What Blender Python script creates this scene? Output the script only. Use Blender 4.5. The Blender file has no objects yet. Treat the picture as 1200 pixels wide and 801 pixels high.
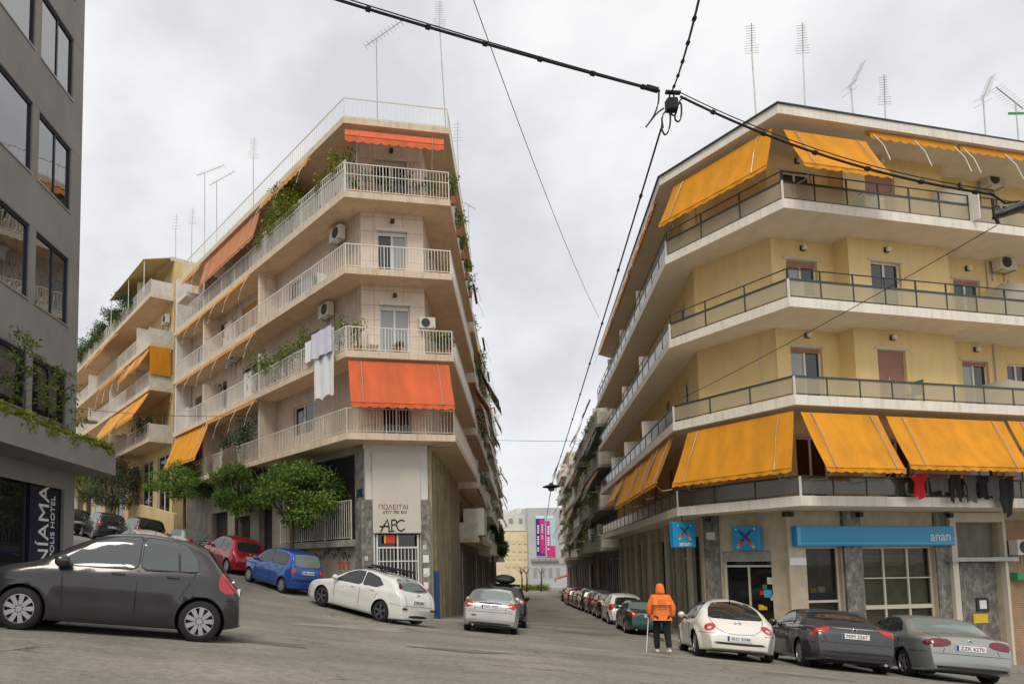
import bpy, bmesh, math, random
import numpy as np
from mathutils import Vector, Matrix
R = random.Random(7)
scene = bpy.context.scene
COL = scene.collection
# ---------------------------------------------------------------- camera
F, PX, PY, TH, RO = 800.0, 420.0, 600.4, math.atan(.077), .0105   # pinhole of the photograph (1200 x 801)
cam_d = bpy.data.cameras.new('camera'); cam = bpy.data.objects.new('camera', cam_d); COL.objects.link(cam)
cam_d.sensor_width = 36; cam_d.lens = 36*F/1200; cam_d.shift_x = (600-PX)/1200; cam_d.shift_y = (PY-400.5)/1200
cam_d.clip_start = .1; cam_d.clip_end = 3000
cam.matrix_world = Matrix.Rotation(math.pi/2+TH, 4, 'X') @ Matrix.Rotation(-RO, 4, 'Z')
scene.camera = cam
# ---------------------------------------------------------------- sky and sun (overcast)
SUN_EL, SUN_AZ = math.radians(52), math.radians(200)     # azimuth clockwise from +Y: behind the camera, a little left
w = bpy.data.worlds.new('World'); scene.world = w; w.use_nodes = True
nt = w.node_tree; nt.nodes.clear()
def nd(t, typ, **k):
    n = t.nodes.new(typ)
    for a, b in k.items(): setattr(n, a, b)
    return n
out = nd(nt, 'ShaderNodeOutputWorld'); bg = nd(nt, 'ShaderNodeBackground'); bg2 = nd(nt, 'ShaderNodeBackground'); add = nd(nt, 'ShaderNodeAddShader')
sky = nd(nt, 'ShaderNodeTexSky', sky_type='NISHITA', sun_disc=False, sun_elevation=SUN_EL, sun_rotation=SUN_AZ)
nt.links.new(sky.outputs[0], bg.inputs[0]); bg.inputs[1].default_value = .012
tc = nd(nt, 'ShaderNodeTexCoord'); mp = nd(nt, 'ShaderNodeMapping'); mp.inputs[3].default_value = (1.5, 1.5, 2.2)
no = nd(nt, 'ShaderNodeTexNoise'); no.inputs['Scale'].default_value = 2.1; no.inputs['Detail'].default_value = 7; no.inputs['Roughness'].default_value = .52
rp = nd(nt, 'ShaderNodeValToRGB'); rp.color_ramp.elements[0].position = .36; rp.color_ramp.elements[0].color = (.60, .605, .62, 1)
rp.color_ramp.elements[1].position = .62; rp.color_ramp.elements[1].color = (.835, .83, .82, 1)
nt.links.new(tc.outputs['Generated'], mp.inputs[0]); nt.links.new(mp.outputs[0], no.inputs[0]); nt.links.new(no.outputs[0], rp.inputs[0])
nt.links.new(rp.outputs[0], bg2.inputs[0]); bg2.inputs[1].default_value = .84
nt.links.new(bg.outputs[0], add.inputs[0]); nt.links.new(bg2.outputs[0], add.inputs[1]); nt.links.new(add.outputs[0], out.inputs[0])
sl = bpy.data.lights.new('sun', 'SUN'); sun = bpy.data.objects.new('sun', sl); COL.objects.link(sun)
sl.energy = 1.5; sl.angle = math.radians(22); sl.color = (1, .92, .79)
sd = Vector((math.sin(SUN_AZ)*math.cos(SUN_EL), math.cos(SUN_AZ)*math.cos(SUN_EL), math.sin(SUN_EL)))
sun.rotation_euler = (-sd).to_track_quat('-Z', 'Y').to_euler(); sun.location = sd*60
scene.view_settings.view_transform = 'Standard'; scene.view_settings.look = 'None'; scene.view_settings.exposure = .42; scene.view_settings.gamma = 1
scene.view_settings.use_curve_mapping = False
scene.render.engine = 'CYCLES'
# ---------------------------------------------------------------- pixel helpers (eye = world origin)
_c, _s = math.cos(TH), math.sin(TH)
_fw = np.array([0, _c, _s]); _up = np.array([0, -_s, _c]); _rt = np.array([1., 0, 0])
_r2 = _rt*math.cos(RO)-_up*math.sin(RO); _u2 = _up*math.cos(RO)+_rt*math.sin(RO)
def ray(u, v): return _fw+(u-PX)/F*_r2-(v-PY)/F*_u2
def at_y(u, v, Y): d = ray(u, v); return d*Y/d[1]
def at_z(u, v, z): d = ray(u, v); return d*z/d[2]
def sstep(a, b, x):
    t = min(1., max(0., (x-a)/(b-a))); return t*t*(3-2*t)
def ramp(x, k=1.2): return k*math.log1p(math.exp(min(50, x/k)))
# ---------------------------------------------------------------- terrain
DM = np.array([.2385, 1.]); DM /= np.linalg.norm(DM)       # main street
DL = np.array([-.6866, 1.]); DL /= np.linalg.norm(DL)      # uphill street on the left
DR = np.array([4.59, 1.]); DR /= np.linalg.norm(DR)        # street frontage on the right
def ground(x, y):
    x = max(-42., min(42., x)); y = max(-25., min(400., y))
    hp = -.887-.09*x-.04*y
    s = x*DL[0]+(y-25.8)*DL[1]
    q = (x-1.0)+.25*(y-22)
    m = 1-sstep(-1.0, 1.6, q)
    hp2 = hp+m*(.13*ramp(min(s, 48)+4.8)-.045*ramp(min(s, 48)-9))
    wm = sstep(19, 27, y)*(1-m)
    xc = 7.6+.2385*(y-25)
    hm = float(np.interp(y, [10, 22, 28, 64, 110, 160, 400], [-1.9, -2.40, -2.68, -3.9, -4.6, -4.9, -5]))
    hm -= .09*(x-xc)*(1-sstep(22, 45, y))
    z = hp2*(1-wm)+hm*wm
    return z
# ---------------------------------------------------------------- materials
MT = {}
def mat(name, col, rough=.8, var=.12, scale=3., bump=.15, bscale=40., metal=0., spec=.35, coat=0., dirt=0., dirtcol=(.10, .085, .07), dscale=(1.4, 1.4, .25), trans=0., stretch=None):
    if name in MT: return MT[name]
    m = bpy.data.materials.new(name); m.use_nodes = True; t = m.node_tree; b = t.nodes['Principled BSDF']
    b.inputs['Roughness'].default_value = rough; b.inputs['Metallic'].default_value = metal; b.inputs['Specular IOR Level'].default_value = spec
    if coat: b.inputs['Coat Weight'].default_value = coat; b.inputs['Coat Roughness'].default_value = .06
    tc = nd(t, 'ShaderNodeTexCoord'); ge = nd(t, 'ShaderNodeNewGeometry')
    src = ge.outputs['Position']
    if stretch:
        mp = nd(t, 'ShaderNodeMapping'); mp.inputs[3].default_value = stretch; t.links.new(src, mp.inputs[0]); src = mp.outputs[0]
    c1 = tuple(max(0, x*(1-var)) for x in col)+(1,); c2 = tuple(min(1, x*(1+var)) for x in col)+(1,)
    n = nd(t, 'ShaderNodeTexNoise'); n.inputs['Scale'].default_value = scale; n.inputs['Detail'].default_value = 5
    t.links.new(src, n.inputs[0])
    r = nd(t, 'ShaderNodeValToRGB'); r.color_ramp.elements[0].position = .3; r.color_ramp.elements[1].position = .7
    r.color_ramp.elements[0].color = c1; r.color_ramp.elements[1].color = c2
    t.links.new(n.outputs[0], r.inputs[0]); col_out = r.outputs[0]
    if dirt:
        mp2 = nd(t, 'ShaderNodeMapping'); mp2.inputs[3].default_value = dscale; t.links.new(ge.outputs['Position'], mp2.inputs[0])
        n2 = nd(t, 'ShaderNodeTexNoise'); n2.inputs['Scale'].default_value = 1.6; n2.inputs['Detail'].default_value = 8; n2.inputs['Roughness'].default_value = .65
        t.links.new(mp2.outputs[0], n2.inputs[0])
        r2 = nd(t, 'ShaderNodeValToRGB'); r2.color_ramp.elements[0].position = .47; r2.color_ramp.elements[1].position = .75
        r2.color_ramp.elements[0].color = (0, 0, 0, 1); r2.color_ramp.elements[1].color = (dirt, dirt, dirt, 1)
        t.links.new(n2.outputs[0], r2.inputs[0])
        mx = nd(t, 'ShaderNodeMixRGB'); t.links.new(r2.outputs[0], mx.inputs[0]); t.links.new(col_out, mx.inputs[1]); mx.inputs[2].default_value = dirtcol+(1,)
        col_out = mx.outputs[0]
    t.links.new(col_out, b.inputs['Base Color'])
    if bump:
        n3 = nd(t, 'ShaderNodeTexNoise'); n3.inputs['Scale'].default_value = bscale; n3.inputs['Detail'].default_value = 3
        t.links.new(ge.outputs['Position'], n3.inputs[0])
        bp = nd(t, 'ShaderNodeBump'); bp.inputs['Strength'].default_value = bump; bp.inputs['Distance'].default_value = .02
        t.links.new(n3.outputs[0], bp.inputs['Height']); t.links.new(bp.outputs[0], b.inputs['Normal'])
    if trans:
        o = t.nodes['Material Output']; tr = nd(t, 'ShaderNodeBsdfTranslucent'); ms = nd(t, 'ShaderNodeMixShader'); ms.inputs[0].default_value = trans
        t.links.new(col_out, tr.inputs[0]); t.links.new(b.outputs[0], ms.inputs[1]); t.links.new(tr.outputs[0], ms.inputs[2]); t.links.new(ms.outputs[0], o.inputs[0])
    MT[name] = m; return m
def glassmat(name, tint, trans, rough=.03):
    m = bpy.data.materials.new(name); m.use_nodes = True; t = m.node_tree; o = t.nodes['Material Output']; b = t.nodes['Principled BSDF']
    b.inputs['Base Color'].default_value = tint+(1,); b.inputs['Roughness'].default_value = rough; b.inputs['Specular IOR Level'].default_value = .8
    n = nd(t, 'ShaderNodeTexNoise'); n.inputs['Scale'].default_value = 1.3; ge = nd(t, 'ShaderNodeNewGeometry'); t.links.new(ge.outputs[0], n.inputs[0])
    bp = nd(t, 'ShaderNodeBump'); bp.inputs['Strength'].default_value = .06; bp.inputs['Distance'].default_value = .05
    t.links.new(n.outputs[0], bp.inputs['Height']); t.links.new(bp.outputs[0], b.inputs['Normal'])
    if trans:
        tr = nd(t, 'ShaderNodeBsdfTransparent'); tr.inputs[0].default_value = (.84, .82, .75, 1)
        ms = nd(t, 'ShaderNodeMixShader'); ms.inputs[0].default_value = trans
        t.links.new(b.outputs[0], ms.inputs[1]); t.links.new(tr.outputs[0], ms.inputs[2]); t.links.new(ms.outputs[0], o.inputs[0])
    MT[name] = m; return m
def uvmat(name, col, kind, sx=1., sy=1., joint=None, rough=.75, var=.1, bump=.5, mortar=.03, dirt=0., dirtcol=(.1, .085, .07)):
    """tile / rib / brick relief on UVs measured in metres"""
    m = mat(name, col, rough, var, 2.5, 0, dirt=dirt, dirtcol=dirtcol); t = m.node_tree; b = t.nodes['Principled BSDF']
    uv = nd(t, 'ShaderNodeUVMap'); h = None
    if kind == 'rib':
        mp = nd(t, 'ShaderNodeMapping'); mp.inputs[3].default_value = (1/sx, 0, 0); t.links.new(uv.outputs[0], mp.inputs[0])
        br = nd(t, 'ShaderNodeTexWave', wave_profile='SIN'); br.inputs['Scale'].default_value = .5/math.pi*6.283/2; br.inputs['Distortion'].default_value = 0
        t.links.new(mp.outputs[0], br.inputs[0]); h = br.outputs[1]
        rr = nd(t, 'ShaderNodeValToRGB'); rr.color_ramp.elements[0].position = .06; rr.color_ramp.elements[1].position = .16
        t.links.new(h, rr.inputs[0]); h = rr.outputs[0]
    else:
        br = nd(t, 'ShaderNodeTexBrick'); br.inputs['Scale'].default_value = 1.; br.inputs['Brick Width'].default_value = sx; br.inputs['Row Height'].default_value = sy
        br.inputs['Mortar Size'].default_value = mortar*min(sx, sy); br.inputs['Mortar Smooth'].default_value = .3
        br.inputs['Color1'].default_value = (1, 1, 1, 1); br.inputs['Color2'].default_value = (.72, .72, .72, 1); br.inputs['Mortar'].default_value = (0, 0, 0, 1)
        if kind == 'tile': br.offset = 0
        t.links.new(uv.outputs[0], br.inputs[0]); inv = nd(t, 'ShaderNodeMath', operation='SUBTRACT'); inv.inputs[0].default_value = 1
        t.links.new(br.outputs['Fac'], inv.inputs[1]); h = inv.outputs[0]
        cur = b.inputs['Base Color'].links[0].from_socket
        mv = nd(t, 'ShaderNodeMixRGB', blend_type='MULTIPLY'); mv.inputs[0].default_value = .35 if kind == 'brick' else .12
        t.links.new(cur, mv.inputs[1]); t.links.new(br.outputs['Color'], mv.inputs[2]); t.links.new(mv.outputs[0], b.inputs['Base Color'])
    cur = b.inputs['Base Color'].links[0].from_socket
    mj = nd(t, 'ShaderNodeMixRGB'); t.links.new(h, mj.inputs[0]); mj.inputs[1].default_value = (joint or tuple(c*.55 for c in col))+(1,); t.links.new(cur, mj.inputs[2])
    t.links.new(mj.outputs[0], b.inputs['Base Color'])
    bp = nd(t, 'ShaderNodeBump'); bp.inputs['Strength'].default_value = bump; bp.inputs['Distance'].default_value = .02
    t.links.new(h, bp.inputs['Height']); t.links.new(bp.outputs[0], b.inputs['Normal'])
    return m
# ---------------------------------------------------------------- mesh helpers
OFF = {}
class MB:
    def __init__(s): s.v = []; s.f = []
    def add(s, vs, fs):
        o = len(s.v); s.v += [tuple(map(float, p)) for p in vs]; s.f += [tuple(i+o for i in f) for f in fs]; return s
    def quad(s, a, b, c, d): return s.add([a, b, c, d], [(0, 1, 2, 3)])
    def hexa(s, p): return s.add(p, [(0, 3, 2, 1), (4, 5, 6, 7), (0, 1, 5, 4), (1, 2, 6, 5), (2, 3, 7, 6), (3, 0, 4, 7)])
    def box(s, x0, x1, y0, y1, z0, z1): return s.hexa([(x0, y0, z0), (x1, y0, z0), (x1, y1, z0), (x0, y1, z0), (x0, y0, z1), (x1, y0, z1), (x1, y1, z1), (x0, y1, z1)])
    def fbox(s, fr, u0, u1, w0, w1, z0, z1):
        g = fr.p; return s.hexa([g(u0, w0, z0), g(u1, w0, z0), g(u1, w1, z0), g(u0, w1, z0), g(u0, w0, z1), g(u1, w0, z1), g(u1, w1, z1), g(u0, w1, z1)])
    def prism(s, poly, z0, z1):
        n = len(poly); f0 = (lambda i: z0[i]) if hasattr(z0, '__len__') else (lambda i: z0)
        f1 = (lambda i: z1[i]) if hasattr(z1, '__len__') else (lambda i: z1)
        vs = [(p[0], p[1], f0(i)) for i, p in enumerate(poly)]+[(p[0], p[1], f1(i)) for i, p in enumerate(poly)]
        return s.add(vs, [tuple(range(n-1, -1, -1)), tuple(range(n, 2*n))]+[(i, (i+1) % n, (i+1) % n+n, i+n) for i in range(n)])
    def tube(s, pts, r, n=6, cap=True):
        pts = [Vector(p) for p in pts]; rs = r if hasattr(r, '__len__') else [r]*len(pts); o = len(s.v)
        for i, p in enumerate(pts):
            d = (pts[min(i+1, len(pts)-1)]-pts[max(i-1, 0)])
            if d.length < 1e-9: d = Vector((0, 0, 1))
            d.normalize(); a = d.cross(Vector((0, 0, 1)) if abs(d.z) < .95 else Vector((1, 0, 0))).normalized(); b = d.cross(a)
            for k in range(n):
                t = 2*math.pi*k/n; s.v.append(tuple(p+(a*math.cos(t)+b*math.sin(t))*rs[i]))
        for i in range(len(pts)-1):
            for k in range(n): s.f.append((o+i*n+k, o+i*n+(k+1) % n, o+(i+1)*n+(k+1) % n, o+(i+1)*n+k))
        if cap: s.f.append(tuple(o+k for k in range(n-1, -1, -1))); s.f.append(tuple(o+(len(pts)-1)*n+k for k in range(n)))
        return s
    def lathe(s, prof, c, axis='z', n=20):
        o = len(s.v); m = len(prof)
        for k in range(n):
            t = 2*math.pi*k/n; a, b = math.cos(t), math.sin(t)
            for r, h in prof:
                s.v.append({'z': (c[0]+r*a, c[1]+r*b, c[2]+h), 'y': (c[0]+r*a, c[1]+h, c[2]+r*b), 'x': (c[0]+h, c[1]+r*a, c[2]+r*b)}[axis])
        for k in range(n):
            for i in range(m-1): s.f.append((o+k*m+i, o+((k+1) % n)*m+i, o+((k+1) % n)*m+i+1, o+k*m+i+1))
        return s
    def build(s, name, material, parent=None, smooth=False, bevel=0, local=False, kind=None, label=None):
        off = (0, 0, 0) if local or parent is None else OFF.get(parent.name, (0, 0, 0))
        me = bpy.data.meshes.new(name)
        vv = s.v if off == (0, 0, 0) else [(a-off[0], b-off[1], c-off[2]) for a, b, c in s.v]
        me.from_pydata(vv, [], s.f)
        bm = bmesh.new(); bm.from_mesh(me); bmesh.ops.recalc_face_normals(bm, faces=bm.faces)
        if bevel: bmesh.ops.bevel(bm, geom=list(bm.edges), offset=bevel, segments=1, affect='EDGES', clamp_overlap=True)
        uvl = bm.loops.layers.uv.new('UVMap')
        for f in bm.faces:
            n = f.normal
            if abs(n.z) > .8: ax = None
            else:
                ax = Vector((-n.y, n.x, 0)); ax.normalize()
            for l in f.loops:
                co = l.vert.co; l[uvl].uv = ((co.x+off[0]), (co.y+off[1])) if ax is None else (ax.x*(co.x+off[0])+ax.y*(co.y+off[1]), co.z+off[2])
        bm.to_mesh(me); bm.free()
        if smooth: me.shade_smooth()
        if material: me.materials.append(material)
        o = bpy.data.objects.new(name, me); COL.objects.link(o)
        if parent is not None: o.parent = parent; OFF[o.name] = off
        if kind: o['kind'] = kind
        if label: o['label'] = label
        return o
ORD = 'first second third fourth fifth sixth seventh eighth ninth tenth eleventh twelfth thirteenth fourteenth fifteenth sixteenth seventeenth eighteenth nineteenth twentieth'.split()
def thing(name, label, cat, loc=(0, 0, 0), group=None):
    o = bpy.data.objects.new(name, None); COL.objects.link(o); o.location = loc; o['label'] = label; o['category'] = cat
    o.empty_display_size = .2; OFF[o.name] = tuple(map(float, loc))
    if group: o['group'] = group
    return o
def tag(o, label, cat, group=None):
    o['label'] = label; o['category'] = cat
    if group: o['group'] = group
    return o
def struct(mb, name, m, smooth=False):
    o = mb.build(name, m, None, smooth); o['kind'] = 'structure'; return o
def copy_tree(o, parent=None):
    c = o.copy(); COL.objects.link(c)
    if parent is not None: c.parent = parent
    for ch in o.children: copy_tree(ch, c)
    return c
class Fr:
    """vertical facade frame: origin P, unit along d, outward normal n"""
    def __init__(s, P, d, outward):
        s.P = np.array(P[:2], float); s.d = np.array(d, float)/np.linalg.norm(d); n = np.array([s.d[1], -s.d[0]])
        s.n = n if n@np.array(outward) > 0 else -n
    def p(s, u, w, z): q = s.P+s.d*u+s.n*w; return (q[0], q[1], z)
    def px(s, u, v, w=0.):
        d = ray(u, v); q = s.P+s.n*w; t = (q@s.n)/(d[0]*s.n[0]+d[1]*s.n[1]); h = d*t
        return float((h[:2]-q)@s.d), float(h[2])
    def rect(s, x0, y0, x1, y1, w=0.):
        a = s.px(x0, (y0+y1)/2, w)[0]; b = s.px(x1, (y0+y1)/2, w)[0]; m = (x0+x1)/2
        return min(a, b), max(a, b), s.px(m, y1, w)[1], s.px(m, y0, w)[1]
    def off(s, w): return Fr(s.P+s.n*w, s.d, s.n)
def text_mesh(tmp):
    me = bpy.data.meshes.new_from_object(tmp); bpy.data.objects.remove(tmp); return me
def text_part(name, body, parent, fr, u, z, w, size, material, depth=.012, mirror=False, rot=0., align='CENTER', font_scale=1., flip=False):
    cu = bpy.data.curves.new('lettering', 'FONT'); cu.body = body; cu.size = size; cu.extrude = depth/2; cu.align_x = align; cu.align_y = 'CENTER'; cu.resolution_u = 3
    tmp = bpy.data.objects.new('lettering_tmp', cu); COL.objects.link(tmp)
    me = text_mesh(tmp); off = OFF.get(parent.name, (0, 0, 0)) if parent is not None else (0, 0, 0)
    d = np.array([fr.d[0], fr.d[1]]); 
    right = np.array([-fr.n[1], fr.n[0]])       # reader's right when facing the wall
    cr, sr = math.cos(rot), math.sin(rot)
    c0 = fr.p(u, w, z)
    for vtx in me.vertices:
        a, b, cc = vtx.co; a *= font_scale; a, b = a*cr-b*sr, a*sr+b*cr
        q = np.array(c0[:2])+right*a+fr.n*cc
        vtx.co = (q[0]-off[0], q[1]-off[1], c0[2]+b-off[2])
    me.materials.clear(); me.materials.append(material); me.name = name
    o = bpy.data.objects.new(name, me); COL.objects.link(o)
    if parent is not None: o.parent = parent; OFF[o.name] = off
    return o
def leaf_cloud(name, blobs, n, size, material, parent, seed=1, droop=0., smooth_shell=.55):
    """n small pointed leaves spread through ellipsoid blobs [(center, radii, weight)]"""
    rg = np.random.default_rng(seed); wts = np.array([b[2] for b in blobs], float); wts /= wts.sum()
    idx = rg.choice(len(blobs), n, p=wts); cen = np.array([b[0] for b in blobs], float)[idx]; rad = np.array([b[1] for b in blobs], float)[idx]
    d = rg.normal(size=(n, 3)); d /= np.linalg.norm(d, axis=1)[:, None]
    r = (smooth_shell+(1-smooth_shell)*rg.random(n)**.6)*(.72+.42*rg.random(n)); pos = cen+d*rad*r[:, None]
    a = rg.normal(size=(n, 3))*.8+d*.5; a[:, 2] -= droop; a /= np.linalg.norm(a, axis=1)[:, None]
    b = np.cross(a, rg.normal(size=(n, 3))+d); b /= np.linalg.norm(b, axis=1)[:, None]+1e-9
    L = size*(.65+.7*rg.random(n))[:, None]; W = L*.42
    v = np.stack([pos, pos+a*L*.5+b*W*.5, pos+a*L, pos+a*L*.5-b*W*.5], 1).reshape(-1, 3)
    off = np.array(OFF.get(parent.name, (0, 0, 0))) if parent is not None else 0
    me = bpy.data.meshes.new(name); me.from_pydata((v-off).tolist(), [], [(4*i, 4*i+1, 4*i+2, 4*i+3) for i in range(n)]); me.materials.append(material)
    o = bpy.data.objects.new(name, me); COL.objects.link(o)
    if parent is not None: o.parent = parent; OFF[o.name] = tuple(off)
    return o
def leafmat(name, c1, c2):
    m = bpy.data.materials.new(name); m.use_nodes = True; t = m.node_tree; b = t.nodes['Principled BSDF']; o = t.nodes['Material Output']
    ge = nd(t, 'ShaderNodeNewGeometry'); n = nd(t, 'ShaderNodeTexNoise'); n.inputs['Scale'].default_value = 4.5; t.links.new(ge.outputs['Position'], n.inputs[0])
    mx = nd(t, 'ShaderNodeMath', operation='ADD'); mu = nd(t, 'ShaderNodeMath', operation='MULTIPLY'); mu.inputs[1].default_value = .45
    t.links.new(ge.outputs['Random Per Island'], mu.inputs[0]); t.links.new(mu.outputs[0], mx.inputs[0]); t.links.new(n.outputs[0], mx.inputs[1])
    r = nd(t, 'ShaderNodeValToRGB'); r.color_ramp.elements[0].position = .35; r.color_ramp.elements[1].position = 1.0
    r.color_ramp.elements[0].color = c1+(1,); r.color_ramp.elements[1].color = c2+(1,); t.links.new(mx.outputs[0], r.inputs[0]); t.links.new(r.outputs[0], b.inputs['Base Color'])
    b.inputs['Roughness'].default_value = .5; b.inputs['Specular IOR Level'].default_value = .3
    tr = nd(t, 'ShaderNodeBsdfTranslucent'); t.links.new(r.outputs[0], tr.inputs[0]); ms = nd(t, 'ShaderNodeMixShader'); ms.inputs[0].default_value = .25
    t.links.new(b.outputs[0], ms.inputs[1]); t.links.new(tr.outputs[0], ms.inputs[2]); t.links.new(ms.outputs[0], o.inputs[0]); MT[name] = m; return m
# ---------------------------------------------------------------- palette
def asphalt():
    m = mat('asphalt', (.265, .242, .21), .9, .16, .55, 0, dirt=.5, dirtcol=(.16, .145, .125), dscale=(.35, .5, 1)); t = m.node_tree; b = t.nodes['Principled BSDF']
    ge = nd(t, 'ShaderNodeNewGeometry'); cur = b.inputs['Base Color'].links[0].from_socket
    n1 = nd(t, 'ShaderNodeTexNoise'); n1.inputs['Scale'].default_value = 55; n1.inputs['Detail'].default_value = 4; t.links.new(ge.outputs[0], n1.inputs[0])
    ov = nd(t, 'ShaderNodeMixRGB', blend_type='OVERLAY'); ov.inputs[0].default_value = .55; t.links.new(cur, ov.inputs[1]); t.links.new(n1.outputs[0], ov.inputs[2])
    # cracks and seams
    nz = nd(t, 'ShaderNodeTexNoise'); nz.inputs['Scale'].default_value = 1.1; nz.inputs['Detail'].default_value = 6; t.links.new(ge.outputs[0], nz.inputs[0])
    mxv = nd(t, 'ShaderNodeMixRGB'); mxv.inputs[0].default_value = .5; t.links.new(ge.outputs[0], mxv.inputs[1]); t.links.new(nz.outputs[1], mxv.inputs[2])
    vo = nd(t, 'ShaderNodeTexVoronoi', feature='DISTANCE_TO_EDGE'); vo.inputs['Scale'].default_value = .9; t.links.new(mxv.outputs[0], vo.inputs[0])
    cr = nd(t, 'ShaderNodeValToRGB'); cr.color_ramp.elements[0].position = 0; cr.color_ramp.elements[1].position = .012
    cr.color_ramp.elements[0].color = (1, 1, 1, 1); cr.color_ramp.elements[1].color = (0, 0, 0, 1); t.links.new(vo.outputs[0], cr.inputs[0])
    nm = nd(t, 'ShaderNodeTexNoise'); nm.inputs['Scale'].default_value = .33; nm.inputs['Detail'].default_value = 3; t.links.new(ge.outputs[0], nm.inputs[0])
    rm = nd(t, 'ShaderNodeValToRGB'); rm.color_ramp.elements[0].position = .46; rm.color_ramp.elements[1].position = .58; t.links.new(nm.outputs[0], rm.inputs[0])
    mk = nd(t, 'ShaderNodeMath', operation='MULTIPLY'); t.links.new(cr.outputs[0], mk.inputs[0]); t.links.new(rm.outputs[0], mk.inputs[1])
    # coarse aggregate and scuffed lighter wear
    ng = nd(t, 'ShaderNodeTexNoise'); ng.inputs['Scale'].default_value = 9; ng.inputs['Detail'].default_value = 6; ng.inputs['Roughness'].default_value = .7; t.links.new(ge.outputs[0], ng.inputs[0])
    o2 = nd(t, 'ShaderNodeMixRGB', blend_type='OVERLAY'); o2.inputs[0].default_value = .7; t.links.new(ov.outputs[0], o2.inputs[1]); t.links.new(ng.outputs[0], o2.inputs[2])
    mps = nd(t, 'ShaderNodeMapping'); mps.inputs[2].default_value = (0, 0, .25); mps.inputs[3].default_value = (.10, .9, 1); t.links.new(ge.outputs[0], mps.inputs[0])
    nst = nd(t, 'ShaderNodeTexNoise'); nst.inputs['Scale'].default_value = 1.0; nst.inputs['Detail'].default_value = 6; nst.inputs['Roughness'].default_value = .62; t.links.new(mps.outputs[0], nst.inputs[0])
    rst = nd(t, 'ShaderNodeValToRGB'); rst.color_ramp.elements[0].position = .32; rst.color_ramp.elements[1].position = .7; rst.color_ramp.elements[0].color = (.80, .80, .80, 1); rst.color_ramp.elements[1].color = (1.12, 1.11, 1.09, 1); t.links.new(nst.outputs[0], rst.inputs[0])
    ms_ = nd(t, 'ShaderNodeMixRGB', blend_type='MULTIPLY'); ms_.inputs[0].default_value = 1; t.links.new(o2.outputs[0], ms_.inputs[1]); t.links.new(rst.outputs[0], ms_.inputs[2])
    mu = nd(t, 'ShaderNodeMixRGB'); t.links.new(mk.outputs[0], mu.inputs[0]); t.links.new(ms_.outputs[0], mu.inputs[1]); mu.inputs[2].default_value = (.075, .066, .058, 1)
    # repair patches
    vp = nd(t, 'ShaderNodeTexVoronoi', distance='CHEBYCHEV'); vp.inputs['Scale'].default_value = .24; t.links.new(mxv.outputs[0], vp.inputs[0])
    pr = nd(t, 'ShaderNodeValToRGB'); pr.color_ramp.interpolation = 'LINEAR'; pr.color_ramp.elements[0].position = .0; pr.color_ramp.elements[1].position = 1
    pr.color_ramp.elements[0].color = (.82, .82, .83, 1); pr.color_ramp.elements[1].color = (1.12, 1.1, 1.05, 1); t.links.new(vp.outputs[1], pr.inputs[0])
    m2 = nd(t, 'ShaderNodeMixRGB', blend_type='MULTIPLY'); m2.inputs[0].default_value = 1; t.links.new(mu.outputs[0], m2.inputs[1]); t.links.new(pr.outputs[0], m2.inputs[2])
    t.links.new(m2.outputs[0], b.inputs['Base Color'])
    bp = nd(t, 'ShaderNodeBump'); bp.inputs['Strength'].default_value = .5; bp.inputs['Distance'].default_value = .012; t.links.new(n1.outputs[0], bp.inputs['Height'])
    t.links.new(bp.outputs[0], b.inputs['Normal']); return m
asphalt()
mat('yellow_wall', (.80, .61, .295), .88, .06, .9, .2, 60, dirt=.22, dirtcol=(.44, .29, .11), dscale=(1.7, 1.7, .35))
mat('cream_slab', (.80, .755, .67), .85, .06, 1.5, .1, dirt=.42, dirtcol=(.36, .31, .24), dscale=(4.5, 4.5, .4))
mat('cream_soffit', (.76, .68, .55), .9, .06, 1.2, .1, dirt=.2, dirtcol=(.3, .25, .18))
mat('pink_soffit', (.76, .57, .39), .9, .07, 1.2, .1, dirt=.3, dirtcol=(.30, .21, .13))
mat('pink_slab', (.68, .56, .42), .85, .08, 1.5, .1, dirt=.6, dirtcol=(.27, .21, .15), dscale=(4.5, 4.5, .4))
uvmat('pink_tile', (.76, .63, .52), 'tile', 1.2, .6, None, .8, .07, .35, .02, dirt=.25, dirtcol=(.38, .28, .2))
uvmat('pink_rib', (.66, .55, .45), 'rib', .16, 1, (.30, .23, .18), .85, .08, .6, dirt=.35, dirtcol=(.30, .23, .17))
mat('pink_plaster', (.60, .52, .435), .88, .1, 1.2, .15, dirt=.4, dirtcol=(.26, .21, .16))
mat('white_plaster', (.68, .66, .61), .8, .06, 1.5, .1, dirt=.25, dirtcol=(.35, .31, .26))
mat('ochre_wall', (.62, .48, .24), .88, .1, 1., .15, dirt=.3, dirtcol=(.32, .23, .11))
mat('grey_render', (.27, .255, .235), .88, .07, .8, .25, 35, dirt=.25, dirtcol=(.15, .135, .12))
mat('grey_soffit', (.30, .285, .27), .88, .07, .8, .15)
mat('concrete', (.34, .31, .26), .9, .15, 1.5, .3, dirt=.6, dirtcol=(.13, .11, .09))
mat('concrete_dark', (.22, .20, .17), .9, .18, 1.5, .3, dirt=.6, dirtcol=(.08, .07, .06))
mat('pavement', (.30, .275, .24), .9, .14, 1.5, .25, dirt=.5, dirtcol=(.14, .12, .1))
mat('beige_stone', (.50, .43, .31), .55, .14, 3, .1, dirt=.4, dirtcol=(.33, .24, .12))
mat('cream_trim', (.62, .57, .47), .7, .06, 2, .05, dirt=.2, dirtcol=(.36, .3, .22))
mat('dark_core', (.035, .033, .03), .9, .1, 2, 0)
mat('white_metal', (.74, .73, .69), .5, .05, 3, 0)
mat('worn_white_metal', (.66, .62, .54), .6, .12, 3, 0, dirt=.3, dirtcol=(.3, .2, .12))
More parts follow.
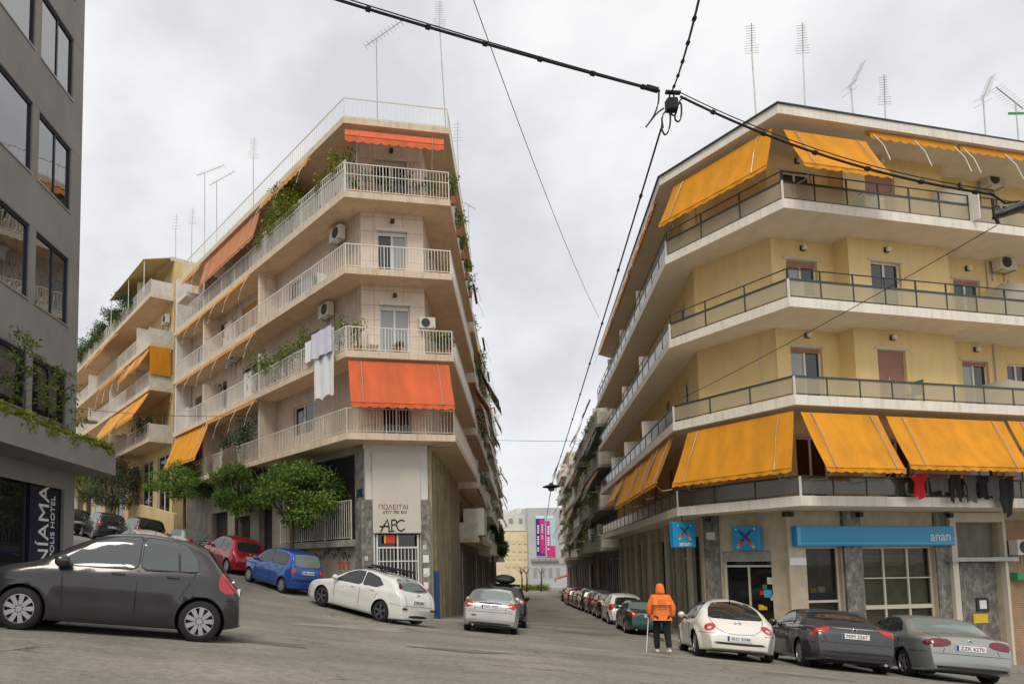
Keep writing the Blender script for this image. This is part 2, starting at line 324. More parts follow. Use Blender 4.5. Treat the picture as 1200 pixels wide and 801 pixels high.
mat('green_metal', (.030, .050, .045), .4, .1, 3, 0, spec=.5)
mat('grey_metal', (.36, .35, .33), .45, .1, 4, 0, metal=.6)
mat('galvanised', (.42, .42, .40), .45, .15, 4, 0, metal=.5)
mat('black_rubber', (.018, .018, .018), .7, .1, 6, 0)
mat('dark_frame', (.035, .034, .034), .4, .1, 4, 0)
mat('navy_frame', (.02, .025, .045), .35, .1, 4, 0)
mat('brown_wood', (.17, .085, .045), .6, .2, 6, .1, stretch=(1, 1, 6))
mat('pinkish_shutter', (.36, .19, .155), .6, .08, 3, 0)
mat('wood_shutter', (.30, .15, .07), .6, .1, 3, 0)
mat('ochre_shutter', (.50, .27, .05), .6, .1, 3, 0)
mat('white_shutter', (.62, .60, .55), .6, .06, 3, 0)
mat('orange_fabric', (.80, .345, .022), .85, .13, 2.2, .15, 180, trans=.22, stretch=(1., 1., .25), dirt=.25, dirtcol=(.40, .20, .06))
mat('amber_fabric', (.80, .40, .045), .85, .13, 2.2, .15, 180, trans=.22, stretch=(1., 1., .25), dirt=.25, dirtcol=(.40, .20, .06))
mat('coral_fabric', (.78, .17, .068), .85, .13, 2.2, .15, 180, trans=.18, stretch=(1., 1., .25), dirt=.25, dirtcol=(.40, .20, .06))
mat('terracotta_fabric', (.62, .265, .125), .85, .13, 2.2, .15, 180, trans=.2, stretch=(1., 1., .25), dirt=.25, dirtcol=(.40, .20, .06))
mat('green_fabric', (.10, .19, .13), .85, .08, 1.2, .15, 180, trans=.2)
mat('rolled_fabric', (.62, .27, .06), .85, .12, 2, .15, 120)
mat('ac_white', (.66, .64, .57), .5, .06, 3, 0, dirt=.2, dirtcol=(.35, .3, .22))
mat('ac_dark', (.05, .05, .05), .6, .1, 3, 0)
mat('shop_blue', (.008, .29, .58), .3, .05, 1, 0, spec=.5)
mat('shop_blue_edge', (.06, .46, .72), .3, .05, 1, 0, spec=.5)
mat('sign_white', (.80, .80, .78), .4, .03, 3, 0)
mat('stucco_panel', (.60, .56, .49), .6, .04, 1, .04, dirt=.15, dirtcol=(.4, .35, .28))
mat('black_paint', (.012, .012, .012), .6, .1, 5, 0)
mat('maroon_paint', (.22, .03, .025), .6, .1, 5, 0)
mat('red_paint', (.62, .05, .03), .5, .1, 5, 0)
mat('yellow_paint', (.75, .50, .03), .5, .1, 5, 0)
mat('blue_paint', (.02, .055, .17), .5, .15, 5, 0)
mat('blue_plate', (.015, .06, .22), .4, .1, 5, 0)
mat('wire_black', (.015, .015, .014), .6, .1, 5, 0)
mat('terracotta_pot', (.36, .13, .06), .8, .15, 5, .1)
mat('bark', (.10, .075, .05), .95, .3, 9, .8, 30)
mat('white_cloth', (.78, .78, .80), .9, .04, 3, .1)
mat('violet_cloth', (.66, .64, .78), .9, .05, 3, .1)
mat('red_cloth', (.55, .02, .025), .9, .1, 4, .1)
mat('grey_cloth', (.10, .10, .105), .9, .15, 5, .1)
mat('black_cloth', (.018, .018, .02), .9, .2, 5, .1)
mat('brown_cloth', (.16, .11, .08), .9, .2, 5, .1)
def marble():
    m = mat('grey_marble', (.15, .14, .125), .45, .35, 6, 0, dirt=1., dirtcol=(.42, .39, .34), dscale=(3.2, 3.2, 2.0)); return m
marble()
uvmat('red_brick', (.36, .21, .12), 'brick', .21, .075, (.42, .36, .28), .85, .16, .5, .1)
leafmat('leaf_citrus', (.028, .08, .012), (.22, .35, .06)); leafmat('leaf_olive', (.03, .045, .022), (.13, .16, .08))
leafmat('leaf_balcony', (.03, .06, .012), (.22, .29, .055)); leafmat('leaf_bright', (.06, .095, .01), (.32, .35, .04)); leafmat('leaf_dark', (.012, .032, .010), (.09, .15, .04))
glassmat('pane_dark', (.012, .015, .017), 0, .02); glassmat('pane_mirror', (.02, .023, .024), 0, .01); glassmat('pane_dim', (.11, .10, .085), 0, .06); glassmat('pane_curtain', (.30, .31, .31), 0, .08)
glassmat('pane_shop', (.02, .025, .026), .72, .02); glassmat('pane_balcony', (.55, .50, .37), .58, .15); glassmat('pane_bronze', (.10, .085, .06), .3, .12)
MT['pane_mirror'].node_tree.nodes['Principled BSDF'].inputs['Specular IOR Level'].default_value = 1.0
MT['pane_mirror'].node_tree.nodes['Principled BSDF'].inputs['IOR'].default_value = 2.3
MT['pane_balcony'].node_tree.nodes['Principled BSDF'].inputs['Specular IOR Level'].default_value = .35
# ---------------------------------------------------------------- ground
def axis(a, b, near0, near1, fine, coarse):
    pts = list(np.arange(near0, near1+1e-6, fine)); x = near0
    while x > a: x -= coarse; pts.insert(0, x); coarse *= 1.35
    coarse = abs(fine)*3; x = near1
    while x < b: x += coarse; pts.append(x); coarse *= 1.35
    return pts
g = MB(); xs = axis(-900, 900, -30, 40, .8, 2.4); ys = axis(-300, 1600, -8, 72, .8, 2.4)
g.v = [(x, y, ground(x, y)) for y in ys for x in xs]; nx = len(xs)
g.f = [(j*nx+i, j*nx+i+1, (j+1)*nx+i+1, (j+1)*nx+i) for j in range(len(ys)-1) for i in range(nx-1)]
struct(g, 'road', MT['asphalt'], True)
def lerp(a, b, n): return [np.array(a)+(np.array(b)-np.array(a))*k/n for k in range(n+1)]
def dens(poly, step=1.2):
    o = []
    for a, b in zip(poly[:-1], poly[1:]):
        n = max(1, int(np.linalg.norm(np.array(b)-np.array(a))/step)); o += lerp(a, b, n)[:-1]
    return o+[np.array(poly[-1])]
def sidewalk(name, inner, outer, n, h=.13):
    """inner / outer polylines with the same number of key points; a kerb runs along the outer one"""
    I = []; O = []
    for k in range(len(inner)-1):
        I += lerp(inner[k], inner[k+1], n)[(1 if k else 0):]; O += lerp(outer[k], outer[k+1], n)[(1 if k else 0):]
    g = MB(); kb = MB()
    for k in range(len(I)-1):
        q = []
        for a, b in ((I[k], O[k]), (I[k+1], O[k+1])):
            d = (a-b)/max(1e-6, np.linalg.norm(a-b)); e = b+d*.16
            q.append((a, e, b))
        P = lambda p, z=h: (p[0], p[1], ground(p[0], p[1])+z)
        (a0, e0, b0), (a1, e1, b1) = q
        g.quad(P(a0), P(a1), P(e1), P(e0))
        kb.quad(P(e0, h+.004), P(e1, h+.004), P(b1, h+.004), P(b0, h+.004)); kb.quad(P(b0, h+.004), P(b1, h+.004), P(b1, -.2), P(b0, -.2)); kb.quad(P(e0, h+.004), P(e1, h+.004), P(e1, h-.05), P(e0, h-.05))
    o = struct(g, name, MT['pavement']); kb.build('kerb', MT['concrete'], o); return o
# ---------------------------------------------------------------- facade kit
def panel(mb, fr, u0, u1, z0, z1, ops, depth=.18):
    us = sorted({u0, u1, *[min(max(x, u0), u1) for o in ops for x in o[:2]]}); zs = sorted({z0, z1, *[min(max(x, z0), z1) for o in ops for x in o[2:4]]})
    for a, b in zip(us[:-1], us[1:]):
        for c, d in zip(zs[:-1], zs[1:]):
            mu, mz = (a+b)/2, (c+d)/2
            if any(o[0] < mu < o[1] and o[2] < mz < o[3] for o in ops): continue
            mb.quad(fr.p(a, 0, c), fr.p(b, 0, c), fr.p(b, 0, d), fr.p(a, 0, d))
    for o in ops:
        a, b, c, d = max(o[0], u0), min(o[1], u1), max(o[2], z0), min(o[3], z1)
        for p, q in (((a, c), (b, c)), ((b, c), (b, d)), ((b, d), (a, d)), ((a, d), (a, c))):
            mb.quad(fr.p(p[0], 0, p[1]), fr.p(q[0], 0, q[1]), fr.p(q[0], -depth, q[1]), fr.p(p[0], -depth, p[1]))
def window(b, fr, o, kind='double', depth=.16, frame='white_metal', pane='pane_dark', shut=0., shutmat='white_shutter', name='window', bars=0):
    u0, u1, z0, z1 = o; t = .055; m = MB(); w0, w1 = -depth, -depth+.06
    for a in ((u0, u0+t, z0, z1), (u1-t, u1, z0, z1), (u0+t, u1-t, z0, z0+t), (u0+t, u1-t, z1-t, z1)): m.fbox(fr, a[0], a[1], w0, w1, a[2], a[3])
    if kind == 'double' and u1-u0 > .7: m.fbox(fr, (u0+u1)/2-t*.7, (u0+u1)/2+t*.7, w0+.003, w1+.003, z0+t, z1-t)
    for k in range(bars):
        u = u0+(u1-u0)*(k+1)/(bars+1); m.fbox(fr, u-t*.6, u+t*.6, w0+.003, w1+.003, z0+t, z1-t)
    f = m.build(name, MT[frame], b)
    cuts = [u0+t, u1-t] if kind != 'double' or u1-u0 <= .7 else [u0+t, (u0+u1)/2-t*.7, (u0+u1)/2+t*.7, u1-t]
    pairs = [(cuts[0], cuts[1])] if len(cuts) == 2 else [(cuts[0], cuts[1]), (cuts[2], cuts[3])]
    if shut < .98:
        for i, (a, c) in enumerate(pairs):
            pm = pane if not isinstance(pane, tuple) else pane[i % len(pane)]
            MB().fbox(fr, a-.01, c+.01, w0+.015, w0+.03, z0+t-.01, z1-t+.01).build('pane', MT[pm], f)
    if shut > 0:
        s = MB(); zt, zb = z1-.02, z1-.02-(z1-z0-.04)*shut; n = max(2, int((zt-zb)/.06))
        for k in range(n):
            a, c = zb+(zt-zb)*k/n, zb+(zt-zb)*(k+1)/n
            s.quad(fr.p(u0+.03, w1+.012, a), fr.p(u1-.03, w1+.012, a), fr.p(u1-.03, w1+.028, a+(c-a)*.55), fr.p(u0+.03, w1+.028, a+(c-a)*.55))
            s.quad(fr.p(u0+.03, w1+.028, a+(c-a)*.55), fr.p(u1-.03, w1+.028, a+(c-a)*.55), fr.p(u1-.03, w1+.012, c), fr.p(u0+.03, w1+.012, c))
        s.build('rolling_shutter', MT[shutmat], f)
    return f
def slab(b, poly, z0, z1, m, soffit=None, name='balcony_slab'):
    o = MB().prism(poly, z0, z1).build(name, MT[m], b)
    if soffit: MB().prism(poly, z0-.004, z0-.002).build('soffit', MT[soffit], o)
    return o
def rail_bars(b, fr, u0, u1, z, h=.95, sp=.12, m='white_metal', mid=False, w=-.06, r=.009, name='railing'):
    g = MB(); L = u1-u0; n = max(2, int(L/sp)); zb = z+.08
    g.fbox(fr, u0, u1, w-.02, w+.02, z+h-.035, z+h); g.fbox(fr, u0, u1, w-.012, w+.012, zb-.012, zb+.012)
    if mid: g.fbox(fr, u0, u1, w-.012, w+.012, z+h*.62-.012, z+h*.62+.012)
    for k in range(n+1):
        u = u0+.012+(L-.024)*k/n; rr = r*1.7 if k % 12 == 0 else r
        g.fbox(fr, u-rr, u+rr, w-rr*.9, w+rr*.9, (z if k % 12 == 0 else zb+.012), z+h-.035)
    return g.build(name, MT[m], b)
def rail_glass(b, fr, u0, u1, z, hp=.58, top=.95, n=4, m='green_metal', pane='pane_balcony', w=-.08, post='white_metal', thick=.035, name='railing'):
    g = MB()
    g.fbox(fr, u0, u1, w-.025, w+.025, z+hp, z+hp+.06); g.fbox(fr, u0, u1, w-.02, w+.02, z+.05, z+.075)
    if top: g.tube([fr.p(u0, w, z+top), fr.p(u1, w, z+top)], .022, 6)
    for k in range(n+1):
        u = u0+(u1-u0)*k/n; g.fbox(fr, max(u0, u-.018), min(u1, u+.018), w-.02, w+.02, z, z+(top if top else hp))
    o = g.build(name, MT[m], b)
    for k in range(n):
        a, c = u0+(u1-u0)*k/n+.022, u0+(u1-u0)*(k+1)/n-.022
        MB().fbox(fr, a, c, w-.006, w+.006, z+.077, z+hp-.002).build('pane', MT[pane], o)
    return o
def ac_unit(fr, u, z, label, w=0., sc=1., group='air conditioner units on the facades'):
    W, D, H = .40*sc, .30, .56*sc
    c = fr.p(u, w, z); t = thing('air_conditioner', label, 'air conditioner', c, group)
    g = MB().fbox(fr, u-W, u+W, w+.10, w+.10+D, z, z+H); g.build('casing', MT['ac_white'], t, bevel=.015)
    f = MB(); cc = np.array(fr.p(u-.1*sc, w+.103+D, z+H*.5)); n3 = np.array([fr.n[0], fr.n[1], 0]); d3 = np.array([fr.d[0], fr.d[1], 0]); up = np.array([0, 0, 1.])
    ring = [cc+d3*math.cos(a)*.22*sc+up*math.sin(a)*.22*sc for a in np.linspace(0, 2*math.pi, 19)[:-1]]
    f.add(ring+[p+n3*.012 for p in ring], [tuple(range(18, 36))]+[(i, (i+1) % 18, (i+1) % 18+18, i+18) for i in range(18)]); f.build('fan_grille', MT['ac_dark'], t)
    k = MB()
    for s in (-.7, .7): k.fbox(fr, u+s*W-.02, u+s*W+.02, w, w+.12+D, z-.04, z); k.fbox(fr, u+s*W-.02, u+s*W+.02, w, w+.03, z-.3, z-.03)
    k.build('bracket', MT['galvanised'], t)
    k = MB().tube([fr.p(u+W-.03, w+.2, z+.1), fr.p(u+W+.06, w+.15, z+.05), fr.p(u+W+.07, w+.03, z-.2), fr.p(u+W+.07, w+.03, z-.9)], .018, 5); k.build('pipe', MT['ac_white'], t)
    return t
AWN = 'fabric awnings on the balconies'
def awning(fr, u0, u1, zt, zb, label, m='orange_fabric', w0=-.15, w1=.7, ub0=None, ub1=None, sag=.05, val=.16, arms=True, group=AWN, pivot=None):
    ub0 = u0 if ub0 is None else ub0; ub1 = u1 if ub1 is None else ub1
    c = fr.p((u0+u1)/2, w0, zt); t = thing('awning', label, 'awning', c, group); g = MB(); nu, nv = max(6, int((u1-u0)/.25)), 7
    def S(i, j, e):
        a, bb = i/nu, j/nv; u = (u0+(u1-u0)*a)*(1-bb)+(ub0+(ub1-ub0)*a)*bb; s = -sag*math.sin(math.pi*bb)*(.7+.3*math.sin(math.pi*a))
        rip = .012*math.sin(a*nu*1.9+bb*2)
        return fr.p(u, w0+(w1-w0)*bb+s*.6+e+rip*bb, zt+(zb-zt)*bb+s*.5)
    for e in (0, .008):
        o = len(g.v); g.v += [S(i, j, e) for j in range(nv+1) for i in range(nu+1)]
        g.f += [(o+j*(nu+1)+i, o+j*(nu+1)+i+1, o+(j+1)*(nu+1)+i+1, o+(j+1)*(nu+1)+i) for j in range(nv) for i in range(nu)]
    g.build('fabric', MT[m], t, True)
    b = MB().tube([fr.p(ub0, w1, zb), fr.p(ub1, w1, zb)], .03, 8); b.build('front_bar', MT[m], t)
    if val:
        v = MB(); nn = max(4, int((ub1-ub0)/.085)); o = 0
        top = [fr.p(ub0+(ub1-ub0)*k/nn, w1+.012, zb-.01) for k in range(nn+1)]
        bot = [fr.p(ub0+(ub1-ub0)*k/nn, w1+.03+.02*math.sin(k*.9), zb-val*(.72+.28*abs(math.sin(math.pi*k/4)))) for k in range(nn+1)]
        v.v = top+bot; v.f = [(k, k+1, nn+2+k, nn+1+k) for k in range(nn)]
        v.build('valance', MT[m], t)
    if arms:
        for s in (.12, .88):
            u = u0+(u1-u0)*s; ub = ub0+(ub1-ub0)*s; a = MB()
            a.tube([fr.p(u, w0+.05, zt-.02), fr.p((u*.5+ub*.5), (w0+w1)/2+.075, (zt+zb)/2+.03), fr.p(ub, w1+.05, zb)], .014, 6)
            pz = pivot if pivot is not None else zb-.25
            a.tube([fr.p(ub, w1+.04, zb), fr.p(ub, w1*.55, pz-.05), fr.p(ub, -.06, pz)], .013, 6)
            a.build('arm', MT['galvanised'], t)
    return t
def rolled_awning(fr, u0, u1, zt, label, m='rolled_fabric', w=-.05, strut=1., group='rolled up awnings on the balconies', drop=.22):
    t = thing('rolled_awning', label, 'awning', fr.p((u0+u1)/2, w, zt), group)
    MB().tube([fr.p(u0, w, zt-.08), fr.p(u1, w, zt-.08)], .07, 8).build('fabric_roll', MT[m], t)
    v = MB(); nn = max(4, int((u1-u0)/.1)); v.v = [fr.p(u0+(u1-u0)*k/nn, w+.075, zt-.09) for k in range(nn+1)]+[fr.p(u0+(u1-u0)*k/nn, w+.09, zt-.09-drop*(.65+.35*abs(math.sin(math.pi*k/4)))) for k in range(nn+1)]
    v.f = [(k, k+1, nn+2+k, nn+1+k) for k in range(nn)]; v.build('valance', MT[m], t)
    if strut:
        n = max(2, int((u1-u0)/1.8)+1)
        for k in range(n):
            u = u0+.15+(u1-u0-.3)*k/(n-1)
            MB().tube([fr.p(u, w+.06, zt-.1), fr.p(u+.12, w+.30, zt-.55*strut), fr.p(u+.2, w+.42, zt-1.05*strut)], .015, 6).build('arm', MT['white_metal'], t)
    return t
def pot_plant(fr, u, z, w, h, r, n, label, seed, m='leaf_balcony', size=.10, group='potted plants on the balconies', pot=True, droop=.2):
    t = thing('potted_plant', label, 'plant', fr.p(u, w, z), group); c = fr.p(u, w, z)
    ph = .28
    if pot: MB().lathe([(0, 0), (.11, 0), (.16, ph), (.14, ph), (.12, ph-.04), (0, ph-.04)], c, 'z', 12).build('pot', MT['terracotta_pot'], t)
    rg = random.Random(seed); bl = []; st = MB(); top = c[2]+h
    for k in range(6):
        a = rg.random()*6.28; rr = r*rg.random()*.7; zz = c[2]+ph+(h-ph)*(.3+.7*rg.random())
        q = (c[0]+rr*math.cos(a), c[1]+rr*math.sin(a), zz); bl.append((q, (r*.5, r*.5, (h-ph)*.28), 1))
        st.tube([(c[0], c[1], c[2]+ph-.05), ((c[0]*2+q[0])/3, (c[1]*2+q[1])/3, (c[2]+ph+zz)/2), q], [.014, .01, .005], 5)
    st.build('stem', MT['bark'], t); leaf_cloud('foliage', bl, n, size, MT[m], t, seed, droop, .2); return t
# ================================================================= corner building on the right (yellow)
A_ = np.array([11.69, 25.0]); B_ = np.array([13.62, 20.9]); PR_ = B_+DR*14.5; PL_ = A_+DM*24.3
WA = np.array([12.93, 25.38]); WB = np.array([14.37, 22.92]); WR_ = WB+DR*14; WL_ = WA+DM*23.6
YS = [2.0, 5.15, 8.28, 11.5, 14.6]; FT = .31
yb = thing('yellow_apartment_building', 'five storey yellow corner apartment block with white balcony slabs and orange awnings', 'building', (16., 27., -2.6))
nL = np.array([DM[1], -DM[0]]); nR = -np.array([DR[1], -DR[0]]) if DR[1] < 0 else np.array([-DR[1], DR[0]])   # inward normals
inner = [PL_+nL*2.2, WA+np.array([.9, .5]), WB+np.array([.3, .9]), PR_+nR*2.6]
outer = [PR_, B_, A_, PL_]
YR = Fr(WB, DR, -nR); YC = Fr(WB, WA-WB, (-1, -.6)); YL = Fr(WA, DM, -nL)
YRe = Fr(B_, DR, -nR); YCe = Fr(B_, A_-B_, (-1, -.45)); YLe = Fr(A_, DM, -nL)
LYC = float(np.linalg.norm(WA-WB)); LYCe = float(np.linalg.norm(A_-B_)); LYL = 23.6; LYLe = 24.3
back = [WL_+nL*9, WR_+nR*10]
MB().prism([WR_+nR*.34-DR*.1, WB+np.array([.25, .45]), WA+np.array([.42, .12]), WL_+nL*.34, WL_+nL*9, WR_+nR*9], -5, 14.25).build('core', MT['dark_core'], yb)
for i, z in enumerate(YS):
    rf = i == 4
    ou = outer if not rf else [PR_+DR*.0-nR*.06, B_+np.array([-.05, -.08]), A_+np.array([-.09, -.02]), PL_-nL*.06-DM*2.6]
    o = slab(yb, ou+inner, z-FT, z, 'cream_slab', 'cream_soffit', 'balcony_slab' if not rf else 'roof_slab')
    if rf: MB().prism([ou[0], ou[1]+np.array([-.04, -.06]), ou[2]+np.array([-.07, -.02]), ou[3], ou[3]+nL*.3, ou[2]+np.array([.3, .1]), ou[1]+np.array([.06, .34]), ou[0]+nR*.3], z+.003, z+.045).build('roof_edge', MT['green_metal'], o)
MB().prism([B_+np.array([.35, .75]), A_+np.array([.75, .3]), A_+DM*9+nL*.7, A_+DM*9+nL*1.0, A_+np.array([1.05, .42]), B_+np.array([.65, .95])], YS[4]+.001, YS[4]+.42).build('roof_parapet', MT['concrete_dark'], yb)
# upper walls
BAY0, BAY1, BAYW = 2.63, 7.0, .58
YB = YR.off(BAYW)
def yrect(fr, x0, y0, x1, zf): a = fr.px(x0, y0); c = fr.px(x1, y0); return [min(a[0], c[0]), max(a[0], c[0]), zf+.02, fr.px((x0+x1)/2, y0)[1]]
rows = {3: [(921, 305, 957), (1020, 307, 1055), (1117, 328, 1148)], 2: [(926, 407, 963), (1028, 410, 1061), (1127, 423, 1158)]}
base = {}
for fl in (2, 3):
    r = rows[fl]; zf = YS[fl-0] if False else YS[fl-1]
    base[fl] = [yrect(YR, *r[0], zf), yrect(YB, *r[1], zf), yrect(YR, *r[2], zf)]
for fl in (1, 4):
    s = base[2 if fl == 1 else 3]; dz = YS[fl-1]-YS[1 if fl == 1 else 2]
    base[fl] = [[q[0], q[1], q[2]+dz, q[3]+dz] for q in s]
sty = {1: [('double', 0, 'pane_dark'), ('double', 0, 'pane_dark'), ('double', 0, 'pane_dark')], 2: [('double', .07, ('pane_curtain', 'pane_dark')), ('double', 1., 'pane_dark'), ('double', .07, ('pane_curtain', 'pane_dark'))],
       3: [('double', .10, ('pane_curtain', 'pane_dark')), ('double', .0, 'pane_dark'), ('double', .08, 'pane_dark')], 4: [('double', 0, 'pane_dark'), ('double', 1., 'pane_dark'), ('double', 0., 'pane_dark')]}
for fl in (1, 2, 3, 4):
    z0, z1 = YS[fl-1], YS[fl]-FT; m = MB(); o0, o1, o2 = base[fl]
    panel(m, YR, 0, BAY0, z0, z1, [o0]); panel(m, YB, BAY0, BAY1, z0, z1, [o1]); panel(m, YR, BAY1, 14, z0, z1, [o2, [10.2, 11.3, z0+.02, o2[3]]])
    for u in (BAY0, BAY1): m.quad(YR.p(u, 0, z0), YR.p(u, BAYW, z0), YR.p(u, BAYW, z1), YR.p(u, 0, z1))
    panel(m, YC, 0, LYC, z0, z1, [])
    lo = [[u, u+1.1, z0+.02, z0+2.2] for u in (1.6, 5.2, 9., 12.6, 16.5, 20.)]
    panel(m, YL, 0, LYL, z0, z1, lo)
    m.build('wall', MT['yellow_wall'], yb)
    # corner pilasters
    MB().fbox(YR, -.02, .16, .003, .05, z0, z1).build('pilaster', MT['yellow_wall'], yb); MB().fbox(YC, LYC-.22, LYC-.02, .003, .05, z0, z1).build('pilaster', MT['yellow_wall'], yb)
    for fr, o, s in ((YR, o0, sty[fl][0]), (YB, o1, sty[fl][1]), (YR, o2, sty[fl][2])):
        window(yb, fr, o, s[0], shut=s[1], pane=s[2], shutmat='pinkish_shutter', name='balcony_door')
        # rendered surround and small wall lamp
        MB().fbox(fr, o[0]-.1, o[1]+.1, .002, .03, o[3]+.002, o[3]+.09).build('lintel', MT['cream_trim'], yb)
        lu = (o[0]+o[1])/2+.05; lz = min(o[3]+.42, z1-.2)
        l = MB().fbox(fr, lu-.09, lu+.09, .003, .06, lz-.08, lz+.1).build('wall_lamp', MT['dark_frame'], yb)
        MB().fbox(fr, lu-.06, lu+.06, .062, .15, lz-.06, lz+.07).build('lamp_glass', MT['sign_white'], l)
    for k, o in enumerate(lo): window(yb, YL, o, shut=(0, .5, 1., .2, 0, 1.)[k], shutmat='pinkish_shutter', name='balcony_door')
    window(yb, YR, [10.2, 11.3, z0+.02, o2[3]], name='balcony_door')
    # balustrades
    top = .95 if fl > 2 else None; hp = .58
    pn = 'pane_balcony' if fl > 1 else 'pane_bronze'
    rail_glass(yb, YRe, .03, 14., z0, hp, top, 11, pane=pn); rail_glass(yb, YCe, .03, LYCe-.03, z0, hp, top, 3, pane=pn); rail_glass(yb, YLe, .03, LYLe, z0, hp, top, 16, pane='pane_bronze')
    for fr, u in ((YCe, .03), (YCe, LYCe-.03)): MB().fbox(fr, u-.03, u+.03, -.05, -.02, z0, z0+hp+.02).build('corner_post', MT['white_metal'], yb)
# white dividing screens between flats
for fl, px, py in ((4, 1106, 222), (3, 1192, 335), (2, 1186, 432)):
    u = YR.px(px, py, 1.0)[0]; z = YS[fl-1]; h = 1.75 if fl != 2 else 1.25
    g = MB().add([YR.p(u, -.02, z), YR.p(u, 2.05, z), YR.p(u, 2.05, z+h*.55), YR.p(u, .8, z+h), YR.p(u, -.02, z+h)]+[YR.p(u+.05, -.02, z), YR.p(u+.05, 2.05, z), YR.p(u+.05, 2.05, z+h*.55), YR.p(u+.05, .8, z+h), YR.p(u+.05, -.02, z+h)],
               [(0, 1, 2, 3, 4), (9, 8, 7, 6, 5)]+[(i, (i+1) % 5, (i+1) % 5+5, i+5) for i in range(5)])
    g.build('dividing_screen', MT['white_plaster'], yb)
for u in (6.5, 12.2, 17.8):
    for fl in (2, 3, 4): 
        z = YS[fl-1]; d = MB().fbox(YL, u, u+.05, .02, 1.0, z, z+1.5); d.build('dividing_screen', MT['white_metal'], yb)
# downpipes and conduits on the walls
for fr, u, z0_, z1_ in ((YR, 9.6, 2.0, 14.2), (YC, .5, 5.15, 7.9), (YR, 4.0+0*1, 5.2, 6.3)):
    w_ = .04 if fr is not YR or u > 7 else BAYW+.02
    MB().tube([fr.p(u, w_, z0_), fr.p(u, w_, z1_)], .035 if u > 8 else .012, 8).build('downpipe', MT['cream_trim'], yb)
# ---- ground floor
z1 = YS[0]-FT; zb = -4.6
g = MB(); 
def R3(fr, x0, y0, x1, y1, w=0): return list(fr.rect(x0, y0, x1, y1, w))
SW = R3(YR, 942, 640, 988, 735); SW2 = R3(YR, 1012, 640, 1098, 740); DO = R3(YR, 1121, 612, 1176, 790)
DC = R3(YC, 849, 645, 907, 790); DC[0] = max(.3, DC[0]); DC[2] = -4.5
SW[2] = -2.1; SW2[2] = -2.4
panel(g, YR, 0, 14, zb, z1, [SW, SW2, DO], .25)
panel(g, YC, 0, LYC, zb, z1, [DC], .25)
lo = [[.7+2.2*k, 2.35+2.2*k, -3.4-.06*k, 1.0] for k in range(10)]
panel(g, YL, 0, LYL, zb, z1, lo, .25); g.build('ground_floor_wall', MT['beige_stone'], yb)
g = MB()
for fr, a, c in ((YR, -.06, .62), (YR, SW[1]+.05, SW2[0]-.06), (YC, LYC-.5, LYC+.06)): g = MB().fbox(fr, a, c, .004, .10, zb, z1); g.build('pillar', MT['beige_stone'] if c < 2 else MT['grey_marble'], yb)
MB().fbox(YR, SW2[1]+.02, DO[0]-.28, .004, .05, zb, z1-.05).build('pillar', MT['grey_marble'], yb)
dj = MB().fbox(YR, DO[0]-.25, DO[0], .002, .16, zb, z1-.02); dj.build('door_jamb', MT['cream_trim'], yb)
MB().fbox(YR, DO[1], DO[1]+.12, .002, .16, zb, z1-.02).build('door_jamb', MT['cream_trim'], yb)
MB().fbox(YR, DO[0]+.001, DO[1]-.001, .002, .155, z1-.36, z1-.03).build('door_head', MT['cream_trim'], yb)
cz = YR.px(1150, 655)[1]; MB().fbox(YR, DO[0]-.45, DO[1]+.45, -.2, .30, cz-.07, cz+.08).build('door_canopy', MT['galvanised'], yb)
# entrance recess: side door, marble wall, notices
MB().fbox(YR, DO[0]+.02, DO[0]+.5, -.24, -.20, zb, cz-.1).build('entrance_door', MT['dark_frame'], yb)
MB().fbox(YR, DO[0]+.5, DO[1], -.245, -.19, zb, cz-.1).build('marble_lining', MT['grey_marble'], yb)
MB().fbox(YR, DO[0]+.02, DO[1], -.245, -.2, cz+.1, z1-.37).build('overdoor_panel', MT['concrete_dark'], yb)
nb = MB().fbox(YR, *[x for x in R3(YR, 1150, 700, 1164, 716)][:2], -.18, -.14, *R3(YR, 1150, 700, 1164, 716)[2:]); nbo = nb.build('notice_board', MT['dark_frame'], yb)
q = R3(YR, 1153, 703, 1161, 713); MB().fbox(YR, q[0], q[1], -.138, -.132, q[2], q[3]).build('notice', MT['sign_white'], nbo)
q = R3(YR, 1147, 719, 1164, 730); MB().fbox(YR, q[0], q[1], -.18, -.165, q[2], q[3]).build('yellow_notice', MT['yellow_paint'], yb)
# brick clad bay by the frame edge
bu = DO[1]+.14; MB().fbox(YR, bu, 13.9, .002, .06, zb, z1-.3).build('brick_cladding', MT['red_brick'], yb)
# shop windows
mat('stained_blind', (.42, .43, .36), .8, .25, 3, 0)
def shop_window(o, vb, hb, pane='pane_shop', back=True):
    u0, u1, z0, zt = o; t = .06; m = MB()
    for a in ((u0, u0+t, z0, zt), (u1-t, u1, z0, zt), (u0+t, u1-t, z0, z0+t), (u0+t, u1-t, zt-t, zt)): m.fbox(YR, a[0], a[1], -.22, -.14, a[2], a[3])
    for v in vb: u = u0+(u1-u0)*v; m.fbox(YR, u-t*.55, u+t*.55, -.217, -.137, z0+t, zt-t)
    for h, th in hb: z = z0+(zt-z0)*h; m.fbox(YR, u0+t, u1-t, -.225, -.13, z-th, z+th)
    f = m.build('shop_window', MT['cream_trim'], yb); us = [u0+t]+[u0+(u1-u0)*v for v in vb]+[u1-t]; zs = [z0+t]+[z0+(zt-z0)*h for h, _ in hb]+[zt-t]
    for a, b in zip(us[:-1], us[1:]):
        for c, d in zip(zs[:-1], zs[1:]): MB().fbox(YR, a, b, -.19, -.18, c, d).build('pane', MT[pane], f)
    return f
fw = shop_window(SW, [], [(.28, .04)]); f2 = shop_window(SW2, [.34, .67], [(.27, .07), (.62, .02)])
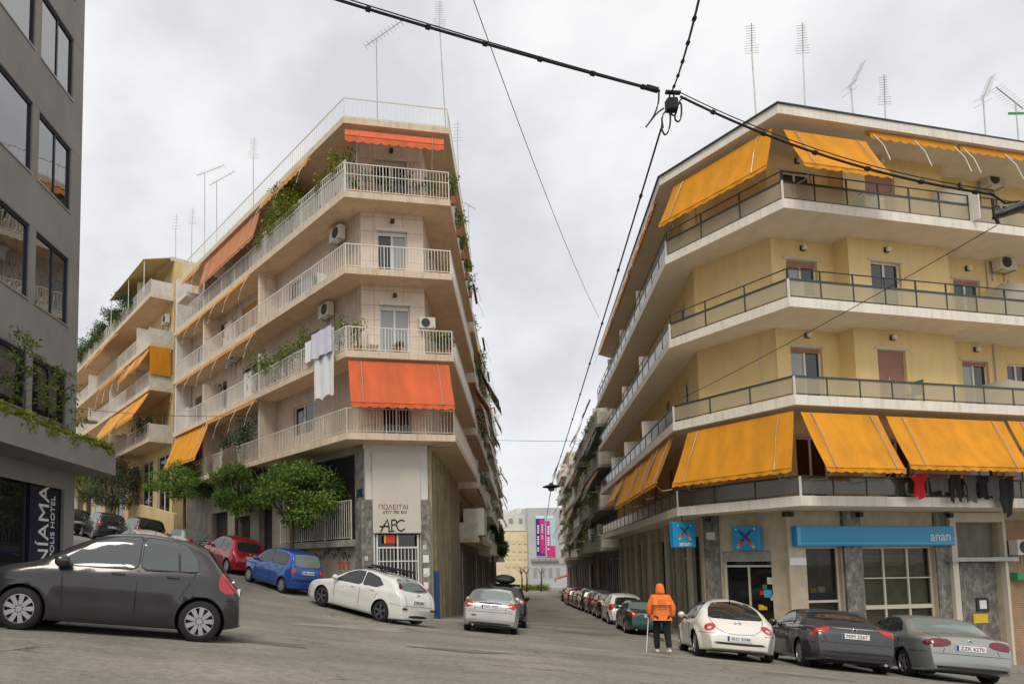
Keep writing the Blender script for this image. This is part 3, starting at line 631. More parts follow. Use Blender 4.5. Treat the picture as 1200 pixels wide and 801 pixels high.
MB().fbox(YR, SW2[0]+.02, SW2[1]-.02, -.335, -.325, SW2[2], SW2[3]).build('display_back', MT['stained_blind'], f2)
MB().fbox(YR, SW[0]+.02, SW[1]-.02, -.335, -.325, SW[2], SW[3]).build('display_back', MT['concrete_dark'], fw)
for z in (SW2[3]-.32, SW2[3]-.62, SW2[3]-.92): 
    MB().fbox(YR, SW2[0]+.4, SW2[1]-.5, -.32, -.26, z-.05, z+.02).build('display_shelf', MT['cream_trim'], f2)
q = R3(YR, 944, 694, 988, 702); MB().fbox(YR, SW[0]+.07, SW[1]-.07, -.24, -.225, q[2], q[3]).build('window_sticker', MT['blue_plate'], fw)
for k in range(3): MB().fbox(YR, SW[0]+.15+k*.35, SW[0]+.40+k*.35, -.30, -.24, q[3], q[3]+.10+.05*k).build('display_item', MT[('red_paint', 'yellow_paint', 'sign_white')[k]], fw)
# corner shop door
u0, u1, _, zt = DC; zm = YC.px(878, 663)[1]
sh = MB()
for k in range(10): sh.fbox(YC, u0, u1, -.12-.004*(k % 2), -.08, zt-.02+.07*k-.35, zt+.045+.07*k-.35)
sh.build('shutter_box', MT['galvanised'], yb)
df = MB()
for a in ((u0, u0+.07, -4.4, zt), (u1-.07, u1, -4.4, zt), (u0+.07, u1-.07, zm-.03, zm+.04), ((u0+u1)/2-.03, (u0+u1)/2+.03, -4.4, zm-.03)): df.fbox(YC, a[0], a[1], -.22, -.15, a[2], a[3])
dfo = df.build('shop_door', MT['cream_trim'], yb)
MB().fbox(YC, u0+.07, u1-.07, -.2, -.19, zm+.04, zt-.02).build('pane', MT['pane_dark'], dfo)
for a, b in ((u0+.07, (u0+u1)/2-.03), ((u0+u1)/2+.03, u1-.07)): MB().fbox(YC, a, b, -.2, -.19, -4.4, zm-.03).build('pane', MT['pane_shop'], dfo)
stick = [(903, 680, 8, 'sign_white'), (893, 694, 5, 'red_paint'), (900, 695, 9, 'shop_blue_edge'), (896, 687, 5, 'green_fabric'), (892, 711, 6, 'yellow_paint'), (897, 712, 4, 'yellow_paint'), (906, 700, 6, 'sign_white')]
mat('sticker_green', (.05, .30, .10), .5, .05, 3, 0)
for x, y, s, mm in stick:
    if mm == 'green_fabric': mm = 'sticker_green'
    q = YC.rect(x-s/2, y-s/2, x+s/2, y+s/2, -.18); MB().fbox(YC, q[0], q[1], -.188, -.182, q[2], q[3]).build('door_sticker', MT[mm], dfo)
for k, o in enumerate(lo):
    m = MB()
    for a in ((o[0], o[0]+.06, o[2], o[3]), (o[1]-.06, o[1], o[2], o[3]), (o[0]+.06, o[1]-.06, .1, .17), ((o[0]+o[1])/2-.03, (o[0]+o[1])/2+.03, o[2], o[3])): m.fbox(YL, a[0], a[1], -.2, -.12, a[2], a[3])
    f = m.build('shop_window', MT['cream_trim' if k % 3 else 'dark_frame'], yb); MB().fbox(YL, o[0]+.05, o[1]-.05, -.18, -.17, o[2], o[3]).build('pane', MT['pane_dark'], f)
for k in range(11):
    MB().fbox(YL, .1+2.2*k-.02, .5+2.2*k, .004, .14, zb, z1-.02).build('pillar', MT['cream_trim' if k % 2 else 'beige_stone'], yb)
for (x, y) in ((833, 608), (921, 601), (1002, 604), (1107, 606), (915, 602)):   # spot lamps under the first slab
    p = at_z(x, y, z1); u, _ = YR.px(x, y); fr = YR if x > 910 else YC; u = fr.px(x, y)[0]
    MB().fbox(fr, u-.07, u+.07, .11, .26, z1-.22, z1-.06).build('spot_lamp', MT['dark_frame'], yb)
# ---- signs
mat('lamp_orange', (.7, .22, .03), .5, .05, 3, 0)
def star(mb_parent, fr, u, z, w, s):
    dots = [(0, 0, .115, 'blue_plate')]
    for sx in (-1, 1):
        dots += [(sx*.13, -.15, .085, 'maroon_paint'), (sx*.20, -.26, .085, 'red_paint'), (sx*.27, -.36, .07, 'lamp_orange'), (sx*.33, -.45, .06, 'yellow_paint'), (sx*.13, .13, .07, 'blue_plate'), (sx*.22, .21, .055, 'blue_plate'), (sx*.31, .27, .045, 'sticker_green'), (sx*.40, .32, .035, 'sign_white')]
    for k, (dx, dz, r, mm) in enumerate(dots):
        c = np.array(fr.p(u+dx*s, w, z+dz*s)); d3 = np.array([fr.d[0], fr.d[1], 0]); n3 = np.array([fr.n[0], fr.n[1], 0])
        ring = [c+d3*math.cos(a)*r*s+np.array([0, 0, 1])*math.sin(a)*r*s for a in np.linspace(0, 6.2832, 15)[:-1]]
        MB().add([p+n3*(.004+.0006*k) for p in ring]+list(ring), [tuple(range(14))]+[(i, (i+1) % 14, (i+1) % 14+14, i+14) for i in range(14)]).build('emblem_dot', MT[mm], mb_parent)
def sign_box(fr, q, w0, w1, label, name='shop_sign'):
    t = thing(name, label, 'sign', fr.p((q[0]+q[1])/2, w0, q[2]), 'blue shop signs'); MB().fbox(fr, q[0], q[1], w0, w1, q[2], q[3]).build('sign_box', MT['shop_blue'], t, bevel=.015); return t
q = R3(YR, 932, 616, 1117, 639, .25); t = sign_box(YR, q, .06, .30, 'long bright blue fascia sign above the shop window with white lettering')
MB().fbox(YR, q[0]+.05, q[1]-.05, .301, .315, q[2]+.07, q[2]+.11).build('light_strip', MT['shop_blue_edge'], t); MB().fbox(YR, q[0]+.02, q[0]+.16, .301, .312, q[2]+.03, q[3]-.03).build('end_strip', MT['shop_blue_edge'], t)
text_part('lettering', 'anan', t, YR, YR.px(1102, 629, .3)[0], YR.px(1104, 629, .3)[1]+.02, .306, .50, MT['sign_white'])
q = R3(YC, 858, 616, 890, 644, .3); t = sign_box(YC, q, .12, .32, 'square blue shop sign with a coloured star emblem over the corner shop door'); star(t, YC, (q[0]+q[1])/2, (q[2]+q[3])/2+.05, .321, (q[1]-q[0])*.85)
# hanging sign: stands at right angles to the chamfer
HS = Fr(YCe.p(LYCe-.1, -.75, 0)[:2], DR, -nR); q = R3(HS, 787, 611, 813, 641); t = sign_box(HS, q, -.1, .1, 'square blue hanging shop sign with star emblem and white lettering near the pillar'); star(t, HS, (q[0]+q[1])/2, (q[2]+q[3])/2+.12, .101, (q[1]-q[0])*.7)
text_part('lettering', 'anan', t, HS, (q[0]+q[1])/2, q[2]+.13, .105, .26, MT['sign_white'])
MB().tube([HS.p((q[0]+q[1])/2, 0, q[3]-.02), HS.p((q[0]+q[1])/2, 0, YS[0]-FT)], .02).build('hanger', MT['dark_frame'], t)
q = R3(YR, 907, 653, 928, 662, .11); t = tag(MB().fbox(YR, -.05, .6, .103, .125, q[2], q[3]).build('name_plate', MT['sign_white']), 'small white name plate on the shop corner pillar', 'sign')
q = R3(YC, 832, 623, 843, 632, .1); t = tag(MB().fbox(YC, LYC-.42, LYC-.1, .102, .2, q[2], q[3]).build('meter_box', MT['ac_white'], None, bevel=.01), 'small cream meter box on the pillar beside the corner shop door', 'box')
# ---- awnings of the yellow block
def aw_px(fr, tl, tr, bl, br, w1, label, m='orange_fabric', **k):
    a = fr.px(*tl, -.1); b = fr.px(*tr, -.1); c = fr.px(*bl, w1); d = fr.px(*br, w1)
    if a[0] > b[0]: a, b, c, d = b, a, d, c
    return awning(fr, a[0], b[0], (a[1]+b[1])/2, (c[1]+d[1])/2, label, m, -.1, w1, c[0], d[0], **k)
zt1 = YS[1]-FT-.02
aw_px(YCe, (806, 506), (930, 482), (788, 563), (928, 551), .5, 'large lowered orange awning on the chamfered corner above the shop door')
aw_px(YRe, (938, 482), (1028, 487), (968, 549), (1061, 547), .85, 'lowered orange awning beside the chamfered corner, above the long blue sign')
aw_px(YRe, (1038, 488), (1176, 493), (1066, 544), (1207, 548), .85, 'lowered orange awning above the hanging black laundry')
aw_px(YRe, (1180, 493), (1290, 498), (1212, 548), (1325, 552), .85, 'lowered orange awning past the laundry, at the far end of the first floor')
for k, (a, c) in enumerate(((.5, 3.6), (3.9, 7.6), (7.9, 12.4))):
    awning(YLe, a, c, zt1, 3.0, ('first', 'second', 'third')[k]+' lowered orange awning from the corner along the narrow street side of the yellow block', w1=.55)
awning(YLe, 12.9, 16.5, zt1, 3.5, 'short amber awning past the three orange ones on the narrow street side', 'amber_fabric', w1=.5)
aw_px(YCe, (789, 214), (905, 156), (772, 258), (899, 199), .35, 'lowered orange awning under the roof on the chamfered corner')
aw_px(YRe, (918, 151), (1014, 167), (941, 187), (1046, 208), .8, 'lowered orange awning under the roof beside the chamfered corner')
ua = YRe.px(1022, 175)[0]; ub = YRe.px(1125, 190)[0]
rolled_awning(YRe, ua, ub, YS[4]-FT-.02, 'rolled up orange awning under the roof, next to the lowered one', 'orange_fabric', -.12, 1.15)
rolled_awning(YRe, ub+.1, ub+6, YS[4]-FT-.02, 'rolled up orange awning under the roof, above the white dividing screen', 'orange_fabric', -.12, 1.15)
for k in range(3): rolled_awning(YLe, 1.+6.8*k, 6.8+6.8*k, YS[4]-FT-.03, ('first', 'second', 'third')[k]+' rolled up awning under the roof along the narrow street side', 'rolled_fabric', .02, .9)
# ---- air conditioners, laundry
ac_unit(YR, YR.px(1176, 318, .2)[0], YR.px(1176, 318, .2)[1], 'air conditioner on the third floor wall of the yellow block, above the white screen')
ac_unit(YR, YR.px(1076, 201, .2)[0], YR.px(1076, 201, .2)[1], 'air conditioner on the top floor of the yellow block beside the rolled awning')
ac_unit(YR, YR.px(1162, 221, .2)[0], YR.px(1162, 221, .2)[1], 'air conditioner on the top floor of the yellow block near the hanging street lamp')
ac_unit(YR, YR.px(1194, 650, .2)[0], YR.px(1194, 650, .2)[1], 'air conditioner on the brick cladding beside the entrance canopy', w=.06)
q = R3(YR, 1187, 670, 1204, 679, .15); tag(MB().fbox(YR, q[0], q[1]+.4, .06, .3, q[2], q[3]).build('green_window_box', MT['sticker_green']), 'green ledge box under the air conditioner on the brick cladding', 'box')
def garment(fr, u, z, wd, h, w, m, label, kind='shirt', group='laundry on the first floor line', seed=0):
    rg = random.Random(seed); nu, nv = 8, 10; g = MB()
    def prof(t):   # half width factor along height
        if kind == 'shirt': return 1.0 if t < .28 else .68+.06*math.sin(t*9)
        if kind == 'trousers': return .62+.10*t
        if kind == 'towel': return 1.
        return .75-.55*max(0, t-.5)*1.5
    ph = rg.random()*6
    for e in (0, .012):
        o = len(g.v)
        for j in range(nv+1):
            t = j/nv
            for i in range(nu+1):
                a = i/nu-.5; x = u+a*wd*prof(t); ww = w+.035*math.sin(a*11+ph)*(.3+t)+e
                zz = z-h*t*(1-.06*math.sin(a*7+ph)); 
                if kind == 'trousers' and abs(a) < .1 and t > .4: zz = z-h*.4
                g.v.append(fr.p(x, ww, zz))
        g.f += [(o+j*(nu+1)+i, o+j*(nu+1)+i+1, o+(j+1)*(nu+1)+i+1, o+(j+1)*(nu+1)+i) for j in range(nv) for i in range(nu)]
    return tag(g.build('garment', MT[m], None, True), label, 'laundry', group)
zl = YRe.px(1100, 556, .25)[1]
tag(MB().tube([YRe.p(YRe.px(1064, 556, .25)[0]-.2, .25, zl+.01), YRe.p(YRe.px(1190, 556, .25)[0]+.2, .25, zl+.01)], .008, 5).build('clothes_line', MT['wire_black']), 'thin clothes line outside the first floor balcony rail of the yellow block', 'clothes line')
br = MB()
for x in (1062, 1192): u = YRe.px(x, 556, .25)[0]; tag(MB().tube([YRe.p(u, -.08, zl), YRe.p(u, .3, zl+.01)], .012, 5).build('line_bracket', MT['galvanised']), 'metal bracket holding the clothes line by the %s' % ('red garment' if x < 1100 else 'long black jacket'), 'bracket')
for k, (x, wd, h, m, lb, kd) in enumerate(((1077, .44, .72, 'red_cloth', 'bright red shirt hanging on the clothes line', 'shirt'), (1099, .52, .50, 'grey_cloth', 'dark grey shirt on the line next to the red one', 'towel'),
        (1119, .50, .85, 'black_cloth', 'black trousers on the line between two grey garments', 'trousers'), (1136, .38, .80, 'grey_cloth', 'charcoal garment in the middle of the black laundry', 'shirt'), (1150, .36, .70, 'black_cloth', 'black shirt next to the long jacket, shoulder to shoulder', 'shirt'),
        (1162, .34, .66, 'grey_cloth', 'dark grey garment directly beside the long black jacket', 'towel'), (1178, .62, 1.22, 'black_cloth', 'long black jacket hanging lowest over the slab edge', 'jacket'))):
    garment(YRe, YRe.px(x, 556, .25)[0], zl, wd*1.45, h*1.05, .25, m, lb, kd, seed=k)
sidewalk('pavement', [WL_-nL*-.2, WA+np.array([.1, .0]), WB, WR_], [PL_-nL*.75, A_+np.array([-.95, -.6]), B_+np.array([-.9, -.45])+DR*.3, PR_+nR*.3], 16)
# ================================================================= wedge shaped pink building in the middle
C_ = np.array([-.42, 25.0]); D_ = np.array([3.73, 25.75]); WC = np.array([.2, 26.1]); WD = np.array([2.72, 26.5])
nPL = np.array([DL[1], -DL[0]]); nPL = nPL if nPL[0] > 0 else -nPL      # inward from the left facade
nPR = -nL                                                                # inward from the right facade
LL, LRR = 18.9, 13.2
PLend = C_+DL*LL; PRend = D_+DM*LRR
PS = [4.92, 8.03, 11.25, 14.24, 17.2]; PT = .25
pb = thing('pink_apartment_building', 'tall pale pink wedge shaped corner apartment block with white railed balconies', 'building', (1.5, 30., -2.))
PC = Fr(WC, WD-WC, (.15, -1)); PLf = Fr(WC, DL, -nPL); PRf = Fr(WD, DM, -nPR); PCe = Fr(C_, D_-C_, (.15, -1)); PLe = Fr(C_, DL, -nPL); PRe = Fr(D_, DM, -nPR)
LPC = float(np.linalg.norm(WD-WC)); LPCe = float(np.linalg.norm(D_-C_))
WCe = WC+DL*LL; WDe = WD+DM*LRR
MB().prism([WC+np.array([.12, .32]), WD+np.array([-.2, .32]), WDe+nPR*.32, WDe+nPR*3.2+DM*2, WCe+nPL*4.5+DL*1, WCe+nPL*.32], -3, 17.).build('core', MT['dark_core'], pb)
inn = [PRend+nPR*1.2, WD+np.array([-.5, .8]), WC+np.array([.3, .8]), PLend+nPL*1.7]
for i, z in enumerate(PS):
    rf = i == 4; o = slab(pb, [PLend, C_, D_, PRend]+inn if not rf else [PLend-DL*1.2, C_, D_, PRend, PRend+nPR*4, PLend-DL*1.2+nPL*5], z-PT, z, 'pink_slab', 'pink_soffit', 'balcony_slab' if not rf else 'roof_slab')
zg = -2.9
chd = {4: (440, 187, 476), 3: (442, 270, 477), 2: (445, 357, 480), 1: (447, 440, 482)}
# doors and windows on the left facade, by pixel (x0, ytop, x1)
lfd = {3: [(341, 322, 365), (286, 348, 301), (253, 372, 266)], 2: [(253, 440, 266), (287, 418, 301)], 1: [(347, 473, 367)], 4: [(330, 258, 345)]}
for fl in (1, 2, 3, 4):
    z0, z1 = PS[fl-1], PS[fl]-PT; m = MB()
    x0, yt, x1 = chd[fl]; a = PC.px(x0, yt); c = PC.px(x1, yt); o = [a[0], c[0], z0+.02, min(a[1], z0+2.3)]
    panel(m, PC, 0, LPC, z0, z1, [o]); m.build('wall', MT['pink_tile'], pb)
    pane = {4: 'pane_dark', 3: ('pane_dark', 'pane_curtain'), 2: ('pane_curtain', 'pane_curtain'), 1: 'pane_dark'}[fl]
    window(pb, PC, o, pane=pane, shut=.08 if fl > 1 else .2, name='balcony_door')
    MB().fbox(PC, o[0]-.05, o[1]+.05, .002, .05, o[3]+.002, o[3]+.12).build('lintel', MT['white_plaster'], pb)
    lu = (o[0]+o[1])/2; lz = o[3]+.38
    MB().fbox(PC, lu-.07, lu+.07, .003, .14, lz-.06, lz+.08).build('wall_lamp', MT['dark_frame'], pb)
    m = MB(); ops = []
    for (x0, yt, x1) in lfd[fl]:
        a = PLf.px(x0, yt); c = PLf.px(x1, yt); zz = max(z0+1.9, min(z0+2.3, (a[1]+c[1])/2)); ops.append([min(a[0], c[0]), max(a[0], c[0])+.25, z0+.02 if fl != 1 else z0+.9, zz])
    ops += [[u, u+1.1, z0+.02, z0+2.15] for u in (3.2, 8.0, 10.2, 12.4, 14.7, 16.6) if all(q[1] < u-.2 or q[0] > u+1.3 for q in ops)]
    panel(m, PLf, 0, 7.2, z0, z1, [q for q in ops if q[0] < 7.0]); m.build('wall', MT['pink_rib'], pb)
    m = MB(); panel(m, PLf, 7.2, LL, z0, z1, [q for q in ops if q[0] >= 7.0]); m.build('wall', MT['pink_plaster'], pb)
    for k, q in enumerate(ops):
        sm = ('wood_shutter', 'ochre_shutter', 'brown_wood')[(k+fl) % 3]
        window(pb, PLf, q, shut=(1. if (k+fl) % 3 and fl in (2, 3) and k else .0), shutmat=sm, pane=('pane_curtain', 'pane_dark') if fl == 3 else 'pane_dark', name='balcony_door')
    m = MB(); ops = [[u, u+1.1, z0+.02, z0+2.15] for u in (1.5, 5., 8.6)]; panel(m, PRf, 0, LRR, z0, z1, ops); m.build('wall', MT['pink_rib'], pb)
    for k, q in enumerate(ops): window(pb, PRf, q, shut=(0, 1., .4)[k], shutmat='wood_shutter', name='balcony_door')
    # partition fin between flats
    for u, l in ((7.2, .85), (13.8, 1.0)):
        MB().fbox(PLf, u, u+.18, .003, l, z0, z1-.003 if fl % 2 else z0+2.).build('dividing_wall', MT['pink_plaster'] if fl != 3 else MT['pink_tile'], pb)
    mid = fl == 4; h = .95 if fl != 4 else 1.15
    mm = 'white_metal' if fl > 1 else 'worn_white_metal'
    rail_bars(pb, PCe, .02, LPCe-.02, z0, h, .125, mm, mid); rail_bars(pb, PLe, .02, LL-.05, z0, h if fl != 4 else .95, .14, mm); rail_bars(pb, PRe, .02, LRR, z0, h, .14, mm)
    if fl == 4: rail_bars(pb, PLe, .02, 8.2, z0+.02, 1.25, .14, mm, True, w=-.10)
rail_bars(pb, PCe, .02, LPCe-.02, PS[4], .82, .17, 'white_metal', r=.007, name='roof_railing'); rail_bars(pb, PLe, .02, LL-1.3, PS[4], .82, .17, 'white_metal', r=.007, name='roof_railing'); rail_bars(pb, PRe, .02, LRR, PS[4], .82, .17, 'white_metal', r=.007, name='roof_railing')
# end pier towards the neighbour
MB().fbox(PLe, LL-.12, LL+.12, -1.1, -.15, 4.9, 17.6).build('end_pier', MT['white_plaster'], pb)
MB().fbox(PLf, 16.4, 17.9, .01, 1.1, 15.9, 16.15).build('loft_canopy', MT['white_plaster'], pb)
# ---- ground floor
z1 = PS[0]-PT
q = PC.rect(436, 530, 492, 624); gq = PC.rect(440, 625, 493, 690); zpan0, zpan1 = q[2], q[3]
m = MB(); panel(m, PC, 0, LPC, zg, z1, [[gq[0], gq[1], zg, zpan0-.02]], .3); m.build('ground_floor_wall', MT['white_plaster'], pb)
pn = MB().fbox(PC, q[0], q[1], .003, .10, zpan0, zpan1); sg = pn.build('sale_panel', MT['stucco_panel'], pb)
z = PC.px(464, 594, .1)[1]; text_part('lettering', 'ΠΩΛΕΙΤΑΙ', sg, PC, PC.px(461, 594, .1)[0], z, .104, .255, MT['maroon_paint'], .006)
text_part('lettering', '6977 780 805', sg, PC, PC.px(463, 600, .1)[0], PC.px(463, 600, .1)[1], .104, .17, MT['black_paint'], .006)
# spray painted letters
gc = MB(); gm = lambda x, y: PC.p(PC.px(x, y, .1)[0], .104, PC.px(x, y, .1)[1])
for st in ([(446, 623), (450, 615), (454, 608), (455.5, 615), (456, 620)], [(445, 616.5), (456, 616)], [(459, 620), (459, 609)], [(458.5, 609), (463, 608.5), (465, 611), (463, 614), (459.5, 615)], [(474, 610), (470, 608.5), (466, 611), (464.5, 615), (466.5, 620), (470, 622), (474, 619)], [(455, 622), (462, 621.5)]):
    gc.tube([gm(*p) for p in st], .028, 5)
gc.build('graffiti_letters', MT['black_paint'], sg)
mzl = PC.px(424, 585)[1]
for a, c in ((-.1, q[0]-.01), (q[1]+.01, LPC+.05)): MB().fbox(PC, a, c, .004, .08, zg, mzl).build('marble_pillar', MT['grey_marble'], pb)
# gate with bars
g0, g1 = gq[0]+.05, gq[1]-.05; zt = PC.px(466, 641)[1]; zgt = PC.px(466, 626)[1]
gt = MB(); gt.fbox(PC, g0, g0+.06, -.1, -.04, zg, zgt); gt.fbox(PC, g1-.06, g1, -.1, -.04, zg, zgt); gt.fbox(PC, g0+.06, g1-.06, -.1, -.04, zt-.03, zt+.03); gt.fbox(PC, (g0+g1)/2-.025, (g0+g1)/2+.025, -.103, -.037, zg+.3, zgt)
zm = PC.px(466, 657)[1]; gt.fbox(PC, g0+.06, g1-.06, -.1, -.05, zm-.02, zm+.02); gt.fbox(PC, g0+.06, g1-.06, -.1, -.05, zg+.35, zg+.4)
for k in range(11): u = g0+.12+(g1-g0-.24)*k/10; gt.fbox(PC, u-.012, u+.012, -.09, -.066, zg+.4, zt-.03)
gto = gt.build('entrance_gate', MT['white_metal'], pb); MB().fbox(PC, g0, g1, -.28, -.26, zg, zgt).build('pane', MT['pane_dark'], gto)
qs = PC.rect(450, 626.5, 463, 636, -.03); sgn = thing('red_sign', 'small red and yellow sign hanging in the barred entrance gate', 'sign', PC.p(qs[0], -.03, qs[2])); MB().fbox(PC, qs[0]+.06, qs[1], -.034, -.01, qs[2], qs[3]).build('red_face', MT['red_paint'], sgn); MB().fbox(PC, qs[0], qs[0]+.06, -.034, -.01, qs[2], qs[3]).build('yellow_edge', MT['yellow_paint'], sgn)
# torn posters on the pillars
for k in range(13):
    u = (R.uniform(-.05, q[0]-.25) if k < 5 else R.uniform(q[1]+.05, LPC-.25)); zz = R.uniform(-1.3, .9 if k >= 5 else .5); s = R.uniform(.14, .3)
    MB().fbox(PC, u, u+s*.8, .084+.001*k, .087+.001*k, zz, zz+s).build('poster', MT[('sign_white', 'stucco_panel', 'white_cloth')[k % 3]], pb)
tag(MB().fbox(PLf, -.02, .42, .02, .05, PC.px(424, 582)[1], PC.px(424, 572)[1]).build('street_name_plate', MT['blue_plate']), 'small dark blue street name plate on the marble corner pillar', 'sign')
# left ground floor: glazed veranda with railing on a graffitied plinth
zv0, zv1 = PLf.px(380, 600)[1], PLf.px(400, 535)[1]
ops = [[.55, 6.2, zv0-1.2, zv1], [7.6, 9.0, -.6, 3.2], [10., 11.6, -.4, 2.6], [12.8, 15., .2, 3.0]]
m = MB(); panel(m, PLf, 0, LL, zg, z1, ops, .5); m.build('ground_floor_wall', MT['concrete'], pb)
MB().fbox(PLf, -.08, .5, .004, .05, zg, z1-.2).build('marble_pillar', MT['grey_marble'], pb)
vf = MB(); o = ops[0]
for u in (.55, 2.1, 3.5, 4.9, 6.12): vf.fbox(PLf, u, u+.08, -.42, -.34, o[2], o[3])
vf.fbox(PLf, .63, 6.12, -.41, -.35, o[2]+2.2, o[2]+2.3); vfo = vf.build('veranda_glazing', MT['dark_frame'], pb)
for a, c in ((.63, 2.1), (2.18, 3.5), (3.58, 4.9), (4.98, 6.12)):
    for e, h in ((o[2], o[2]+2.2), (o[2]+2.3, o[3])): MB().fbox(PLf, a, c, -.385, -.375, e, h).build('pane', MT['pane_curtain' if (a > 2 and a < 3 and e > o[2]) else 'pane_dim'], vfo)
MB().fbox(PLf, .5, 6.4, .01, .32, o[2]-.28, o[2]-.02).build('veranda_ledge', MT['concrete'], pb)
rail_bars(pb, PLf, .52, 6.35, o[2]-.02, 1.55, .16, 'worn_white_metal', w=.22, r=.013, name='veranda_railing')
for o2 in ops[1:]: window(pb, PLf, o2, pane='pane_dark', frame='brown_wood', depth=.4)
mat('graffiti_orange', (.45, .12, .04), .7, .2, 5, 0)
gr = MB()
for k, x in enumerate((398, 403, 408)):
    u, zz = PLf.px(x, 662, .03); gr.tube([PLf.p(u, .012, zz-.15), PLf.p(u-.05, .012, zz+.12), PLf.p(u+.1, .012, zz+.15), PLf.p(u+.08, .012, zz-.12)], .03, 5)
gr.build('graffiti_letters', MT['graffiti_orange'], pb)
g2 = MB()
for k in range(16):
    u = .8+k*.36+R.random()*.2; zz = PLf.px(395, 655, .03)[1]+R.uniform(-.2, .25)+.06*u
    g2.tube([PLf.p(u, .01, zz), PLf.p(u+.12, .01, zz+R.uniform(.1, .25)), PLf.p(u+.2, .01, zz-R.uniform(0, .15)), PLf.p(u+.34, .01, zz+R.uniform(-.1, .2))], .016, 5)
g2.build('graffiti_scrawl', MT['black_paint'], pb)
# right ground floor (narrow street): dirty yellowed pilasters, small arched window, blue shutter edge
mat('stained_wall', (.42, .36, .25), .85, .15, 2, .2, dirt=.75, dirtcol=(.20, .15, .05), dscale=(4, 4, .2))
m = MB(); ops = [[.55+1.35*k, 1.35+1.35*k, 1.3, 4.1] for k in range(5)]+[[.45, .95, -1.1, .35], [2., 3.6, -3, -.3]]
panel(m, PRf, 0, LRR, -4, z1, ops, .2); m.build('ground_floor_wall', MT['stained_wall'], pb)
for k, o in enumerate(ops): window(pb, PRf, o, pane='pane_dark', frame='cream_trim' if k != 5 else 'stucco_panel', shut=1. if k > 4 else 0, shutmat='white_shutter', depth=.15)
for k in range(6): MB().fbox(PRf, .2+1.35*k, .48+1.35*k, .004, .12, -4, z1-.01).build('pilaster', MT['stained_wall'], pb)
tag(MB().fbox(PRf, .30, .36, .02, .34, -4, -.25).build('blue_door_leaf', MT['blue_paint']), 'narrow dark blue metal door leaf standing open beside the marble pillar', 'door')
# ---- awnings, plants and things on the pink block
zt = PS[1]-PT-.02
aw_px(PCe, (408, 421), (526, 428), (411, 470), (533, 475), .42, 'coral red awning lowered over the first floor chamfered corner of the pink block', 'coral_fabric', val=.2)
aw_px(PCe, (404, 152), (520, 163), (404, 158), (520, 170), .25, 'narrow coral awning rolled nearly up under the pink block roof', 'coral_fabric', val=.28, pivot=PS[3]+1.0)
a = PLe.px(302, 248)[0]; b = PLe.px(238, 305)[0]; awning(PLe, a, b, PS[4]-PT-.05, PS[3]+1.25, 'terracotta awning lowered under the roof on the side of the pink block', 'terracotta_fabric', w1=.22)
rolled_awning(PLe, b+.3, LL-1.5, PS[4]-PT-.05, 'rolled awning under the roof past the terracotta one', 'rolled_fabric', .0, 1.)
rolled_awning(PLe, 2.6, a-.4, PS[4]-PT-.05, 'rolled awning under the roof above the leafy balcony plants', 'rolled_fabric', .0, 1.)
for fl, u0, u1, lb in ((3, 8.3, 18.2, 'yellowish rolled awning on the third floor'), (2, 7.7, 18.2, 'long orange rolled awning on the second floor'), (1, 7.6, 13.5, 'rolled awning on the first floor')):
    rolled_awning(PLe, u0, u1, PS[fl]-PT-.03, lb+' of the pink block side', 'rolled_fabric' if fl != 3 else 'amber_fabric', .0, 1.15, drop=.12)
awning(PLe, 13.6, 18.7, PS[1]-PT-.05, PS[0]+.9, 'bright orange awning lowered over the first floor at the uphill end of the pink block', 'orange_fabric', w1=.6)
ac_unit(PLf, PLf.px(396, 276, .2)[0], PLf.px(396, 283, .2)[1], 'old air conditioner under the top balcony near the pink corner'); ac_unit(PLf, PLf.px(383, 368, .2)[0], PLf.px(383, 372, .2)[1], 'air conditioner above the hanging white sheet on the pink block')
for k, (x, y) in enumerate(((263, 360), (275, 352), (282, 350))): ac_unit(PLf, PLf.px(x, y, .2)[0]+k*.3, PLf.px(x, y, .2)[1]+.1, ('first', 'second', 'third')[k]+' of three air conditioners in a row on the pink third floor side wall', sc=.85)
for k, (x, y) in enumerate(((270, 425), (280, 420))): ac_unit(PLf, PLf.px(x, y, .2)[0]+k*.5, PLf.px(x, y, .2)[1], ('uphill', 'downhill')[k]+' one of two air conditioners on the second floor of the pink side wall', sc=.85)
ac_unit(PC, LPC+.05, PS[1]+1.25, 'air conditioner on the second floor chamfered corner of the pink block', w=-.15, sc=.8)
# plants
GP = 'potted plants on the balconies'
def plants(fr, z, lst, tagword, seed, m='leaf_balcony', w=-.38):
    for k, (u, h, r, n) in enumerate(lst): pot_plant(fr, u, z, w, h, r, n, ORD[k]+' '+tagword, seed+k, m, .13, group=GP)
plants(PLe, PS[3], [(.7, 1.9, .6, 500), (1.9, 1.7, .5, 350), (4.2, 2.3, 1.05, 1200), (5.1, 2.5, 1.15, 1600), (6.2, 2.2, 1.1, 1400), (7.2, 1.4, .6, 600)], 'tall potted shrub from the corner on the top balcony of the pink side', 11, 'leaf_bright', -.22)
plants(PCe, PS[3], [(.5+.42*k, .8+.25*(k % 3), .28, 90) for k in range(8)], 'small potted plant along the top corner balcony rail of the pink block', 31)
plants(PLe, PS[1], [(1.0, 1.4, .55, 260), (3.9, 1.9, .6, 500), (5.3, 1.5, .7, 420), (6.4, 1.4, .6, 380), (7.3, 1.7, .7, 450), (8.3, 2.0, .7, 500)], 'bushy potted plant from the corner on the pink second floor side balcony', 51)
plants(PCe, PS[1], [(.55, 1.3, .45, 200), (2.1, .5, .25, 80), (LPCe-.5, 1.0, .5, 260), (LPCe-.1, .9, .4, 200)], 'potted plant along the second floor corner balcony rail of the pink block', 61)
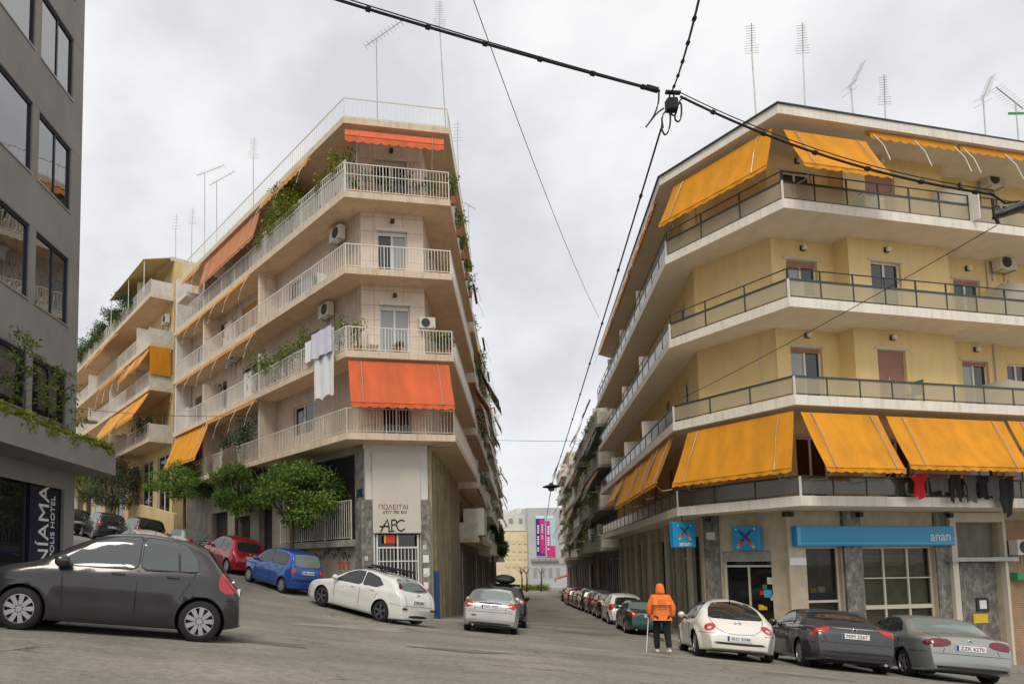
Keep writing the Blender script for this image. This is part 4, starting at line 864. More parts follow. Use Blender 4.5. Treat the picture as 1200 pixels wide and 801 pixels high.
plants(PLe, PS[0], [(9.3, 2.2, .9, 700), (10.5, 2.1, .8, 600), (11.6, 1.6, .6, 400)], 'large potted shrub from the corner on the pink first floor side balcony', 71, 'leaf_dark')
pot_plant(PCe, LPCe-.45, PS[3], -.38, 1.35, .3, 160, 'round potted bush at the end of the top corner balcony', 81, 'leaf_bright', .1)
for k in range(5):
    pot_plant(PRe, .4+2.3*k, PS[3]-(.2 if k else 0), .05, 1.1, .5, 320, ORD[k]+' trailing plant from the corner on the pink top balcony over the narrow street', 85+k, 'leaf_balcony', .13, group='trailing plants over the narrow street', droop=.8)
# hanging sheets
def sheet(fr, u0, u1, zt, zb, w, m, label, seed=0):
    rg = random.Random(seed); nu, nv = 14, 10; g = MB(); ph = rg.random()*6
    for e in (0, .01):
        o = len(g.v); g.v += [fr.p(u0+(u1-u0)*i/nu, w+.05*math.sin(i*1.1+ph)*(.25+.75*j/nv)+e, zt+(zb-zt)*j/nv*(1+.03*math.sin(i*.9+ph))) for j in range(nv+1) for i in range(nu+1)]
        g.f += [(o+j*(nu+1)+i, o+j*(nu+1)+i+1, o+(j+1)*(nu+1)+i+1, o+(j+1)*(nu+1)+i) for j in range(nv) for i in range(nu)]
    return tag(g.build('hanging_sheet', MT[m], None, True), label, 'laundry', 'laundry on the pink block')
zr = PS[1]+1.0
sheet(PLe, PLe.px(391, 420, .15)[0], PLe.px(367, 420, .15)[0], zr+.05, PLe.px(378, 466, .15)[1], .12, 'white_cloth', 'long white sheet hanging over the second floor rail of the pink block', 1)
sheet(PLe, PLe.px(389, 410, .2)[0], PLe.px(366, 410, .2)[0], zr+.12, PLe.px(375, 418, .2)[1], .22, 'violet_cloth', 'short lilac cloth draped over the long white sheet', 2)
sheet(PLe, PLe.px(365, 410, .15)[0], PLe.px(357, 410, .15)[0], zr, PLe.px(360, 425, .15)[1], .14, 'white_cloth', 'small cream towel on the rail beside the long white sheet', 3)
for k, u in enumerate((9.6, 10.4, 12.6)): sheet(PLe, u, u+.7, PS[0]+.98, PS[0]+.1, .1, 'brown_cloth', ORD[k]+' brown blanket from the corner hung over the pink first floor rail', 5+k)
# things standing on the balconies
mat('chair_white', (.70, .69, .66), .6, .05, 4, 0); mat('cabinet_beige', (.58, .52, .42), .7, .08, 3, .05); mat('plastic_green', (.06, .16, .09), .6, .1, 4, 0)
def chair(fr, u, w, z, label, m='chair_white', turn=1):
    t = thing('balcony_chair', label, 'chair', fr.p(u, w, z), 'chairs on the balconies')
    MB().fbox(fr, u-.22, u+.22, w-.22, w+.22, z+.42, z+.455).build('seat', MT[m], t)
    for a in (-.2, .17):
        for b in (-.2, .17): MB().fbox(fr, u+a, u+a+.03, w+b, w+b+.03, z, z+.42).build('leg', MT[m], t)
    bk = MB(); e = u-.22 if turn > 0 else u+.19
    for k in range(5): bk.fbox(fr, e, e+.03, w-.2+.085*k, w-.14+.085*k, z+.456, z+.86)
    bk.fbox(fr, e, e+.03, w-.22, w+.22, z+.861, z+.92); bk.build('backrest', MT[m], t)
def cabinet(fr, u, w, z, wd, h, label, m='chair_white'):
    t = thing('balcony_cabinet', label, 'cabinet', fr.p(u, w, z), 'cabinets on the balconies'); MB().fbox(fr, u, u+wd, w, w+.4, z+.03, z+h).build('carcass', MT[m], t, bevel=.01)
    for k in range(2): MB().fbox(fr, u+.02+wd/2*k, u+wd/2-.01+wd/2*k, w+.401, w+.415, z+.06, z+h-.03).build('door', MT[m], t)
    for k in range(2): MB().fbox(fr, u+wd/2-.05+.07*k, u+wd/2-.035+.07*k, w+.416, w+.435, z+h*.45, z+h*.6).build('handle', MT['dark_frame'], t)
cabinet(PLf, 9.0, .02, PS[1], .9, 1.7, 'white cabinet on the second floor side balcony of the pink block'); cabinet(PLf, 13.0-.9, .02, PS[0], .8, 1.5, 'beige cabinet on the first floor side balcony behind the large shrubs', 'cabinet_beige')
cabinet(PLf, 11.4, .02, PS[2], .9, 1.8, 'beige cabinet on the third floor side balcony of the pink block', 'cabinet_beige'); cabinet(PLf, 17.7, .02, PS[1], .7, 1.6, 'white cabinet at the uphill end of the pink second floor balcony')
chair(PCe, 1.2, -.7, PS[1], 'white slatted chair on the pink second floor corner balcony'); chair(PLe, 2.6, -.7, PS[2], 'white slatted chair on the pink third floor side balcony', turn=-1); chair(PLe, 3.4, -.7, PS[2], 'green chair beside the white one on the pink third floor side balcony', 'plastic_green')
chair(PLe, 12.8, -.7, PS[2], 'white slatted chair near the cabinet on the pink third floor balcony'); chair(YRe, 1.6, -1.0, YS[2], 'white slatted chair on the third balcony of the yellow block near the chamfer'); chair(YRe, 5.6, -.8, YS[1], 'green chair on the second balcony of the yellow block below the closed shutter', 'plastic_green', -1)
chair(YCe, 2.2, -.8, YS[3], 'dark green chair on the top chamfer balcony of the yellow block', 'plastic_green'); cabinet(YR, 3.0, BAYW+.02, YS[3], .8, 1.0, 'low white cabinet on the top balcony of the yellow block')
# antennas
def antenna(x, y, z0, h, kind, label, yaw=0., tilt=0., el=12, group='television antennas on the roofs'):
    t = thing('antenna', label, 'antenna', (x, y, z0), group); top = (x+tilt*h, y, z0+h)
    MB().tube([(x, y, z0), top], .022, 6).build('mast', MT['galvanised'], t); c, s = math.cos(yaw), math.sin(yaw)
    b = MB(); e = MB()
    if kind == 'yagi':      # boom sloping up, short dipoles
        L = 1.1; bp = lambda k: (top[0]+c*L*k*.55, top[1]+s*L*k*.55, top[2]-.1+L*k*.9)
        b.tube([bp(-.15), bp(1)], .018, 5)
        for k in range(el):
            p = bp(k/(el-1)); hw = .17-.05*k/el; e.tube([(p[0]-s*hw, p[1]+c*hw, p[2]), (p[0]+s*hw, p[1]-c*hw, p[2])], .008, 4)
        for j in (-1, 1): p = bp(-.1); e.tube([(p[0]-s*.3, p[1]+c*.3, p[2]+j*.12), (p[0]+s*.3, p[1]-c*.3, p[2]+j*.12)], .008, 4)
    elif kind == 'upright':
        b.tube([(top[0], top[1], top[2]-.1), (top[0]+.05*c, top[1], top[2]+1.1)], .02, 5)
        for k in range(el):
            zz = top[2]-.05+1.1*k/el; hw = .27 if k < el*.3 else .18; e.tube([(top[0]-c*hw, top[1]-s*hw, zz), (top[0]+c*hw, top[1]+s*hw, zz+.08)], .008, 4)
    else:                    # flat boom
        L = 1.7; b.tube([(top[0]-c*L*.75, top[1]-s*L*.75, top[2]+.25), (top[0]+c*L*.3, top[1]+s*L*.3, top[2]-.12)], .018, 5)
        for k in range(el):
            q = -.75+1.05*k/(el-1); p = (top[0]+c*L*q, top[1]+s*L*q, top[2]-.02-.33*q); hw = .2; e.tube([(p[0]-s*hw, p[1]+c*hw, p[2]), (p[0]+s*hw, p[1]-c*hw, p[2])], .008, 4)
    b.build('boom', MT['galvanised'], t); e.build('dipoles', MT['galvanised'], t); return t
def ant_px(xb, yb, xt, yt, fr, w, z, kind, label, **k):
    """mast foot on a roof of height z seen at column xb, top at (xt, yt)"""
    u = fr.px(xb, yb, w)[0]; p = fr.p(u, w, z); tp = at_y(xt, yt, p[1]); return antenna(p[0], p[1], z, tp[2]-z, kind, label, tilt=(tp[0]-p[0])/(tp[2]-z), **k)
ant_px(442, 122, 441, 45, PCe, -.4, PS[4], 'flat', 'tall antenna with a slanting boom above the pink chamfered corner', yaw=2.6)
ant_px(522, 128, 515, 30, PCe, -.15, PS[4], 'upright', 'tallest thin antenna at the narrow street end of the pink roof railing', yaw=.3)
ant_px(297, 232, 297, 185, PLe, -.8, PS[4], 'upright', 'short many armed antenna over the middle of the pink roof', yaw=.6)
ant_px(240, 290, 240, 202, PLe, -1.2, PS[4], 'flat', 'antenna with a long slanting boom at the uphill part of the pink roof', yaw=2.9)
ant_px(254, 275, 254, 212, PLe, -1.6, PS[4], 'flat', 'thin antenna beside the long slanting boom on the pink roof', yaw=2.7, el=7)
ant_px(224, 300, 225, 262, PLe, -1.8, PS[4], 'upright', 'small antenna near the uphill end of the pink roof', yaw=.2, el=7)
ant_px(206, 318, 206, 268, PLe, -2.2, PS[4], 'upright', 'smallest distant antenna at the uphill end of the pink roof', yaw=.4, el=5)
ant_px(538, 205, 536, 165, PRe, -.3, PS[4], 'upright', 'thin antenna on the narrow street edge of the pink roof', yaw=.2, el=6)
ant_px(549, 268, 549, 240, PRe, -.3, PS[4], 'flat', 'slanting antenna leaning over the narrow street edge of the pink roof', yaw=.5, el=6)
for k, (xb, yb, xt, yt, kd, lb, yw) in enumerate(((886, 130, 881, 62, 'upright', 'tall upright antenna behind the chamfer of the yellow roof', .1), (943, 130, 941, 62, 'upright', 'tall upright antenna with many arms just past the yellow roof corner', .12), (1000, 138, 997, 98, 'yagi', 'antenna with a raised boom in the middle of the yellow roof', .2),
        (1037, 145, 1037, 122, 'upright', 'short thin antenna on the yellow roof between two taller ones', .15), (1155, 165, 1152, 112, 'yagi', 'antenna with side wings and a mast clamp on the yellow roof', .3), (1194, 172, 1190, 120, 'flat', 'antenna with a green reflector at the edge of the yellow roof', .4))):
    t = ant_px(xb, yb, xt, yt, YRe if xb > 900 else YCe, -1.0, YS[4], kd, lb, yaw=yw)
    if k == 5: MB().box(t.location.x-.28, t.location.x+.3, t.location.y-.02, t.location.y+.02, YS[4]+1.95, YS[4]+2.03).build('reflector', MT['sticker_green'], t)
sidewalk('pavement', [WDe, WD, WC, WCe], [PRend-nPR*.35, D_+np.array([.35, -1.0]), C_+np.array([.2, -1.1]), PLend-nPL*.55], 16)
# ================================================================= grey hotel on the left edge
H_ = np.array(at_y(93, 300, 20.5)[:2]); HD = np.array([.0802, 1.])
ho = thing('grey_hotel', 'modern dark grey rendered hotel with long windows and a planted canopy', 'building', (H_[0]-4, H_[1]-5, -.5))
HF = Fr(H_, -HD, (1, 0)); ndh = np.array([-HF.n[0], -HF.n[1]]); LH = 18.
HS_ = Fr(H_, ndh, (0, 1))
zs = [HF.px(81, y)[1] for y in (112, 38, 248, 172, 383, 304, 500, 440)]
flz = [(zs[6], zs[7]), (zs[4], zs[5]), (zs[2], zs[3]), (zs[0], zs[1]), (zs[0]+3.3, zs[1]+3.3)]
ue = [HF.px(x, 300)[0] for x in (81, 42, 34)]
bays = [(ue[0], ue[1])]; u = ue[2]; wdt = (ue[1]-ue[0])*1.6
while u < LH-1: bays.append((u, min(LH-.3, u+wdt))); u += wdt+.4
zp = HF.px(95, 541)[1]
m = MB(); panel(m, HF, 0, LH, -3, zs[1]+4.3, [(a, b, c, d) for c, d in flz for a, b in bays]+[(HF.px(75, 600)[0], LH-.5, -2, HF.px(40, 566)[1])], .10)
m.build('wall', MT['grey_render'], ho)
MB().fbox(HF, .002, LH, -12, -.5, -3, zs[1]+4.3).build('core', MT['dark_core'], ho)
MB().fbox(HF, -.02, .0, -12, -.001, -3, zs[1]+4.3).build('side_wall', MT['grey_render'], ho)
MB().fbox(HF, -.025, LH, -11.9, -.003, zs[1]+4.301, zs[1]+4.6).build('roof_edge', MT['grey_render'], ho)
for i, (c, d) in enumerate(flz):
    for k, (a, b) in enumerate(bays):
        if a > 14: continue
        f = MB(); t = .06
        for r in ((a, a+t, c, d), (b-t, b, c, d), (a+t, b-t, c, c+t*.6), (a+t, b-t, d-t*1.4, d)): f.fbox(HF, r[0], r[1], -.14, -.05, r[2], r[3])
        mu = a+(b-a)*(.47 if k == 0 else .62); f.fbox(HF, mu-.03, mu+.03, -.137, -.06, c+t*.6, d-t*1.4)
        fo = f.build('window', MT['navy_frame'], ho)
        for p, q2 in ((a+t, mu-.03), (mu+.03, b-t)): MB().fbox(HF, p, q2, -.10, -.09, c+t*.6, d-t*1.4).build('pane', MT['pane_mirror' if i else 'pane_shop'], fo)
        if i == 0 and k < 2: MB().fbox(HF, a+t+.1, b-t-.6, -.24, -.20, c+.25, d).build('curtain', MT['white_cloth'], fo)
        MB().fbox(HF, a-.02, b+.02, .003, .03, c-.05, c-.002).build('window_sill', MT['grey_metal'], fo)
# panel joints
for i in range(4):
    MB().fbox(HF, .0, LH, .0015, .004, flz[i][1]+.02, flz[i][1]+.035).build('panel_joint', MT['concrete_dark'], ho)
# planter canopy
zc0, zc1 = HF.px(108, 549, 1.1)[1], HF.px(108, 521, 1.1)[1]
pl = MB(); pl.fbox(HF, -.35, LH, -.1, 1.12, zc0, zc0+.22); pl.fbox(HF, -.35, LH, 1.02, 1.121, zc0+.221, zc1); pl.fbox(HF, -.35, -.25, .0, 1.02, zc0+.221, zc1); plo = pl.build('planter_canopy', MT['grey_render'], ho)
MB().fbox(HF, -.25, LH, .01, 1.02, zc0+.221, zc1-.08).build('soil', MT['concrete_dark'], plo)
t = thing('canopy_ground_cover', 'bright yellow green trailing plants filling the hotel canopy planter', 'plant', HF.p(2, .6, zc1-.1))
leaf_cloud('foliage', [(HF.p(-.2+.35*k, .65+.25*math.sin(k*2.1), zc1+.02+.06*math.sin(k*1.7)), (.38, .50, .22+.08*math.sin(k*3.)), 1) for k in range(22)], 15000, .13, MT['leaf_bright'], t, 5, .1, .1)
for k, (x, yt, yb, n, lb) in enumerate(((27, 388, 490, 700, 'taller young tree growing from the hotel canopy planter'), (72, 430, 500, 500, 'shorter young tree in the hotel canopy planter near the building corner'))):
    u = HF.px(x, 480, .5)[0]; p = HF.p(u, .5, zc1-.1); tp = HF.p(u, .5, HF.px(x, yt, .5)[1]); t = thing('planter_tree', lb, 'tree', p, 'young trees on the hotel canopy')
    tr = MB().tube([p, (p[0]+.05, p[1], (p[2]*2+tp[2])/3), (tp[0]-.03, tp[1], tp[2]-.1)], [.022, .018, .006], 6); H = tp[2]-p[2]; bl = []
    for j in range(13):
        f = .3+.68*j/12; a = j*2.4; r = .55*(1.05-f)+.12; q = (p[0]+r*math.cos(a), p[1]+r*math.sin(a)*.9, p[2]+H*f+.1*r); tr.tube([(p[0], p[1], p[2]+H*f-.18), q], [.010, .004], 5); bl.append((q, (.26, .26, .14), 1))
    tr.build('trunk', MT['bark'], t); leaf_cloud('crown', bl, n, .11, MT['leaf_balcony'], t, 21+k, .3, .1)
# ground floor: dark entrance with vertical sign
zsg = HF.px(58, 600)[1]
us = HF.px(75, 600)[0]; u2 = HF.px(40, 600)[0]
d = MB(); d.fbox(HF, us, LH-.6, -.28, -.26, -2, HF.px(40, 566)[1]); d.build('entrance_recess', MT['navy_frame'], ho)
sgp = MB().fbox(HF, us+.05, u2, -.22, -.12, -1.6, HF.px(58, 571)[1]).build('sign_panel', MT['navy_frame'], ho)
for k in range(3):
    a = u2+.15+1.3*k; f = MB().fbox(HF, a, a+.06, -.25, -.15, -2, 2.6); f.fbox(HF, a+1.15, a+1.21, -.25, -.15, -2, 2.6); fo = f.build('glass_door', MT['dark_frame'], ho); MB().fbox(HF, a+.06, a+1.15, -.21, -.20, -2, 2.6).build('pane', MT['pane_dark'], fo)
text_part('lettering', 'NÍAMA', sgp, HF, HF.px(56, 617)[0], HF.px(56, 612)[1]-.1, -.112, .74, MT['sign_white'], .02, rot=math.pi/2)
text_part('lettering', 'ACROPOLIS HOTEL', sgp, HF, HF.px(66, 617)[0], HF.px(66, 617)[1]-.42, -.112, .30, MT['sign_white'], .02, rot=math.pi/2)
# ================================================================= cars
def paint(name, col, metal=.35, rough=.32):
    m = mat('paint_'+name, col, rough, .03, 1.5, 0, metal=metal, spec=.5, coat=.75, dirt=.10, dirtcol=(.16, .14, .12), dscale=(1.5, 1.5, 1.5)); return m
mat('tyre', (.02, .02, .02), .85, .1, 8, .2); mat('rim_silver', (.42, .42, .42), .35, .08, 6, 0, metal=.7); mat('trim_black', (.02, .02, .021), .55, .1, 6, 0); mat('rim_dark', (.16, .16, .16), .4, .08, 6, 0, metal=.6)
mat('tail_red', (.42, .012, .012), .18, .1, 5, 0, spec=.7, coat=.5); mat('tail_dark_red', (.13, .008, .012), .18, .1, 5, 0, spec=.7, coat=.5); mat('lamp_clear', (.62, .60, .58), .15, .1, 5, 0, spec=.7); mat('lamp_amber', (.6, .2, .02), .2, .1, 5, 0)
mat('chrome', (.62, .62, .62), .15, .05, 5, 0, metal=1); glassmat('car_glass', (.022, .028, .028), 0, .03); glassmat('car_glass_mid', (.075, .09, .088), 0, .04); glassmat('car_glass_light', (.16, .20, .19), 0, .05)
def chaikin(p, n=2, closed=False, k=.25):
    p = [np.array(q, float) for q in p]
    for _ in range(n):
        o = [] if closed else [p[0]]; N = len(p)
        for i in range(N if closed else N-1):
            a, b = p[i], p[(i+1) % N]; o += [a*(1-k)+b*k, a*k+b*(1-k)]
        if not closed: o.append(p[-1])
        p = o
    return p
class Body:
    def __init__(s, sp):
        s.sp = sp; s.L, s.W, s.H = sp['L'], sp['W'], sp['H']; pr = np.array(chaikin(sp['prof'], 2)); s.px, s.pz = pr[:, 0], pr[:, 1]
        s.ro, s.wb, s.r = sp['ro'], sp['wb'], sp['r']; s.belt = sp['belt']; s.tum = sp.get('tum', .34); s.crown = sp.get('crown', .035); s.ef, s.er = sp.get('ef', .8), sp.get('er', .5); s.af, s.ar = sp.get('af', .24), sp.get('ar', .14)
    def zt(s, x): return float(np.interp(x, s.px, s.pz))
    def zb(s, x):
        c = s.sp.get('clear', .19); e = min(x, s.L-x); return c+.07*max(0, 1-e/.5)**1.6
    def blt(s, x): return s.belt[0]+(s.belt[1]-s.belt[0])*x/s.L
    def hw0(s, x, z):
        k = 1.; t = max(0, (x-(s.L-s.ef))/s.ef); k -= s.af*t**2.6; t = max(0, (s.er-x)/s.er); k -= s.ar*t**2.4
        h = s.W/2*k; b = s.blt(x); zm = .58
        if z < zm: h -= .055*((zm-z)/.4)**2
        else: h -= .03*((min(z, b)-zm)/.35)**2
        if z > b: h -= s.tum*(z-b)+.12*(z-b)**2+s.sp.get('shoulder', .03)*min(1, (z-b)/.05)
        zc = b-.10; h += .012*max(0, 1-abs(z-zc)/.05)*(1 if .25 < x < s.L-.3 else 0); h -= .014*max(0, 1-abs(z-.50)/.14)*(1 if s.ro+.4 < x < s.ro+s.wb-.4 else 0)
        # flared arches
        for ax in (s.ro, s.ro+s.wb):
            d = math.hypot(x-ax, z-s.r)
            if d < s.r+.16: h += s.sp.get('flare', .018)*max(0, 1-abs(d-s.r-.05)/.11)
        return max(.05, h)
    def hw(s, x, z):
        zt = s.zt(x)-s.crown; rc = min(s.sp.get('rc', .085), max(.03, (zt-s.zb(x))*.3)); h = s.hw0(x, min(z, zt))
        if z > zt-rc: t = min(1, (z-(zt-rc))/rc); h -= rc*1.15*(1-math.sqrt(max(0, 1-t*t)))
        return max(.03, h)
    def inside(s, x, y, z):
        if x < 0 or x > s.L or z < s.zb(x): return False
        zt = s.zt(x); e = zt-s.crown
        if z <= e: return abs(y) <= s.hw(x, z)
        if z > zt: return False
        return abs(y) <= s.hw(x, e)*math.sqrt(max(0, (zt-z)/s.crown))
    def surf(s, p, d, far=2.5):
        """march from p along d (unit, inward) to the surface"""
        step = .03; t = 0; p = np.array(p, float); d = np.array(d, float)
        while t < far*2:
            if s.inside(*(p+d*t)): break
            t += step
        else: return None
        a, b = t-step, t
        for _ in range(9):
            m = (a+b)/2
            if s.inside(*(p+d*m)): b = m
            else: a = m
        return p+d*a
    def mesh(s):
        N = 400; xs = np.linspace(0, s.L, N); zz = np.interp(xs, s.px, s.pz); al = np.concatenate([[0], np.cumsum(np.hypot(np.diff(xs), np.diff(zz)*.8))]); n = s.sp.get('n', 84)
        st = np.interp(np.linspace(0, al[-1], n), al, xs); st = np.unique(np.concatenate([[0, .008, .03], st[1:-1], [s.L-.03, s.L-.008, s.L]]))
        ns, nt_ = 18, 6; mb = MB(); ring = []
        for x in st:
            zb, zt = s.zb(x), s.zt(x); e = zt-s.crown; pts = [(0, zb), (s.hw(x, zb)*.8, zb)]
            for k in range(ns+1):
                t = k/ns; t = 1-(1-t)**1.25; z = zb+(e-zb)*t; pts.append((s.hw(x, z), z))
            yt = s.hw(x, e)
            for k in range(1, nt_+1): y = yt*(1-k/nt_); pts.append((y, zt-s.crown*(y/yt)**2))
            ring.append(pts)
        m = len(ring[0]); M = 2*m-2
        for x, pts in zip(st, ring):
            mb.v += [(x, y, z) for y, z in pts]+[(x, -y, z) for y, z in pts[-2:0:-1]]
        cx = [s.ro, s.ro+s.wb]; Rr = s.r+s.sp.get('gap', .045); V = np.array(mb.v)
        D = np.min([np.hypot(V[:, 0]-c, V[:, 2]-s.r) for c in cx], axis=0); side = np.abs(V[:, 1]) > .45*s.W/2; ins = (D < Rr) & side
        for i in range(len(st)-1):
            for k in range(M):
                f = (i*M+k, i*M+(k+1) % M, (i+1)*M+(k+1) % M, (i+1)*M+k)
                if all(ins[j] for j in f): continue
                mb.f.append(f)
        for j in np.where(ins)[0]:
            c = min(cx, key=lambda c: abs(V[j, 0]-c)); d = np.array([V[j, 0]-c, V[j, 2]-s.r]); l = np.linalg.norm(d)
            if l > 1e-4 and l > Rr*.55: d = d/l*Rr; mb.v[j] = (c+d[0], V[j, 1], s.r+d[1])
        mb.f.append(tuple(range(M-1, -1, -1))); mb.f.append(tuple((len(st)-1)*M+k for k in range(M)))
        return mb
    def patch(s, poly, axis, eps=.006, rings=5, rnd=1, dens_=.07, cut=.25):
        """poly given in (a, z): axis 'L'/'R' side -> a=x ; 'B' from behind -> a=y ; 'F' from front -> a=y ; or ('Q', dir) diagonal"""
        p = chaikin(poly, rnd, True, cut) if rnd else [np.array(q, float) for q in poly]; P = []
        for i in range(len(p)):
            a, b = p[i], p[(i+1) % len(p)]; n = max(1, int(np.linalg.norm(b-a)/dens_)); P += [a+(b-a)*k/n for k in range(n)]
        c = sum(P)/len(P); mb = MB(); n = len(P); ok = True; vs = []
        def pj(q):
            a, z = q
            if axis == 'L': st, d = (a, 2, z), (0, -1, 0)
            elif axis == 'R': st, d = (a, -2, z), (0, 1, 0)
            elif axis == 'B': st, d = (-1, a, z), (1, 0, 0)
            elif axis == 'F': st, d = (s.L+1, a, z), (-1, 0, 0)
            else:
                dv = np.array(axis[1]); t = np.array([-dv[1], dv[0]]); o = np.array(axis[2]); q2 = o+t*a-dv*2; st, d = (q2[0], q2[1], z), (dv[0], dv[1], 0)
            h = s.surf(st, d)
            return None if h is None else tuple(h-np.array(d)*eps)
        for r in range(rings):
            for q in P: vs.append(pj(c+(q-c)*(1-r/rings)))
        vs.append(pj(c))
        last = next((v for v in vs if v is not None), None)
        if last is None: return mb
        vs = [v if v is not None else None for v in vs]
        fs = []
        for r in range(rings-1):
            for k in range(n): fs.append((r*n+k, r*n+(k+1) % n, (r+1)*n+(k+1) % n, (r+1)*n+k))
        for k in range(n): fs.append(((rings-1)*n+k, (rings-1)*n+(k+1) % n, rings*n))
        fs = [f for f in fs if all(vs[i] is not None for i in f)]
        mb.v = [v if v is not None else (0, 0, -9) for v in vs]; mb.f = fs
        used = sorted({i for f in fs for i in f}); mp = {o: i for i, o in enumerate(used)}; mb.v = [mb.v[i] for i in used]; mb.f = [tuple(mp[i] for i in f) for f in fs]
        return mb
def wheel(parent, x, y, r, side, style, rimm='rim_silver'):
    w = .20; prof = [(r*.68, -w/2), (r*.93, -w/2), (r, -w/2+.035), (r, w/2-.035), (r*.93, w/2), (r*.68, w/2)]
    t = MB().lathe(prof, (x, y, r), 'y', 28).build('wheel', MT['tyre'], parent, True, local=True)
    rm = MB(); s = side; R0 = r*.70; yo = y+s*(w/2-.015)
    rm.lathe([(R0, -.03*s), (R0*1.0, .012*s), (R0*.93, .015*s), (R0*.9, -.02*s)], (x, yo, r), 'y', 28)
    rm.lathe([(0, .012*s), (R0*.2, .012*s), (R0*.24, -.01*s)], (x, yo, r), 'y', 14)
    n = {'cover': 9, 'alloy5': 5, 'alloy7': 7, 'steel': 12}[style]
    for k in range(n):
        a = 2*math.pi*k/n+.3; wd = {'cover': .15, 'alloy5': .16, 'alloy7': .12, 'steel': .12}[style]
        for (r0, r1, w0, w1) in ((R0*.16, R0*.93, wd*.75, wd*1.15),):
            q = []
            for rr, ww in ((r0, w0), (r1, w1)):
                for e in (-1, 1): q.append((x+math.cos(a)*rr-math.sin(a)*e*ww*R0, r+math.sin(a)*rr+math.cos(a)*e*ww*R0))
            P = [q[0], q[1], q[3], q[2]]; rm.hexa([(p[0], yo-.012*s, p[1]) for p in P]+[(p[0], yo+.010*s, p[1]) for p in P])
    rm.build('rim', MT[rimm], t, local=True)
    MB().lathe([(0, -.05*s), (R0*.95, -.05*s)], (x, yo, r), 'y', 20).build('brake_disc', MT['trim_black'], t, local=True)
def text_local(body, parent, pos, size, material, axis='B', w=1.):
    cu = bpy.data.curves.new('lettering', 'FONT'); cu.body = body; cu.size = size; cu.extrude = .002; cu.align_x = 'CENTER'; cu.align_y = 'CENTER'; cu.resolution_u = 2
    tmp = bpy.data.objects.new('lettering_tmp', cu); COL.objects.link(tmp); me = text_mesh(tmp)
    for v in me.vertices: a, b, c = v.co; v.co = (pos[0]-c, pos[1]-a*w, pos[2]+b)
    me.materials.clear(); me.materials.append(material); o = bpy.data.objects.new('lettering', me); COL.objects.link(o); o.parent = parent; return o
CARS = {}
def add_plate(root, b, sp):
    z, txt = sp['plate']; h = b.surf((-1, 0, z), (1, 0, 0)); x = float(h[0])-.012
    p = MB().box(x-.012, x+.03, -.26, .26, z-.058, z+.058).build('number_plate', MT['sign_white'], root, local=True); MB().box(x-.015, x-.011, .215, .258, z-.054, z+.054).build('plate_band', MT['blue_plate'], p, local=True)
    text_local(txt, p, (x-.016, -.02, z-.004), .105, MT['black_paint'], w=.95)
def make_car(label, sp, paintmat, detail=2, group=None):
    key = (sp['L'], sp['H'], sp['er'])
    if key in CARS and sp.get('wiper') is CARS[key][2].get('wiper'):
        src, b, sp0, pm0 = CARS[key]; root = thing('parked_car', label, 'car', (0, 0, 0), group)
        for ch in list(src.children):
            if ch.name.split('.')[0] in ('number_plate', 'roof_rail', 'roof_bar', 'carrier_rail', 'roof_box'): continue
            c = copy_tree(ch, root)
            if c.material_slots and c.material_slots[0].material == pm0: c.material_slots[0].link = 'OBJECT'; c.material_slots[0].material = paintmat
        add_plate(root, b, sp); return root, b
    root, b = make_car0(label, sp, paintmat, detail, group); CARS[key] = (root, b, sp, paintmat); return root, b
